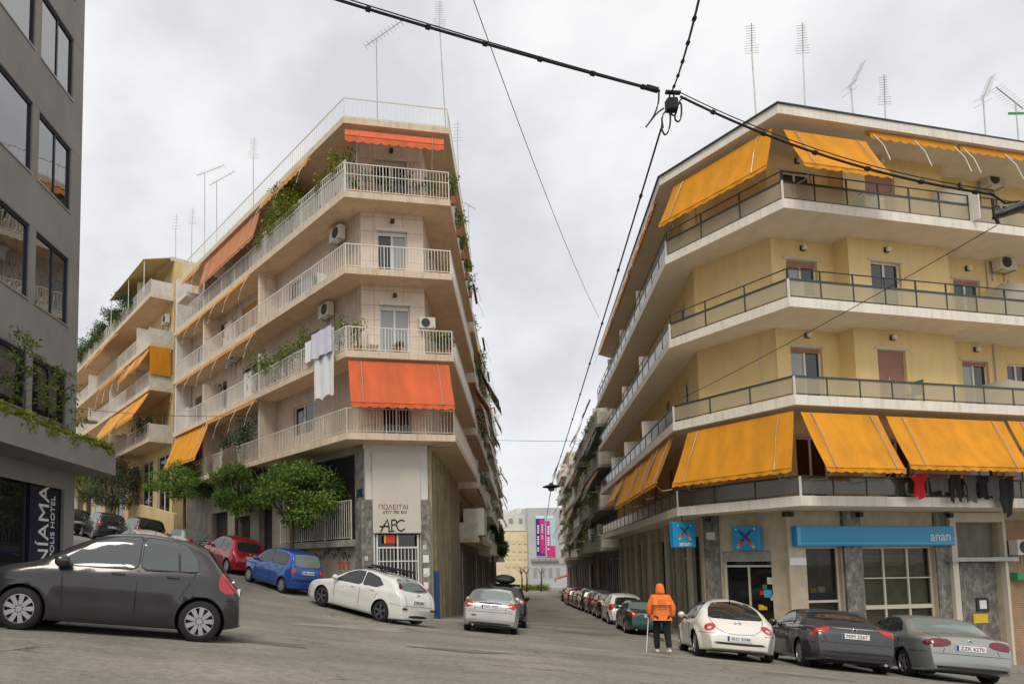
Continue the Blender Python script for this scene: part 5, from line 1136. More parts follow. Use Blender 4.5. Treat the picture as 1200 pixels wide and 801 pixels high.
def make_car0(label, sp, paintmat, detail=2, group=None):
    """local frame: x forward from the rear bumper, y left, z up"""
    root = thing('parked_car', label, 'car', (0, 0, 0), group); b = Body(sp); pm = paintmat
    b.mesh().build('body', pm, root, True, local=True)
    gl = MT[sp.get('glass', 'car_glass')]
    for sd in ('L', 'R'):
        for poly in sp['win']:
            pc = np.mean(np.array(poly), axis=0); big = [tuple(pc+(np.array(q)-pc)*np.array([1.045, 1.075])+np.array([0, .008])) for q in poly]
            if sp.get('surround', True): b.patch([tuple(pc+(np.array(q)-pc)*np.array([1.07, 1.14])+np.array([0, .008])) for q in poly], sd, .004, cut=.09).build('window_surround', MT['trim_black'], root, True, local=True)
            o = b.patch(big, sd, .009, cut=.09).build('side_window', gl, root, True, local=True)
        for x0, z0, x1, z1 in sp.get('pillars', []): b.patch([(x0-.014, z0), (x0+.014, z0), (x1+.014, z1), (x1-.014, z1)], sd, .013, 1, 0, .12).build('window_divider', MT['trim_black'], root, local=True)
        if detail > 1:
            for x0, z0, x1, z1 in sp.get('seams', []): b.patch([(x0-.007, z0), (x0+.007, z0), (x1+.007, z1), (x1-.007, z1)], sd, .004, 1, 0, .12).build('door_seam', MT['trim_black'], root, local=True)
            for x, z in sp.get('handles', []):
                y = b.hw(x, z); y = y if sd == 'L' else -y; MB().box(x-.09, x+.09, y-.02, y+.03 if sd == 'L' else y-.03, z-.018, z+.018).build('door_handle', pm if not sp.get('chrome_handle') else MT['chrome'], root, local=True, bevel=.008)
            for poly in sp.get('sidetrim', []): b.patch(poly, sd, .012, 2, 0).build('side_moulding', MT[sp.get('sidetrimmat', 'trim_black')], root, local=True)
        if sp.get('mirror'):
            x, z = sp['mirror']; s = 1 if sd == 'L' else -1; y = s*(b.hw(x, z)); mm = MB()
            mm.lathe([(0, -.10), (.05, -.095), (.085, -.04), (.088, .05), (.06, .085), (0, .09)], (x, y+s*.13, z+.03), 'x', 12); mm.tube([(x, y-s*.03, z), (x, y+s*.08, z+.02)], .022, 6); mm.build('wing_mirror', pm, root, True, local=True)
    if 'rear_glass' in sp: b.patch([(y*1.08, z+(z-1.2)*.10) for y, z in sp['rear_glass']], 'B', .008, 6, cut=.14).build('rear_window', MT[sp.get('rglass', 'car_glass')], root, True, local=True)
    if 'front_glass' in sp: b.patch(sp['front_glass'], 'F', .008, 6).build('windscreen', gl, root, True, local=True)
    for mt_, polys in sp.get('lights', []):
        for poly in polys:
            for s in (1, -1):
                pl = [(a*s, z) for a, z in poly]; b.patch(pl, 'B', .012, 5).build('tail_light', MT[mt_], root, True, local=True)
    for mt_, dv, o, poly in sp.get('qlights', []):
        for s in (1, -1): b.patch([(a*s, z) for a, z in poly], ('Q', (dv[0], dv[1]*s), (o[0], o[1]*s)), .010, 5).build('tail_light', MT[mt_], root, True, local=True)
    for mt_, poly in sp.get('rear_trim', []): b.patch(poly, 'B', .010, 4).build('bumper_trim', MT[mt_], root, True, local=True)
    for mt_, poly in sp.get('front_trim', []): b.patch(poly, 'F', .010, 4).build('front_trim', MT[mt_], root, True, local=True)
    for poly in sp.get('head', []):
        for s in (1, -1): b.patch([(a*s, z) for a, z in poly], 'F', .010, 4).build('headlight', MT['lamp_clear'], root, True, local=True)
    if detail > 1 and 'rear_glass' in sp:
        ys = [p[0] for p in sp['rear_glass']]; zl = min(p[1] for p in sp['rear_glass'])
    if detail > 1:
        for pts in sp.get('rear_seams', []):
            for sgn in (1, -1):
                q = []
                for (y0, z0), (y1, z1) in zip(pts[:-1], pts[1:]):
                    for k in range(7):
                        t_ = k/6; h = b.surf((-1, (y0+(y1-y0)*t_)*sgn, z0+(z1-z0)*t_), (1, 0, 0))
                        if h is not None: q.append(tuple(h))
                if len(q) > 2: MB().tube(q, .006, 4).build('panel_gap', MT['trim_black'], root, local=True)
        for x0, x1, z0 in sp.get('bump_seam', [(.02, sp['ro']-.33, .62)]):
            for sgn in (1, -1):
                q = [(x, sgn*(b.hw(x, z0)+.001), z0) for x in np.linspace(x0, x1, 9)]; MB().tube(q, .005, 4).build('panel_gap', MT['trim_black'], root, local=True)
    if 'plate' in sp:
        add_plate(root, b, sp)
    if sp.get('badge'):
        z, r = sp['badge']; h = b.surf((-1, 0, z), (1, 0, 0)); MB().lathe([(r*.7, -.012), (r, -.012), (r, .02), (r*.7, .02), (r*.7, -.012)], (float(h[0]), 0, z), 'x', 16).build('badge', MT['chrome'], root, True, local=True)
    if sp.get('wiper'):
        z, w = sp['wiper']; h0 = b.surf((-1, 0, z), (1, 0, 0)); pts = [b.surf((-1, y, z+.03*abs(y)), (1, 0, 0))+np.array([-.025, 0, 0]) for y in (0, -.2, -.4)]; MB().tube(pts, .010, 5).build('wiper', MT['trim_black'], root, local=True)
    if sp.get('exhaust'): MB().tube([(-.02, sp['exhaust'], b.zb(.1)-.01), (.4, sp['exhaust'], b.zb(.1)+.0)], .03, 10).build('exhaust', MT['galvanised'], root, local=True)
    r = b.r; tw = b.W/2-.115
    for x in (b.ro, b.ro+b.wb):
        for s in (1, -1):
            wheel(root, x, s*tw, r, s, sp.get('rim', 'cover'), sp.get('rimmat', 'rim_silver'))
        for s in (1, -1):
            ww = MB()
            Rr = r+.055; n = 16; o = len(ww.v); y0, y1 = s*(b.W/2-.06), s*(b.W/2-.42)
            for k in range(n+1):
                a = math.pi*(-.12+1.24*k/n); ww.v += [(x+Rr*math.cos(a), y0, r+Rr*math.sin(a)), (x+Rr*math.cos(a), y1, r+Rr*math.sin(a))]
            ww.f += [(o+2*k, o+2*k+1, o+2*k+3, o+2*k+2) for k in range(n)]; ww.f.append(tuple(o+2*k+1 for k in range(n+1)))
            ww.build('wheel_well', MT['trim_black'], root, local=True)
    MB().box(.35, b.L-.4, -b.W/2+.25, b.W/2-.25, b.zb(b.L/2)-.02, b.zb(b.L/2)+.05).build('underbody', MT['trim_black'], root, local=True)
    if sp.get('aerial'): x = sp['aerial']; MB().tube([(x, 0, b.zt(x)-.01), (x-.16, 0, b.zt(x)+.16)], [.012, .004], 5).build('aerial', MT['trim_black'], root, local=True)
    return root, b
def place(root, b, x, y, head, rear=True):
    """x, y = rear axle centre on the ground, head = heading (dx, dy)"""
    h = np.array(head, float); h /= np.linalg.norm(h); l = np.array([-h[1], h[0]]); p = np.array([x, y]); f = p+h*b.wb
    def gz(q): return ground(q[0], q[1])
    zr = (gz(p+l*.7)+gz(p-l*.7))/2; zf = (gz(f+l*.7)+gz(f-l*.7))/2
    X = Vector((h[0]*b.wb, h[1]*b.wb, zf-zr)).normalized(); lz = (gz(p+l*.7)+gz(f+l*.7))/2-(gz(p-l*.7)+gz(f-l*.7))/2
    Y0 = Vector((l[0]*1.4, l[1]*1.4, lz)).normalized(); Z = X.cross(Y0).normalized(); Y = Z.cross(X)
    M = Matrix((X, Y, Z)).transposed().to_4x4(); o = Vector((x, y, zr))-X*b.ro; M.translation = o-Z*.006; root.matrix_world = M; return root
# ---- specs (x from rear bumper)
YARIS = dict(rear_seams=[[(0.0, 0.66), (0.62, 0.66)], [(0.54, 0.68), (0.52, 1.02)]], L=3.75, W=1.70, H=1.53, wb=2.46, ro=.55, r=.30, belt=(1.02, .86), prof=[(0, .46), (.012, .66), (.07, .80), (.19, .94), (.46, 1.27), (.58, 1.39), (.85, 1.47), (1.4, 1.53), (1.85, 1.515), (2.2, 1.42), (2.78, 1.08), (2.98, 1.0), (3.35, .92), (3.62, .77), (3.72, .58), (3.75, .45)], er=.6, ar=.2, ef=1., af=.3, tum=.30,
    win=[[(.64, 1.01), (.68, 1.18), (.84, 1.35), (1.0, 1.40), (1.43, 1.42), (1.42, .99)], [(1.51, .985), (1.51, 1.42), (1.84, 1.40), (2.12, 1.305), (2.48, 1.06), (2.5, .97)]], glass='car_glass_mid', pillars=[(.90, .99, .96, 1.38)], tlift=1.,
    seams=[(1.47, .25, 1.47, .96), (2.46, .30, 2.50, .95), (.86, .60, .66, .98)], handles=[(.98, .90), (1.74, .89)], mirror=(2.50, .98), plate=(.74, 'YPE 2047'), rim='cover', aerial=.75, badge=(.88, .05),
    rear_glass=[(-.52, 1.0), (-.46, 1.31), (0, 1.34), (.46, 1.31), (.52, 1.0), (0, .985)], qlights=[('tail_red', (.50, -.866), (.26, .76), [(-.20, .72), (-.22, .92), (-.14, 1.03), (.06, 1.0), (.10, .88), (.06, .72)])], wiper=(1.02, .4), exhaust=-.5,
    front_glass=[(-.6, 1.05), (-.52, 1.36), (0, 1.40), (.52, 1.36), (.6, 1.05), (0, 1.02)], head=[[(.42, .66), (.74, .72), (.72, .86), (.46, .78)]], clear=.17, rc=.13, gap=.05)
FOCUS = dict(rear_seams=[[(0, 0.62), (0.62, 0.62)], [(0.56, 0.64), (0.6, 0.95)]], L=4.34, W=1.80, H=1.47, wb=2.64, ro=.74, r=.32, belt=(1.00, .86), prof=[(0, .55), (.02, .74), (.10, .93), (.20, 1.02), (.62, 1.34), (.80, 1.39), (1.5, 1.465), (2.05, 1.46), (2.45, 1.37), (3.05, 1.04), (3.3, .95), (3.8, .86), (4.15, .74), (4.30, .58), (4.34, .42)], er=.6, ar=.17, ef=1., af=.28, tum=.31,
    win=[[(.86, 1.10), (1.10, 1.27), (1.45, 1.34), (1.66, 1.355), (1.64, .985), (1.05, 1.01)], [(1.74, .98), (1.76, 1.355), (2.10, 1.345), (2.42, 1.24), (2.80, 1.01), (2.84, .955)]],
    seams=[(1.70, .28, 1.70, .98), (2.82, .30, 2.84, .95), (1.02, .66, .92, 1.0)], handles=[(1.18, .90), (2.02, .87)], mirror=(2.80, .99), plate=(.74, 'IME 5821'), rim='alloy5', badge=(.92, .06), rimmat='rim_dark',
    rear_glass=[(-.56, 1.06), (-.48, 1.32), (0, 1.36), (.48, 1.32), (.56, 1.06), (0, 1.03)], rglass='car_glass_light', qlights=[('tail_dark_red', (.8, -.6), (.25, .68), [(-.10, 1.08), (-.06, 1.24), (.02, 1.24), (.04, 1.06)])], lights=[('tail_dark_red', [[(.52, .50), (.74, .50), (.74, .57), (.52, .57)]])], rear_trim=[('trim_black', [(-.42, .28), (-.42, .36), (.42, .36), (.42, .28)])], wiper=(1.07, .4), head=[[(.45, .68), (.80, .74), (.78, .86), (.5, .78)]], clear=.16, front_glass=[(-.62, 1.02), (-.54, 1.32), (0, 1.36), (.54, 1.32), (.62, 1.02)])
BEETLE = dict(rear_seams=[[(0, 0.62), (0.3, 0.64), (0.46, 0.74)], [(0.46, 0.74), (0.56, 0.92), (0.58, 1.0)]], L=4.08, W=1.72, H=1.50, wb=2.51, ro=.80, r=.325, belt=(.92, .92), prof=[(0, .50), (.03, .66), (.14, .80), (.36, .95), (.66, 1.14), (1.0, 1.32), (1.45, 1.46), (1.9, 1.50), (2.25, 1.47), (2.6, 1.34), (3.0, 1.06), (3.2, .97), (3.6, .86), (3.9, .70), (4.05, .54), (4.08, .45)], er=1.0, ar=.30, ef=1.1, af=.34, tum=.36, flare=.05, rc=.2, crown=.06,
    win=[[(1.02, .96), (1.12, 1.18), (1.36, 1.31), (1.62, 1.38), (1.62, .94)], [(1.70, .94), (1.70, 1.39), (2.0, 1.40), (2.3, 1.32), (2.72, 1.03), (2.75, .94)]],
    seams=[(1.66, .25, 1.66, .94), (2.74, .32, 2.76, .93)], handles=[(1.85, .85)], mirror=(2.66, .98), plate=(.52, 'IKO 5048'), rim='alloy7', aerial=1.25, badge=(.86, .075),
    rear_glass=[(-.56, 1.0), (-.50, 1.22), (-.36, 1.36), (0, 1.40), (.36, 1.36), (.50, 1.22), (.56, 1.0), (0, .985)], qlights=[('tail_red', (.86, -.5), (.2, .62), [(.13*math.cos(a), .76+.095*math.sin(a)) for a in np.linspace(0, 6.28, 13)[:-1]]), ('lamp_clear', (.86, -.5), (.17, .635), [(.055*math.cos(a)-.01, .74+.035*math.sin(a)) for a in np.linspace(0, 6.28, 9)[:-1]])],
    rear_trim=[('trim_black', [(-.62, .385), (-.62, .43), (0, .425), (.62, .43), (.62, .385), (0, .37)])], head=[[(.5, .66), (.7, .66), (.7, .82), (.5, .82)]], front_glass=[(-.6, 1.02), (-.48, 1.34), (0, 1.40), (.48, 1.34), (.6, 1.02)], clear=.2)
PEUG = dict(rear_seams=[[(0, 0.64), (0.8, 0.64)], [(0.55, 0.66), (0.62, 0.8)], [(0.0, 1.035), (0.5, 1.03)]], L=4.36, W=1.76, H=1.42, wb=2.61, ro=.86, r=.325, belt=(1.0, .86), prof=[(0, .52), (.02, .72), (.06, .90), (.16, 1.02), (.75, 1.09), (1.05, 1.14), (1.45, 1.34), (1.75, 1.41), (2.1, 1.42), (2.45, 1.35), (3.05, 1.02), (3.3, .94), (3.8, .85), (4.15, .72), (4.32, .56), (4.36, .42)], er=.7, ar=.2, ef=1., af=.28, tum=.32,
    win=[[(1.42, 1.05), (1.60, 1.22), (1.80, 1.30), (2.10, 1.32), (2.42, 1.24), (2.85, 1.0), (2.88, .94), (1.5, 1.0)]], seams=[(1.72, .28, 1.68, .98), (2.84, .30, 2.86, .93)], handles=[(1.86, .88)], mirror=(2.80, .98), plate=(.80, 'MIM 2267'), rim='alloy7', badge=(.93, .05),
    rear_glass=[(-.56, 1.15), (-.48, 1.34), (0, 1.37), (.48, 1.34), (.56, 1.15), (0, 1.13)], qlights=[('tail_red', (.80, -.6), (.12, .70), [(-.20, .98), (-.10, 1.0), (.08, .90), (.22, .76), (.10, .77), (-.16, .86)])], lights=[],
    rear_trim=[('trim_black', [(-.72, .265), (-.72, .36), (.72, .36), (.72, .265)]), ('chrome', [(-.45, .955), (-.45, .972), (.45, .972), (.45, .955)]), ('trim_black', [(-.78, .42), (-.78, .45), (.78, .45), (.78, .42)])], head=[[(.45, .68), (.80, .74), (.78, .86), (.5, .78)]], front_glass=[(-.62, 1.02), (-.52, 1.30), (0, 1.33), (.52, 1.30), (.62, 1.02)], exhaust=-.55)
NISSAN = dict(rear_seams=[[(0, 0.6), (0.8, 0.6)], [(0.5, 0.62), (0.46, 0.72)], [(0.5, 0.93), (0.56, 1.02)]], L=4.43, W=1.71, H=1.44, wb=2.535, ro=.98, r=.31, belt=(.98, .88), prof=[(0, .48), (.02, .66), (.05, .86), (.14, .985), (.50, 1.02), (.78, 1.05), (1.22, 1.32), (1.45, 1.39), (1.9, 1.44), (2.3, 1.42), (2.65, 1.32), (3.2, 1.02), (3.4, .95), (3.9, .86), (4.25, .72), (4.4, .55), (4.43, .42)], er=.7, ar=.2, ef=1., af=.28, tum=.32,
    win=[[(1.20, 1.02), (1.34, 1.22), (1.60, 1.31), (1.95, 1.34), (1.93, .99)], [(2.02, .98), (2.04, 1.34), (2.30, 1.32), (2.60, 1.21), (2.98, 1.0), (3.0, .95)]], seams=[(1.98, .28, 1.98, .98), (2.96, .30, 2.98, .94), (1.24, .60, 1.14, .98)], handles=[(1.42, .90), (2.24, .88)], mirror=(2.95, .98), plate=(.74, 'ZZK 6270'), rim='alloy5', badge=(.88, .045),
    rear_glass=[(-.58, 1.09), (-.48, 1.32), (0, 1.35), (.48, 1.32), (.58, 1.09), (0, 1.065)], rglass='car_glass_light', qlights=[('tail_dark_red', (.90, -.44), (.08, .60), [(-.26, .78), (-.24, .90), (-.02, .93), (.22, .86), (.22, .76), (-.02, .72)])],
    rear_trim=[('trim_black', [(-.82, .265), (-.82, .345), (.82, .345), (.82, .265)])], head=[[(.45, .68), (.80, .74), (.78, .86), (.5, .78)]], front_glass=[(-.62, 1.02), (-.52, 1.30), (0, 1.34), (.52, 1.30), (.62, 1.02)], sidetrim=[[(1.1, .58), (1.1, .63), (3.1, .63), (3.1, .58)]], sidetrimmat='trim_black')
ACCENT = dict(rear_seams=[[(0, 0.64), (0.78, 0.64)], [(0.46, 0.66), (0.48, 0.95)]], L=4.24, W=1.67, H=1.39, wb=2.44, ro=.98, r=.29, belt=(.96, .87), prof=[(0, .46), (.02, .62), (.05, .86), (.12, .97), (.50, 1.0), (.72, 1.03), (1.20, 1.30), (1.42, 1.36), (1.8, 1.39), (2.25, 1.37), (2.55, 1.28), (3.05, 1.0), (3.3, .94), (3.8, .85), (4.1, .7), (4.22, .52), (4.24, .42)], er=.5, ar=.12, ef=1., af=.28, tum=.32,
    win=[[(1.16, 1.0), (1.34, 1.20), (1.60, 1.27), (1.86, 1.30), (1.84, .97)], [(1.93, .97), (1.95, 1.30), (2.20, 1.28), (2.50, 1.18), (2.86, .98), (2.88, .93)]], seams=[(1.9, .28, 1.9, .97)], handles=[(1.36, .88), (2.12, .86)], mirror=(2.82, .96), plate=(.80, 'YHT 7736'), rim='cover',
    rear_glass=[(-.60, 1.05), (-.50, 1.27), (0, 1.30), (.50, 1.27), (.60, 1.05), (0, 1.03)], rglass='car_glass_light', lights=[('tail_red', [[(.52, .76), (.52, .93), (.72, .95), (.80, .90), (.79, .76)]]), ('lamp_clear', [[(.50, .72), (.52, .80), (.62, .77), (.66, .72)]])], rear_trim=[('trim_black', [(-.34, .885), (-.34, .925), (.34, .925), (.34, .885)]), ('trim_black', [(-.62, .26), (-.62, .33), (.62, .33), (.62, .26)]), ('tail_dark_red', [(.40, .50), (.40, .55), (.56, .55), (.56, .50)])], head=[[(.45, .66), (.78, .72), (.76, .84), (.5, .76)]], front_glass=[(-.6, 1.0), (-.5, 1.27), (0, 1.30), (.5, 1.27), (.6, 1.0)], exhaust=.5)
ATOS = dict(rear_seams=[[(0, 0.58), (0.68, 0.58)], [(0.5, 0.6), (0.52, 1.0)]], L=3.50, W=1.52, H=1.55, wb=2.38, ro=.48, r=.275, belt=(1.0, .90), prof=[(0, .58), (.015, .78), (.05, .98), (.13, 1.24), (.24, 1.46), (.45, 1.52), (1.2, 1.56), (1.75, 1.53), (2.1, 1.43), (2.6, 1.05), (2.75, .97), (3.15, .88), (3.38, .74), (3.48, .56), (3.5, .44)], er=.4, ar=.12, ef=.8, af=.26, tum=.24,
    win=[[(.42, 1.03), (.52, 1.36), (.80, 1.41), (1.36, 1.42), (1.36, .99)], [(1.44, .98), (1.46, 1.42), (1.80, 1.39), (2.1, 1.25), (2.42, 1.0), (2.44, .95)]], seams=[(1.4, .28, 1.4, .98), (2.4, .3, 2.42, .94), (.72, .6, .5, 1.0)], handles=[(.98, .90), (1.60, .88)], mirror=(2.36, .97), plate=(.82, 'YBK 4410'), rim='cover', rear_glass=[(-.52, 1.04), (-.46, 1.40), (0, 1.43), (.46, 1.40), (.52, 1.04)], rglass='car_glass_light',
    lights=[('tail_red', [[(.52, .74), (.52, .98), (.68, .98), (.70, .74)]])], rear_trim=[('trim_black', [(-.66, .52), (-.66, .56), (.66, .56), (.66, .52)])], head=[[(.4, .66), (.68, .70), (.66, .84), (.42, .80)]], front_glass=[(-.56, 1.0), (-.48, 1.40), (0, 1.42), (.48, 1.40), (.56, 1.0)])
SUV = dict(L=4.35, W=1.82, H=1.66, wb=2.62, ro=.80, r=.35, belt=(1.12, 1.02), prof=[(0, .66), (.02, .88), (.07, 1.08), (.24, 1.40), (.36, 1.56), (.6, 1.62), (1.5, 1.66), (2.1, 1.64), (2.45, 1.54), (3.0, 1.20), (3.2, 1.10), (3.8, 1.0), (4.15, .86), (4.32, .66), (4.35, .5)], er=.5, ar=.13, ef=.8, af=.24, tum=.30, clear=.24,
    win=[[(.58, 1.18), (.72, 1.44), (1.0, 1.51), (1.64, 1.53), (1.62, 1.11)], [(1.72, 1.1), (1.74, 1.53), (2.1, 1.50), (2.42, 1.38), (2.8, 1.14), (2.82, 1.08)]], seams=[(1.67, .35, 1.67, 1.1)], handles=[(1.2, 1.02), (1.95, 1.0)], mirror=(2.75, 1.12), plate=(.84, 'XNA 3305'), rim='alloy5', rear_glass=[(-.58, 1.14), (-.5, 1.48), (0, 1.52), (.5, 1.48), (.58, 1.14)],
    qlights=[('tail_red', (.85, -.53), (.1, .70), [(-.14, .90), (-.12, 1.10), (.14, 1.08), (.12, .90)])], head=[[(.5, .80), (.82, .86), (.8, .98), (.5, .92)]], front_glass=[(-.64, 1.16), (-.54, 1.48), (0, 1.52), (.54, 1.48), (.64, 1.16)], rear_trim=[('trim_black', [(-.8, .42), (-.8, .58), (.8, .58), (.8, .42)])])
def row_pl(specname, txt): d = dict(globals()[specname]); d['plate'] = (d['plate'][0], txt); return d
# ---- the cars one can single out
c, b = make_car('dark grey hatchback crossing in front of the hotel, seen from its side', YARIS, paint('charcoal', (.038, .036, .038), .4, .28)); place(c, b, -2.46, 10.72, (-.985, -.15))
c, b = make_car('white hatchback with black roof bars parked downhill at the pink corner', FOCUS, paint('white', (.74, .73, .70), 0, .3)); h = np.array([-.70, .714]); h /= np.linalg.norm(h); q = np.array([.60, 20.45])+np.array([h[1], -h[0]])*.78; place(c, b, q[0], q[1], h); FOC = c
for s in (.5, -.5):
    MB().tube([(1.0, s*1.08, b.zt(1.0)+.04), (1.9, s*1.1, b.zt(1.9)+.06)], .022, 6).build('roof_rail', MT['trim_black'], c, local=True)
for x in (1.15, 1.75): MB().box(x-.03, x+.03, -.60, .60, b.zt(x)+.06, b.zt(x)+.10).build('roof_bar', MT['trim_black'], c, local=True)
for y in (-.35, .1): MB().box(.7, 2.1, y-.05, y+.05, b.zt(1.4)+.11, b.zt(1.4)+.17).build('carrier_rail', MT['trim_black'], c, local=True)
c, b = make_car('rounded white bubble shaped coupe parked beside the pedestrian in orange', BEETLE, paint('cream_white', (.76, .73, .66), 0, .3)); place(c, b, 9.14, 17.0, (.30, .954))
c, b = make_car('dark grey folding roof coupe parked between the white coupe and the silver saloon', PEUG, paint('slate', (.052, .051, .058), .4, .28)); place(c, b, 11.22, 16.15, (.29, .957))
c, b = make_car('pale silver green saloon parked in front of the shop entrance', NISSAN, paint('silver_green', (.33, .35, .33), .5, .3)); place(c, b, 13.22, 15.62, (.28, .96))
c, b = make_car('silver saloon with red tail lights parked at the mouth of the narrow street', ACCENT, paint('silver', (.46, .45, .43), .5, .3)); place(c, b, 4.12, 21.75, DM); 
c, b = make_car('bright blue small hatchback parked uphill of the white hatchback', ATOS, paint('blue', (.008, .085, .36), .25, .28)); h = np.array([-.62, .785]); h /= np.linalg.norm(h); q = np.array([-2.75, 24.35])+np.array([h[1], -h[0]])*.66; place(c, b, q[0], q[1], h)
c, b = make_car('red hatchback parked just uphill of the blue hatchback', row_pl('YARIS', 'ZXI 3190'), paint('red', (.36, .012, .018), .25, .28)); q = np.array([-5.2, 28.3]); place(c, b, q[0]+.4, q[1]+.2, DL)
# uphill row
u_sl = PLe.off(1.35)
def up_car(spec, col, label, u, w=0., det=1, hd=DL):
    c, b = make_car(label, spec, col, det, 'cars parked along the uphill street'); p = PLe.off(w).p(u, 0, 0); place(c, b, p[0], p[1], hd); return c
up_car(row_pl('ACCENT', 'ZMA 2214'), paint('silver2', (.40, .40, .38), .5, .3), 'silver saloon parked uphill of the red hatchback', 11.2, 1.55)
up_car(row_pl('SUV', 'IOT 8816'), paint('black', (.012, .012, .014), .3, .25), 'black off-roader parked behind the silver saloon on the uphill street', 16.6, 2.3)
up_car(row_pl('SUV', 'IPB 1573'), paint('night', (.022, .024, .03), .4, .25), 'dark off-roader parked furthest but one up the hill', 20.6, 3.3)
up_car(row_pl('SUV', 'INZ 6402'), paint('black'  , (.012, .012, .014)), 'black off-roader at the top of the visible hill by the hotel wall', 24.8, 4.3)
c, b = make_car('white hatchback whose roof shows above the dark grey hatchback', row_pl('YARIS', 'YXE 9024'), paint('white', (.74, .73, .70)), 1, 'cars parked along the uphill street'); place(c, b, -7.0, 23.0, DL)
# narrow street row
rowl = [('ACCENT', 'green', (.012, .060, .045), 'dark green saloon parked first in the narrow street row'), ('YARIS', 'white', (.74, .73, .70), 'white hatchback parked between the green saloon and a maroon car'), ('NISSAN', 'maroon', (.10, .018, .022), 'maroon saloon parked behind the white hatchback'), ('YARIS', 'bronze', (.12, .09, .085), 'dark bronze hatchback in the narrow street row'),
        ('SUV', 'night', (.022, .024, .03), 'dark off-roader in the narrow street row'), ('FOCUS', 'steel', (.20, .21, .22), 'steel grey hatchback in the narrow street row'), ('NISSAN', 'black', (.012, .012, .014), 'black saloon in the narrow street row'), ('SUV', 'red', (.36, .012, .018), 'red off-roader far down the narrow street row'), ('ATOS', 'silver', (.46, .45, .43), 'silver small car far down the narrow street row'), ('YARIS', 'charcoal', (.06, .052, .054), 'dark hatchback last in the narrow street row')]
plates = ['XEP 5580', 'INH 4417', 'ZYK 1904', 'YME 7731', 'IBX 2290', 'ZHP 8065', 'XBM 3342', 'NIK 6118', 'YZT 4073', 'IZA 9926']
for k, (sp, pn, pc, lb) in enumerate(rowl):
    s_ = row_pl(sp, plates[k]); 
    if k == 0: s_['lights'] = [('tail_red', [[(.46, .74), (.46, .95), (.72, .96), (.80, .90), (.79, .74)]])]; s_['rear_trim'] = [('trim_black', [(-.62, .26), (-.62, .33), (.62, .33), (.62, .26)])]; s_['er'] = .6; s_['ar'] = .2
    c, b = make_car(lb, s_, paint(pn, pc), 1 if k else 2, 'cars parked in the narrow street'); p = YLe.off(.75).p(3.1+5.05*k+(.4 if k else 0), 0, 0); place(c, b, p[0], p[1], DM)
c, b = make_car('black estate with a roof box parked ahead of the silver saloon', row_pl('SUV', 'IKY 7147'), paint('black', (.012, .012, .014))); p = Fr(np.array([4.5, 21.75]), DM, (1, 0)).p(5.6, -.15, 0); place(c, b, p[0], p[1], DM)
rb = MB(); 
for x in (.9, 1.8): MB().box(x-.03, x+.03, -.6, .6, 1.60, 1.68).build('roof_bar', MT['trim_black'], c, local=True)
for k, (x, w_, z0, z1) in enumerate(((.5, .28, .10, .22), (.65, .40, .04, .36), (1.2, .42, .02, .42), (1.9, .40, .04, .40), (2.3, .28, .08, .26))): rb.v += [(x, w_*math.cos(a)*(1 if math.sin(a) < .5 else .95), 1.645+(z0+z1)/2+(z1-z0)/2*math.sin(a)) for a in np.linspace(0, 6.2832, 15)[:-1]]
rb.f = [(i*14+k, i*14+(k+1) % 14, (i+1)*14+(k+1) % 14, (i+1)*14+k) for i in range(4) for k in range(14)]+[tuple(range(13, -1, -1)), tuple(range(56, 70))]
rb.build('roof_box', MT['trim_black'], c, True, local=True)
for k in (1, 2): 
    c, b = make_car('%s parked ahead of the car with the roof box on the left kerb' % ('dark saloon', 'grey hatchback')[k-1], row_pl(('NISSAN', 'FOCUS')[k-1], ('ZRT 5512', 'YKN 8830')[k-1]), paint(('black', 'steel')[k-1], (.1, .1, .1)), 1, 'cars parked in the narrow street'); p = Fr(np.array([4.5, 21.75]), DM, (1, 0)).p(5.8+6.0*k, -.1, 0); place(c, b, p[0], p[1], DM)
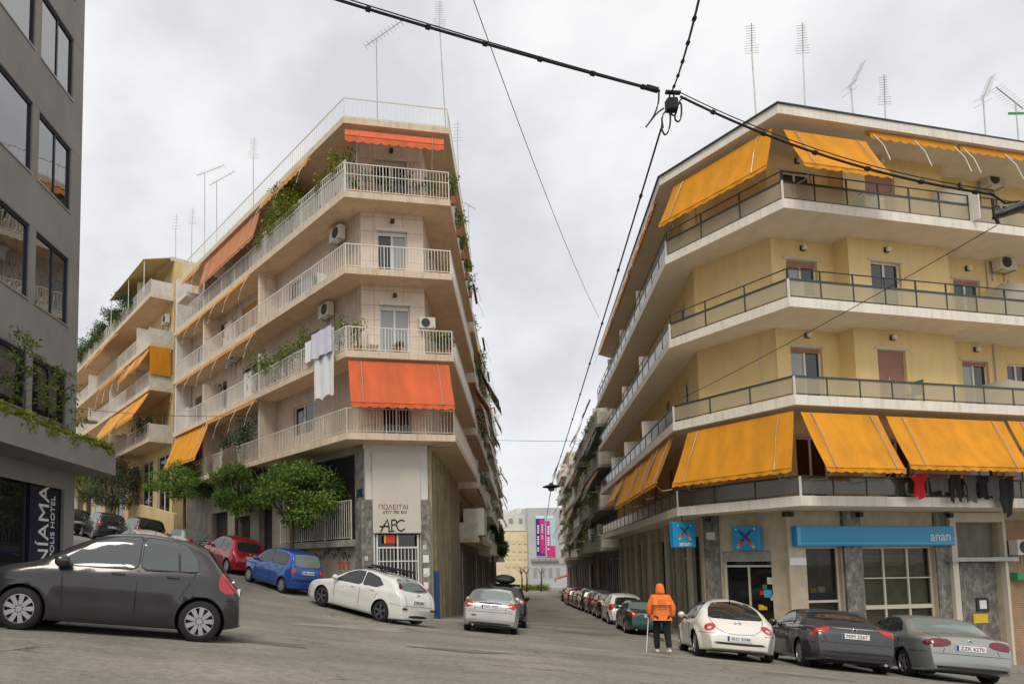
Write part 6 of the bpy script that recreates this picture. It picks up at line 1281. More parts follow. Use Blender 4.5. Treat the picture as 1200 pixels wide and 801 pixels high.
# ================================================================= neighbouring apartment blocks
def apartment(name, label, fr, u0, u1, zs, zbase, ph, wall, slabm, soffit, rail, setback=1.2, seed=1, awn=(), plant=.3, roof=None, depth=9., aw_p=.5, gf='concrete_dark', near=False, railm='worn_white_metal', plantm='leaf_balcony', firstlabel=None):
    rg = random.Random(seed); L = u1-u0; b = thing(name, label, 'building', fr.p((u0+u1)/2, -3, zbase)); W = fr.off(-setback); top = roof if roof else zs[-1]+3.0
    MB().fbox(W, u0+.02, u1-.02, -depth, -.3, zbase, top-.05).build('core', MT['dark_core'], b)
    MB().fbox(W, u0, u0+.2, -depth, -.005, zbase, top).build('party_wall', MT[wall], b); MB().fbox(W, u1-.2, u1, -depth, -.005, zbase, top).build('party_wall', MT[wall], b)
    MB().fbox(W, u0-.003, u1+.003, -depth, .25, top, top+.25).build('roof_slab', MT[slabm], b)
    levels = [zbase]+list(zs)+[top]
    nb = max(2, int(L/3.2)); cnt = 0
    for i in range(len(levels)-1):
        z0, z1 = levels[i]+(.0 if i else 0), levels[i+1]-(.24 if i < len(levels)-2 else 0); m = MB(); ops = []
        for k in range(nb):
            c = u0+L*(k+.5)/nb+rg.uniform(-.3, .3); hw_ = rg.choice((.5, .6, .9)); zt_ = min(z1-.3, z0+2.2)
            if i == 0: c = u0+L*(k+.5)/nb; hw_ = L/nb*.36; zt_ = z1-.5
            ops.append([c-hw_, c+hw_, z0+.02, zt_])
        panel(m, W, u0, u1, z0, z1, ops, .2); m.build('wall' if i else 'ground_floor_wall', MT[wall if i else gf], b)
        for o in ops:
            sh = rg.choice((0, 0, 1., .4)); window(b, W, o, shut=sh if i else rg.choice((0, 1.)), shutmat=rg.choice(('wood_shutter', 'white_shutter', 'brown_wood')), frame=rg.choice(('white_metal', 'brown_wood')), pane=rg.choice(('pane_dark', 'pane_dark', 'pane_curtain')), name='balcony_door' if i else 'shop_window')
        if 0 < i < len(levels)-1:
            z = levels[i]; o = MB().fbox(fr, u0+.05, u1-.05, -setback-.2, 0, z-.24, z).build('balcony_slab', MT[slabm], b); MB().fbox(fr, u0+.06, u1-.06, -setback-.2, -.01, z-.246, z-.243).build('soffit', MT[soffit], o)
            if rail == 'bars': rail_bars(b, fr, u0+.08, u1-.08, z, .95, .15, railm)
            else:
                MB().fbox(fr, u0+.06, u1-.06, -.10, -.02, z+.001, z+.85).build('parapet', MT[slabm if rail == 'solid' else 'pane_bronze'], b); MB().fbox(fr, u0+.06, u1-.06, -.09, -.03, z+.93, z+.97).build('hand_rail', MT['white_metal'], b)
            for u in (u0+.06, u1-.12):   # side railings close the balcony ends
                MB().fbox(fr, u, u+.05, -setback, -.1, z+.001, z+.9).build('end_panel', MT['worn_white_metal'], b)
            for k in range(1, nb, 2): u = u0+L*k/nb; MB().fbox(fr, u-.05, u+.05, -setback, -.15, z, z+1.9).build('dividing_screen', MT['white_plaster'], b)
            if awn:
                for k in range(nb):
                    if rg.random() < aw_p and levels[i+1]-.24-z > 2:
                        a = u0+L*k/nb+.2; c = u0+L*(k+1)/nb-.1; mm = rg.choice(awn); zt_ = levels[i+1]-.27; low = rg.random() < .55
                        fl = ('', 'first', 'second', 'third', 'fourth', 'fifth', 'sixth')[i]
                        if low: awning(fr, a, c, zt_, z+rg.uniform(.95, 1.4), 'lowered %s awning, %s bay from the crossing, %s balcony of %s' % (mm.split('_')[0], ORD[k], fl, ph), mm, w1=rg.uniform(.4, .8), group='awnings of '+ph)
                        else: rolled_awning(fr, a, c, zt_, 'rolled awning, %s bay from the crossing, %s balcony of %s' % (ORD[k], fl, ph), rg.choice(('rolled_fabric', mm)), .0, 1., group='awnings of '+ph, drop=.14)
            fl = ('', 'first', 'second', 'third', 'fourth', 'fifth', 'sixth')[i]
            for k, u in enumerate(sorted(rg.uniform(u0+.4, u1-.4) for _ in range(int(L*plant)))):
                h = rg.uniform(.8, 1.7); pot_plant(fr, u, z, -.25, h, rg.uniform(.35, .65), 200 if near else 130, '%s plant from the crossing, %s balcony of %s' % (ORD[k], fl, ph), seed*100+cnt, plantm, .16, group='potted plants of '+ph, droop=.3); cnt += 1
            for k in range(nb):
                if rg.random() < .3: ac_unit(W, u0+L*(k+.1)/nb+.5, z+1.6, 'air conditioner, %s bay from the crossing, %s floor, %s' % (ORD[k], ('', 'first', 'second', 'third', 'fourth', 'fifth', 'sixth')[i], ph), group='air conditioners of '+ph)
    return b
# --- ochre block uphill of the pink one
Q2 = PLe.off(.85); u2 = Q2.px(176, 395)[0]
ob = apartment('ochre_apartment_building', 'ochre apartment block uphill of the pink one with slanted orange awnings', Q2, u2, u2+30, [8.0, 11.25, 14.05, 17.2], -1., 'the ochre uphill block', 'ochre_wall', 'pink_slab', 'pink_soffit', 'bars', 1.5, 5, (), 0., roof=19.6, near=True, gf='ochre_wall', railm='white_metal')
aq = [(2, .1, 3.2, 'amber_fabric', .95, 'amber awning lowered at the near end of the first balcony of the ochre block', 8.0), (2, 3.6, 8.6, 'orange_fabric', .9, '', 0)]
awning(Q2, u2+.3, u2+4.2, 11.0, 9.3, 'orange awning slanting over the first balcony of the ochre block, nearer the pink end pier', 'orange_fabric', w1=.9)
awning(Q2, u2+4.4, u2+9.5, 11.0, 9.1, 'amber awning slanting over the first balcony of the ochre block, further uphill', 'amber_fabric', w1=1.1)
awning(Q2, u2+.2, u2+2.6, 13.8, 12.7, 'orange awning over the second balcony of the ochre block beside the pink end pier', 'orange_fabric', w1=.5)
awning(Q2, u2+2.8, u2+5.0, 13.8, 12.5, 'orange awning in the middle of the second balcony of the ochre block', 'orange_fabric', w1=.6)
rolled_awning(Q2, u2+5.4, u2+12, 13.8, 'rolled awning with long struts on the second balcony of the ochre block', 'orange_fabric', 0, 1.6)
awning(Q2, u2+7.2, u2+13, 16.9, 15.5, 'amber awning slanting over the third balcony of the ochre block', 'amber_fabric', w1=1.0)
tag(MB().fbox(Q2, u2-.04, u2, -1.3, 0, 12.0, 13.8).build('end_blind', MT['orange_fabric']), 'flat orange blind closing the balcony end of the ochre block', 'awning')
g = MB().hexa([Q2.p(u2, .5, 19.2), Q2.p(u2+8, .5, 19.2), Q2.p(u2+8, -1.6, 19.85), Q2.p(u2, -1.6, 19.85), Q2.p(u2, .5, 19.25), Q2.p(u2+8, .5, 19.25), Q2.p(u2+8, -1.6, 19.9), Q2.p(u2, -1.6, 19.9)]); t = thing('terrace_canopy', 'flat ochre canopy over the roof terrace of the ochre block', 'canopy', Q2.p(u2, .4, 17.2)); g.build('canopy_sheet', MT['ochre_wall'], t)
for u in (.1, 3.5, 7.8): MB().tube([Q2.p(u2+u, .4, 17.2), Q2.p(u2+u, .4, 19.25)], .025).build('post', MT['white_metal'], t)
for k in range(14): pot_plant(Q2, u2+4.2+1.25*k, 17.2, -.2, 1.5+.3*(k % 3), .95, 650, ORD[k]+' dense shrub from the canopy along the ochre block roof terrace', 300+k, 'leaf_dark', .16, group='terrace shrubs of the ochre block')
for k in range(3): pot_plant(Q2, u2+.6+.9*k, 8.0, -.2, 1.4, .5, 320, ORD[k]+' climbing plant from the pink end pier on the ochre first balcony', 330+k, 'leaf_dark', .14, group='climbing plants of the ochre block')
# garden wall and stepped plinth below it
tag(MB().prism([PLe.off(-.2).p(LL+.2, 0, 0)[:2], PLe.off(-.2).p(LL+9, 0, 0)[:2], PLe.off(-.5).p(LL+9, 0, 0)[:2], PLe.off(-.5).p(LL+.2, 0, 0)[:2]], [-1]*4, [3.2, 4.6, 4.6, 3.2]).build('plinth_wall', MT['ochre_wall']), 'sloping ochre plinth wall below the ochre block on the uphill pavement', 'wall')
# --- narrow street, right side
R2 = YLe
apartment('plant_covered_building', 'grey apartment block with green awnings and plants next to the yellow block', YLe, 25.2, 43., [1.1, 4.1, 7.2, 10.2], -5, 'the plant covered block', 'concrete_dark', 'concrete', 'concrete', 'solid', 1.25, 21, ('green_fabric', 'green_fabric', 'terracotta_fabric'), .75, near=True)
apartment('far_right_building', 'weathered apartment block near the far end of the narrow street, right side', YLe, 43.3, 70, [.6, 3.7, 6.7, 9.7], -6, 'the far right block', 'concrete_dark', 'concrete', 'concrete', 'bars', 1.2, 23, ('green_fabric', 'terracotta_fabric', 'rolled_fabric'), .55)
apartment('last_right_building', 'last apartment block on the right side of the narrow street', YLe, 70.4, 84, [.2, 3.2, 6.2, 9.2, 12.2], -6, 'the last right block', 'pink_plaster', 'cream_slab', 'cream_soffit', 'solid', 1.1, 25, ('rolled_fabric', 'green_fabric'), .3)
# --- narrow street, left side
apartment('shaded_left_building', 'weathered apartment block adjoining the pink one along the narrow street', PRe, 13.6, 30, [1.5, 4.6, 7.7, 10.8, 13.8], -5, 'the weathered left block', 'stained_wall', 'pink_slab', 'pink_soffit', 'bars', 1.1, 31, ('rolled_fabric', 'terracotta_fabric', 'brown_cloth'), .6, near=True, plantm='leaf_dark')
apartment('middle_left_building', 'apartment block with cluttered balconies midway along the left of the narrow street', PRe, 30.4, 50, [1.0, 4.1, 7.2, 10.2, 13.2], -5.5, 'the cluttered left block', 'concrete', 'cream_slab', 'cream_soffit', 'solid', 1.2, 33, ('rolled_fabric', 'green_fabric', 'brown_cloth'), .6)
apartment('last_left_building', 'last apartment block on the left side of the narrow street', PRe, 50.4, 72, [.5, 3.5, 6.5, 9.5], -6, 'the last left block', 'pink_plaster', 'cream_slab', 'cream_soffit', 'bars', 1.2, 35, ('rolled_fabric', 'terracotta_fabric'), .6)
# boxed-in balconies near the Accent
q = PRe.px(548, 600, .35); tag(MB().fbox(PRe, 13.75, 16.6, -.9, .3, 1.65, 3.2).build('balcony_cupboard', MT['white_plaster'], None, bevel=.02), 'white boxed-in cupboard on the low balcony beside the pink block', 'cupboard')
# --- building closing the street
def slabpx(name, mats, x0, y0, x1, y1, Y, th, parent): 
    a = at_y(x0, y1, Y); b = at_y(x1, y0, Y); return MB().box(a[0], b[0], Y, Y+th, a[2], b[2]).build(name, MT[mats], parent)
mat('pale_stone', (.70, .60, .40), .85, .1, .8, .1); mat('white_render', (.66, .64, .60), .85, .06, .5, .1, dirt=.15, dirtcol=(.4, .38, .34)); mat('blue_grey_render', (.46, .48, .50), .8, .06, .4, .05); mat('banner_magenta', (.62, .03, .20), .6, .05, 1, 0); mat('banner_navy', (.05, .03, .22), .6, .05, 1, 0); mat('banner_cyan', (.40, .62, .70), .6, .05, 1, 0)
YE = 135.; eb = thing('street_end_building', 'large pale building with a magenta banner closing the far end of the street', 'building', (at_y(622, 690, YE)[0], YE, -6))
slabpx('stone_wing', 'pale_stone', 560, 622, 621.5, 720, YE, 20, eb); slabpx('upper_wing', 'white_render', 575, 602, 622, 621.8, YE+1.0, 18, eb); slabpx('grey_wing', 'blue_grey_render', 621.7, 594, 690, 720, YE-1, 22, eb); slabpx('attic', 'white_render', 606, 595, 621, 601.8, YE+4, 12, eb)
E_ = Fr((0, YE-1), (1, 0), (0, -1)); E2 = Fr((0, YE), (1, 0), (0, -1))
for j in range(6):
    for k in range(4):
        x = 593+7*k; y = 632+9*j; q = E2.rect(x, y, x+3.6, y+5)
        if j > 3 or (j < 2 and k == 9): continue
        w_ = MB().fbox(E2, q[0], q[1], .02, .12, q[2], q[3]).build('stone_panel', MT['pale_stone'], eb)
for x0, x1 in ((596, 601), (608, 612)): q = Fr((0, YE+1), (1, 0), (0, -1)).rect(x0, 607, x1, 613); w_ = MB().fbox(Fr((0, YE+1), (1, 0), (0, -1)), q[0], q[1], .02, .1, q[2], q[3]).build('window', MT['pane_curtain'], eb)
for k in range(4): q = E_.rect(624+9*k, 664, 630+9*k, 676); f = MB().fbox(E_, q[0], q[1], .02, .1, q[2], q[3]).build('window', MT['blue_grey_render'], eb); MB().fbox(E_, q[0]+.15, q[1]-.15, .1, .12, q[2]+.15, q[3]-.15).build('pane', MT['pane_curtain'], f)
q = E_.rect(622, 654, 690, 657); MB().fbox(E_, q[0], q[1], .01, .6, q[2], q[3]).build('string_course', MT['concrete'], eb)
bn = thing('banner', 'tall magenta, navy and pale blue advertising banner on the far grey wall', 'banner', E_.p(E_.px(640, 650)[0], .3, E_.px(640, 650)[1]))
def bnr(x0, y0, x1, y1, m, w, nm='banner_field'): q = E_.rect(x0, y0, x1, y1); return MB().fbox(E_, q[0], q[1], .02, w, q[2], q[3]).build(nm, MT[m], bn)
bnr(627.5, 604, 650.5, 652, 'banner_cyan', .15); bnr(628, 607.5, 638.5, 651, 'banner_navy', .2); m1 = bnr(632.5, 608, 637.5, 648, 'banner_magenta', .24); m2 = bnr(640, 610, 644.5, 651.5, 'banner_magenta', .24); bnr(644.5, 639, 650.5, 651.5, 'banner_magenta', .23); bnr(628, 604.3, 637, 607, 'sign_white', .22); bnr(639.5, 604.3, 648, 607, 'sign_white', .22)
for x0, y0, x1, y1, mm in ((629.2, 615, 631.2, 648, 'sign_white'), (641.2, 616, 643.4, 646, 'sign_white'), (634, 614, 636, 634, 'banner_cyan'), (646, 642, 649, 649, 'banner_magenta')):
    n = int((y1-y0)/2.6)
    if mm == 'banner_magenta': continue
    for k in range(n):
        if (k*7) % 5 == 3: continue
        ya = y0+2.6*k; q = E_.rect(x0, ya, x1, ya+1.8); MB().fbox(E_, q[0], q[1], .25, .26, q[2], q[3]).build('banner_lettering', MT[mm], bn)
# low hedge, kiosk and bare trees at the far end
def at_g(x, y, Y): p = at_y(x, y, Y); return p[0], Y, ground(p[0], Y)
t = thing('hedge', 'low bright hedge at the far end of the narrow street', 'hedge', at_g(624, 690, 118)); leaf_cloud('foliage', [((at_y(612+4*k, 690, 118)[0], 118, ground(20, 118)+.5), (.9, .5, .7), 1) for k in range(8)], 2200, .25, MT['leaf_bright'], t, 9, 0, .1)
# red shop awning down the street
rs = thing('shop_canopy', 'small red and white shop canopy far down the narrow street', 'canopy', YLe.p(62, .2, -1.4)); q = YLe; MB().hexa([q.p(60, 0, -1.5), q.p(64.5, 0, -1.5), q.p(64.5, 1.6, -2.0), q.p(60, 1.6, -2.0), q.p(60, 0, -1.4), q.p(64.5, 0, -1.4), q.p(64.5, 1.6, -1.9), q.p(60, 1.6, -1.9)]).build('canopy_sheet', MT['red_paint'], rs); MB().fbox(q, 60, 64.5, 1.602, 1.64, -2.3, -1.85).build('valance', MT['sign_white'], rs)
# ================================================================= street trees
def tree(x, y, th, cr, ch, label, seed, leaves=9000, m='leaf_citrus', lean=0., size=.15, group='street trees on the uphill pavement', offx=0.):
    rg = random.Random(seed); z = ground(x, y)+.1; t = thing('street_tree', label, 'tree', (x, y, z), group); tr = MB(); top = (x+lean*.3, y, z+th)
    tr.tube([(x, y, z-.15), (x+lean*.1, y+.03, z+th*.35), (x+lean*.22, y-.02, z+th*.7), top], [.13, .095, .085, .08], 8); bl = []; c0 = (x+lean+offx, y, z+th+ch*.45)
    for k in range(9):
        a = 6.283*k/9+rg.random()*.5; rr = cr*(.45+.45*rg.random()); zz = z+th+ch*(.15+.75*rg.random()); q = (c0[0]+rr*math.cos(a), c0[1]+rr*math.sin(a), zz)
        md = ((top[0]+q[0])/2, (top[1]+q[1])/2, top[2]+(zz-top[2])*.35); tr.tube([(top[0], top[1], top[2]-.15), md, q], [.055, .035, .010], 6)
        for j in range(3): e = (q[0]+rg.uniform(-.5, .5)*cr*.6, q[1]+rg.uniform(-.5, .5)*cr*.6, q[2]+rg.uniform(-.1, .4)); tr.tube([md, e], [.02, .005], 5)
    n = 34
    for k in range(n):
        a = rg.random()*6.283; s = math.sqrt(rg.random()); zz = rg.random(); prof = math.sin(math.pi*(.30+.66*zz))**.6; rr = cr*s*prof
        bl.append(((c0[0]+rr*math.cos(a), c0[1]+rr*math.sin(a), z+th+ch*(zz*.88+.02)-.15*s), (cr*rg.uniform(.22, .36), cr*rg.uniform(.22, .36), ch*rg.uniform(.12, .20)), rg.uniform(.6, 1.2)))
    tr.build('trunk', MT['bark'], t, True); leaf_cloud('crown', bl, leaves, size, MT[m], t, seed, .25, .35); return t
def tree_px(x, y, w, th, cr, ch, label, seed, **k): u = PLe.off(w).px(x, y)[0]; p = PLe.off(w).p(u, 0, 0); return tree(p[0], p[1], th, cr, ch, label, seed, **k)
tree_px(342, 655, .15, 2.45, 2.2, 2.5, 'dense dark green citrus tree in front of the veranda railing', 41, leaves=14000, lean=.1, offx=.15)
tree_px(277, 640, .15, 2.6, 1.8, 2.2, 'dense citrus tree between the veranda tree and the uphill one', 42, leaves=10000)
tree_px(216, 625, .2, 3.1, 2.1, 2.1, 'lighter green spreading citrus tree by the orange first floor awning', 43, leaves=9000)
tree_px(134, 606, 1.1, 2.2, 2.0, 3.4, 'dull grey green olive tree in front of the ochre block', 44, leaves=8000, m='leaf_olive', size=.16)
tree_px(104, 604, 1.3, 2.6, 2.0, 3.2, 'bright citrus tree beside the hotel, furthest up the hill', 45, leaves=7000, size=.17)
p = at_g(590, 660, 72); tree(p[0]-1.9, 68, 4.6, 1.3, 3.2, 'street tree against the last left block of the narrow street', 46, leaves=6000, size=.3, m='leaf_dark', group='trees at the far street end')
def bare_tree(x, y, h, label, seed):
    rg = random.Random(seed); z = ground(x, y); t = MB(); t.tube([(x, y, z-.1), (x+.1, y, z+h*.5), (x+.05, y, z+h*.7)], [.16, .12, .09], 6)
    for k in range(7): a = rg.random()*6.28; t.tube([(x+.05, y, z+h*.68), (x+.8*math.cos(a), y+.8*math.sin(a), z+h*(.85+.2*rg.random()))], [.06, .02], 5)
    tag(t.build('bare_tree', MT['bark'], None, True), label, 'tree', 'pollarded trees at the far street end')
for k, (x, Y) in enumerate(((611, 112), (617, 112), (634, 112))): p = at_y(x, 680, Y); bare_tree(p[0], Y, 4.2, ('pollarded bare tree left of the far hedge', 'pollarded bare tree standing in the far hedge', 'pollarded bare tree right of the far hedge')[k], 60+k)
# ================================================================= cables, junction box, lamps
def catenary(a, b, sag, n=18): a, b = np.array(a, float), np.array(b, float); return [tuple(a+(b-a)*k/n-np.array([0, 0, sag*4*(k/n)*(1-k/n)])) for k in range(n+1)]
J = at_y(787, 124, 15.5); J1 = at_y(785, 106, 15.5)
def cable(name, label, pts, r, extra=()):
    t = thing(name, label, 'cable', tuple(pts[0]), 'overhead cables'); MB().tube(pts, r, 6).build('conductor', MT['wire_black'], t)
    if r > .019:
        for k in range(2, len(pts)-1, 3): a, b_ = Vector(pts[k]), Vector(pts[k+1]); d_ = (b_-a).normalized(); MB().tube([a-d_*.05, a+d_*.05], r*1.9, 6).build('cable_clip', MT['wire_black'], t)
    for k, e in enumerate(extra): MB().tube(e, r*.45, 5).build('support_wire', MT['wire_black'], t)
    return t
top_l = at_y(383, -4, 13.5); J_l = at_y(773, 107, 15.5)
pl_ = catenary(top_l, J_l, .05); cable('overhead_cable', 'thick black cable running from the junction box up past the pink roof', pl_, .030, [[(p[0], p[1], p[2]+.09-.06*k/18) for k, p in enumerate(pl_)]])
tl2 = at_y(300, -40, 12.6); 
pr_ = catenary(at_y(797, 113, 15.5), at_y(1165, 228, 14.6), .35); cable('overhead_cable', 'thick double cable from the junction box across the yellow roof to the street lamp', pr_, .026, [[(p[0], p[1], p[2]+.10+.0*k) for k, p in enumerate(pr_)]])
cable('overhead_cable', 'black cable rising steeply from the junction box towards the viewer', catenary(at_y(787, 108, 15.5), at_y(826, -30, 9.), .15), .020)
lampP = at_y(646, 569, 52.); cable('overhead_cable', 'black cable dropping from the junction box down the narrow street to the hanging lamp', catenary(at_y(775, 150, 15.5), lampP, .12, 30), .024)
cable('overhead_cable', 'thin cable from the hanging lamp on down the narrow street', catenary(lampP, at_y(639, 612, 120.), .3), .03)
cable('overhead_cable', 'thin wire crossing the sky between the pink and yellow blocks', catenary(at_y(552, -8, 17.), at_y(702, 372, 46.), .6, 24), .012)
cable('overhead_cable', 'thin wire strung level across the narrow street', catenary(at_y(536, 514, 33.), at_y(704, 516, 40.), .06), .011)
cable('overhead_cable', 'thin wire running from the street lamp down across the yellow balconies', catenary(at_y(1168, 264, 14.6), at_y(800, 466, 24.4), .1), .010)
jb = thing('cable_junction_box', 'black cable junction box with looped wires hanging over the crossing', 'junction box', tuple(J))
MB().box(J[0]-.13, J[0]+.13, J[1]-.1, J[1]+.1, J[2]-.14, J[2]+.17).build('box', MT['wire_black'], jb, bevel=.03); 
MB().tube([at_y(757, 102, 15.5), at_y(771, 106, 15.5)], .065, 8).build('splice_sleeve', MT['wire_black'], jb); MB().tube([at_y(780, 108, 15.5), at_y(797, 109, 15.5)], .05, 8).build('clamp', MT['wire_black'], jb)
def lp(pts): return [at_y(x, y, 15.5) for x, y in pts]
for pts in ([(772, 108), (772, 120), (767, 135), (757, 149)], [(778, 127), (770, 132), (757, 149)], [(777, 150), (775, 138), (781, 128), (786, 133), (785, 150), (780, 160), (775, 152), (776, 142)], [(793, 126), (798, 118), (799, 134), (796, 144), (790, 140), (793, 128), (797, 116), (804, 115)], [(789, 108), (791, 122), (794, 132), (788, 137), (784, 126), (785, 106)]):
    MB().tube([tuple(p) for p in chaikin(lp(pts), 2)], .020, 6).build('loop_wire', MT['wire_black'], jb)
sl_ = thing('hanging_lamp', 'black hanging street lamp over the middle of the narrow street', 'street lamp', tuple(lampP))
MB().lathe([(.0, .25), (.12, .22), (.2, .1), (.62, -.02), (.66, -.1), (.3, -.16), (0, -.2)], tuple(lampP), 'z', 18).build('lamp_hood', MT['wire_black'], sl_, True); MB().lathe([(.0, -.42), (.2, -.38), (.28, -.18), (0, -.17)], tuple(lampP), 'z', 14).build('lamp_glass', MT['pane_curtain'], sl_, True)
L2 = at_y(1188, 247, 14.6); sl2 = thing('hanging_lamp', 'large oval street lamp hood hung in front of the yellow top balcony', 'street lamp', tuple(L2))
g = MB(); ax = Vector((.93, -.2, .27)).normalized(); sd_ = Vector((.2, .95, 0)).normalized(); upv = ax.cross(sd_)*-1
prof = [(-.42, .02, .02), (-.38, .10, .06), (-.2, .17, .12), (.1, .21, .15), (.45, .2, .13), (.72, .14, .09), (.8, .03, .02)]
if upv.z < 0: upv = -upv
for a, w_, h_ in prof:
    for k in range(14): t_ = 6.2832*k/14; q = Vector(L2)+ax*a+sd_*(w_*math.cos(t_))+upv*(h_*(math.sin(t_) if math.sin(t_) > 0 else .45*math.sin(t_))); g.v.append(tuple(q))
g.f = [(i*14+k, i*14+(k+1) % 14, (i+1)*14+(k+1) % 14, (i+1)*14+k) for i in range(6) for k in range(14)]+[tuple(range(13, -1, -1)), tuple(range(84, 98))]
g.build('lamp_hood', MT['dark_frame'], sl2, True); MB().tube([at_y(1163, 233, 14.6), at_y(1165, 252, 14.6), at_y(1170, 262, 14.6)], .03, 6).build('bracket', MT['wire_black'], sl2); MB().tube([at_y(1160, 226, 14.6), at_y(1178, 238, 14.6), at_y(1195, 236, 14.6)], .022, 6).build('bracket', MT['wire_black'], sl2)
hl = at_y(106, 492, 30); h2 = thing('hanging_lamp', 'small pale hanging lamp in front of the ochre block balconies', 'street lamp', tuple(hl)); MB().lathe([(0, .16), (.05, .15), (.08, .04), (.34, -.06), (.30, -.12), (0, -.14)], tuple(hl), 'z', 16).build('lamp_hood', MT['ac_white'], h2, True); MB().tube([(hl[0], hl[1], hl[2]+.15), (hl[0], hl[1], hl[2]+.42)], .015).build('hanger', MT['wire_black'], h2)
cable('overhead_cable', 'thin span wire across the uphill street holding the small pale lamp', catenary((hl[0]-4.2, hl[1]-2.2, hl[2]+.75), (hl[0]+7.2, hl[1]+4.2, hl[2]+1.1), .42), .012)

# ================================================================= road repairs and covers
mat('tar_patch', (.165, .148, .128), .92, .2, 3, .5, 60); mat('cement_patch', (.295, .262, .218), .92, .15, 2, .4, 50); mat('cast_iron', (.07, .062, .055), .6, .25, 12, .4, 60, metal=.5)
def patch_road(cx, cy, rx, ry, rot, m, seed, h=.004):
    rg = random.Random(seed); n = 26; g = MB(); ring = []
    for k in range(n):
        a = 6.2832*k/n; r = 1+.22*math.sin(3*a+seed)+.12*math.sin(7*a+2*seed)+rg.uniform(-.05, .05); x, y = rx*r*math.cos(a), ry*r*math.sin(a)
        X, Y = cx+x*math.cos(rot)-y*math.sin(rot), cy+x*math.sin(rot)+y*math.cos(rot); ring.append((X, Y))
    pts = [(cx, cy)]+[(cx+(X-cx)*f, cy+(Y-cy)*f) for f in (.35, .7, 1.) for X, Y in ring]
    g.v = [(X, Y, ground(X, Y)+h) for X, Y in pts]; g.f = [(0, 1+k, 1+(k+1) % n) for k in range(n)]+[(1+j*n+k, 1+(j+1)*n+k, 1+(j+1)*n+(k+1) % n, 1+j*n+(k+1) % n) for j in range(2) for k in range(n)]
    o = g.build('road_patch', MT[m], None, True); o['kind'] = 'structure'
def gp(x, y):
    d = ray(x, y); t = 5.
    while t < 200 and d[2]*t > ground(d[0]*t, d[1]*t): t += .02
    return d[0]*t, d[1]*t
for k, (x, y, rx, ry, m, r) in enumerate(((943, 792, .75, .22, 'tar_patch', -.2), (300, 752, .9, .25, 'tar_patch', -.15), (420, 735, 1.6, .7, 'cement_patch', .5), (540, 762, .8, .3, 'tar_patch', .1), (690, 742, 1.0, .8, 'tar_patch', .2), (640, 715, .8, 1.8, 'tar_patch', -.2))):
    c = gp(x, y); patch_road(c[0], c[1], rx, ry, r, m, k+3, .004+.001*k)
# ================================================================= pedestrian
mat('jacket_orange', (.80, .20, .035), .85, .08, 6, .35, 28); mat('trouser_black', (.014, .014, .016), .9, .2, 6, .2, 40); mat('skin', (.42, .26, .18), .6, .05, 6, 0); mat('shoe_white', (.62, .60, .57), .6, .1, 8, 0)
def skin_mesh(name, verts, edges, radii, material, parent, root=0, sub=2):
    me = bpy.data.meshes.new(name); me.from_pydata(verts, edges, []); o = bpy.data.objects.new(name, me); COL.objects.link(o)
    md = o.modifiers.new('skin', 'SKIN'); md.use_smooth_shade = True; sv = me.skin_vertices[0].data
    for i, r in enumerate(radii): sv[i].radius = r if hasattr(r, '__len__') else (r, r); sv[i].use_root = (i == root)
    s = o.modifiers.new('sub', 'SUBSURF'); s.levels = sub; s.render_levels = sub
    dg = bpy.context.evaluated_depsgraph_get(); m2 = bpy.data.meshes.new_from_object(o.evaluated_get(dg)); bpy.data.objects.remove(o); m2.name = name
    m2.materials.clear(); m2.materials.append(material); m2.shade_smooth(); o = bpy.data.objects.new(name, m2); COL.objects.link(o); o.parent = parent; return o
pp = at_y(777, 765, 16.9); PZ = ground(pp[0], pp[1]); pr = thing('person', 'pedestrian in an orange hooded jacket and black trousers walking away', 'person', (pp[0], pp[1], PZ))
pr.rotation_euler = (0, 0, math.radians(-14))     # local +y = walking direction (away)
H = 1.72
# joints: pelvis, spine, chest, neck, head ; walking, left foot forward
def P(*a): return a
body_v = [P(0, 0, .93), P(0, .02, 1.10), P(0, .04, 1.32), P(0, .06, 1.45), P(0, .09, 1.52), P(0, .11, 1.62), P(0, .10, 1.70),
          P(-.09, 0, .90), P(-.11, .10, .50), P(-.11, .06, .10), P(-.115, .19, .05), P(.09, 0, .90), P(.10, -.06, .50), P(.105, -.24, .14), P(.11, -.13, .045),
          P(-.19, .05, 1.40), P(-.25, .02, 1.13), P(-.25, .12, .90), P(.19, .05, 1.40), P(.24, .0, 1.12), P(.23, .06, .89)]
body_e = [(0, 1), (1, 2), (2, 3), (3, 4), (4, 5), (5, 6), (0, 7), (7, 8), (8, 9), (9, 10), (0, 11), (11, 12), (12, 13), (13, 14), (2, 15), (15, 16), (16, 17), (2, 18), (18, 19), (19, 20)]
body_r = [(.14, .10), (.13, .09), (.15, .10), (.06, .06), (.055, .055), (.078, .09), (.05, .06), .085, .058, .04, (.035, .03), .085, .058, .04, (.035, .03), .05, .042, .03, .05, .042, .03]
skin_mesh('body', body_v, body_e, body_r, MT['skin'], pr)
jv = [P(0, 0, .86), P(0, .01, 1.0), P(0, .02, 1.18), P(0, .03, 1.36), P(0, .05, 1.46), P(-.175, .04, 1.36), P(-.27, .0, 1.12), P(-.265, .08, .90), P(.175, .04, 1.36), P(.27, -.02, 1.11), P(.255, .04, .89)]
JK = skin_mesh('jacket', jv, [(0, 1), (1, 2), (2, 3), (3, 4), (3, 5), (5, 6), (6, 7), (3, 8), (8, 9), (9, 10)], [(.195, .15), (.215, .17), (.21, .17), (.165, .14), (.10, .10), (.085, .085), (.075, .075), (.058, .058), (.085, .085), (.075, .075), (.058, .058)], MT['jacket_orange'], pr, 1)
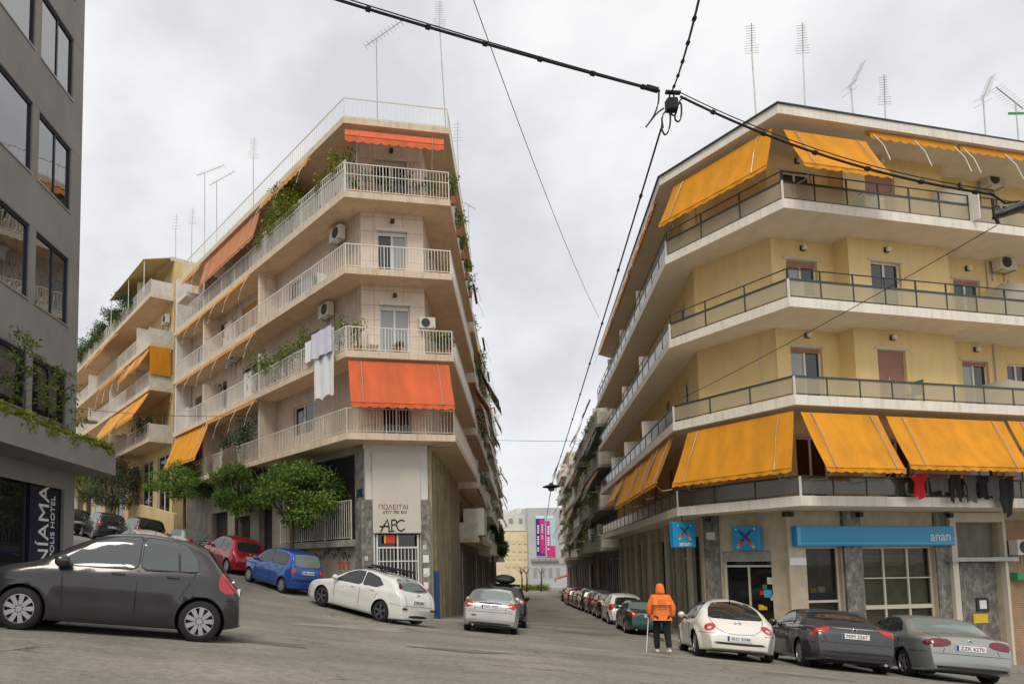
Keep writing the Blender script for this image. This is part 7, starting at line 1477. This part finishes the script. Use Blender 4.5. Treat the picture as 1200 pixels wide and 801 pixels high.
skin_mesh('hood', [P(0, .03, 1.42), P(0, .045, 1.53), P(0, .07, 1.63), P(0, .09, 1.715)], [(0, 1), (1, 2), (2, 3)], [(.13, .12), (.115, .125), (.105, .12), (.06, .075)], MT['jacket_orange'], pr, 0)
tv = [P(0, .0, .93), P(-.095, .0, .86), P(-.115, .10, .50), P(-.115, .065, .10), P(.095, 0, .86), P(.105, -.06, .50), P(.108, -.235, .15)]
skin_mesh('trousers', tv, [(0, 1), (1, 2), (2, 3), (0, 4), (4, 5), (5, 6)], [(.17, .12), (.10, .11), (.085, .085), (.07, .07), (.10, .11), (.085, .085), (.07, .07)], MT['trouser_black'], pr, 0)
for x, y0, z0, y1, z1 in ((-.115, .02, .07, .20, .045), (.11, -.28, .12, -.12, .05)):
    skin_mesh('shoe', [P(x, y0, z0), P(x, (y0+y1)/2, (z0+z1)/2-.005), P(x, y1, z1)], [(0, 1), (1, 2)], [(.045, .05), (.048, .045), (.042, .035)], MT['shoe_white'], pr, 1, 2)
for sx, yy, zz in ((-.25, .13, .87), (.235, .07, .86)):
    fv = [P(sx, yy-.01, zz+.03), P(sx, yy+.01, zz-.03)]; fe = [(0, 1)]; fr_ = [(.026, .036), (.024, .040)]
    for k in range(4):
        b0 = len(fv); yk = yy-.035+.023*k; L_ = (.07, .08, .075, .06)[k]; fv += [P(sx, yk, zz-.055), P(sx-.006*np.sign(sx), yk+.004, zz-.055-L_*.55), P(sx-.022*np.sign(sx), yk+.01, zz-.055-L_)]; fe += [(1, b0), (b0, b0+1), (b0+1, b0+2)]; fr_ += [.010, .009, .007]
    b0 = len(fv); fv += [P(sx-.01*np.sign(sx), yy+.045, zz-.01), P(sx-.02*np.sign(sx), yy+.06, zz-.055)]; fe += [(0, b0), (b0, b0+1)]; fr_ += [.011, .008]
    skin_mesh('hand', fv, fe, fr_, MT['skin'], pr, 0, 1)
# small dark lines of print on the back, laid on the cloth
mat('print_brown', (.10, .035, .015), .8, .1, 6, 0)
from mathutils.bvhtree import BVHTree
bv = BVHTree.FromPolygons([tuple(v.co) for v in JK.data.vertices], [tuple(p.vertices) for p in JK.data.polygons])
for k in range(5):
    z = 1.08+.052*k; g = MB(); hw_ = .105-.012*(k % 3); row = []
    for i in range(13):
        x = -hw_+2*hw_*i/12; rw = []
        for zz in (z, z+.010):
            h = bv.ray_cast(Vector((x, -1, zz)), Vector((0, 1, 0))); rw.append((x, (h[0].y if h[0] else -.13)-.004, zz))
        row.append(rw)
    for a, b in zip(row[:-1], row[1:]): g.quad(a[0], b[0], b[1], a[1])
    g.build('back_print', MT['print_brown'], pr, local=True)
cz = P(pp[0]-.27, pp[1]+.10, PZ); ck = thing('walking_stick', 'thin pale walking stick held by the pedestrian in orange', 'walking stick', (pp[0]-.30, pp[1]+.16, PZ))
MB().tube([(pp[0]-.33, pp[1]+.18, ground(pp[0]-.33, pp[1]+.18)), (pp[0]-.235, pp[1]+.195, PZ+.90)], .012, 6).build('shaft', MT['white_metal'], ck); MB().tube([(pp[0]-.235, pp[1]+.15, PZ+.90), (pp[0]-.235, pp[1]+.25, PZ+.905)], .015, 6).build('handle', MT['black_rubber'], ck)
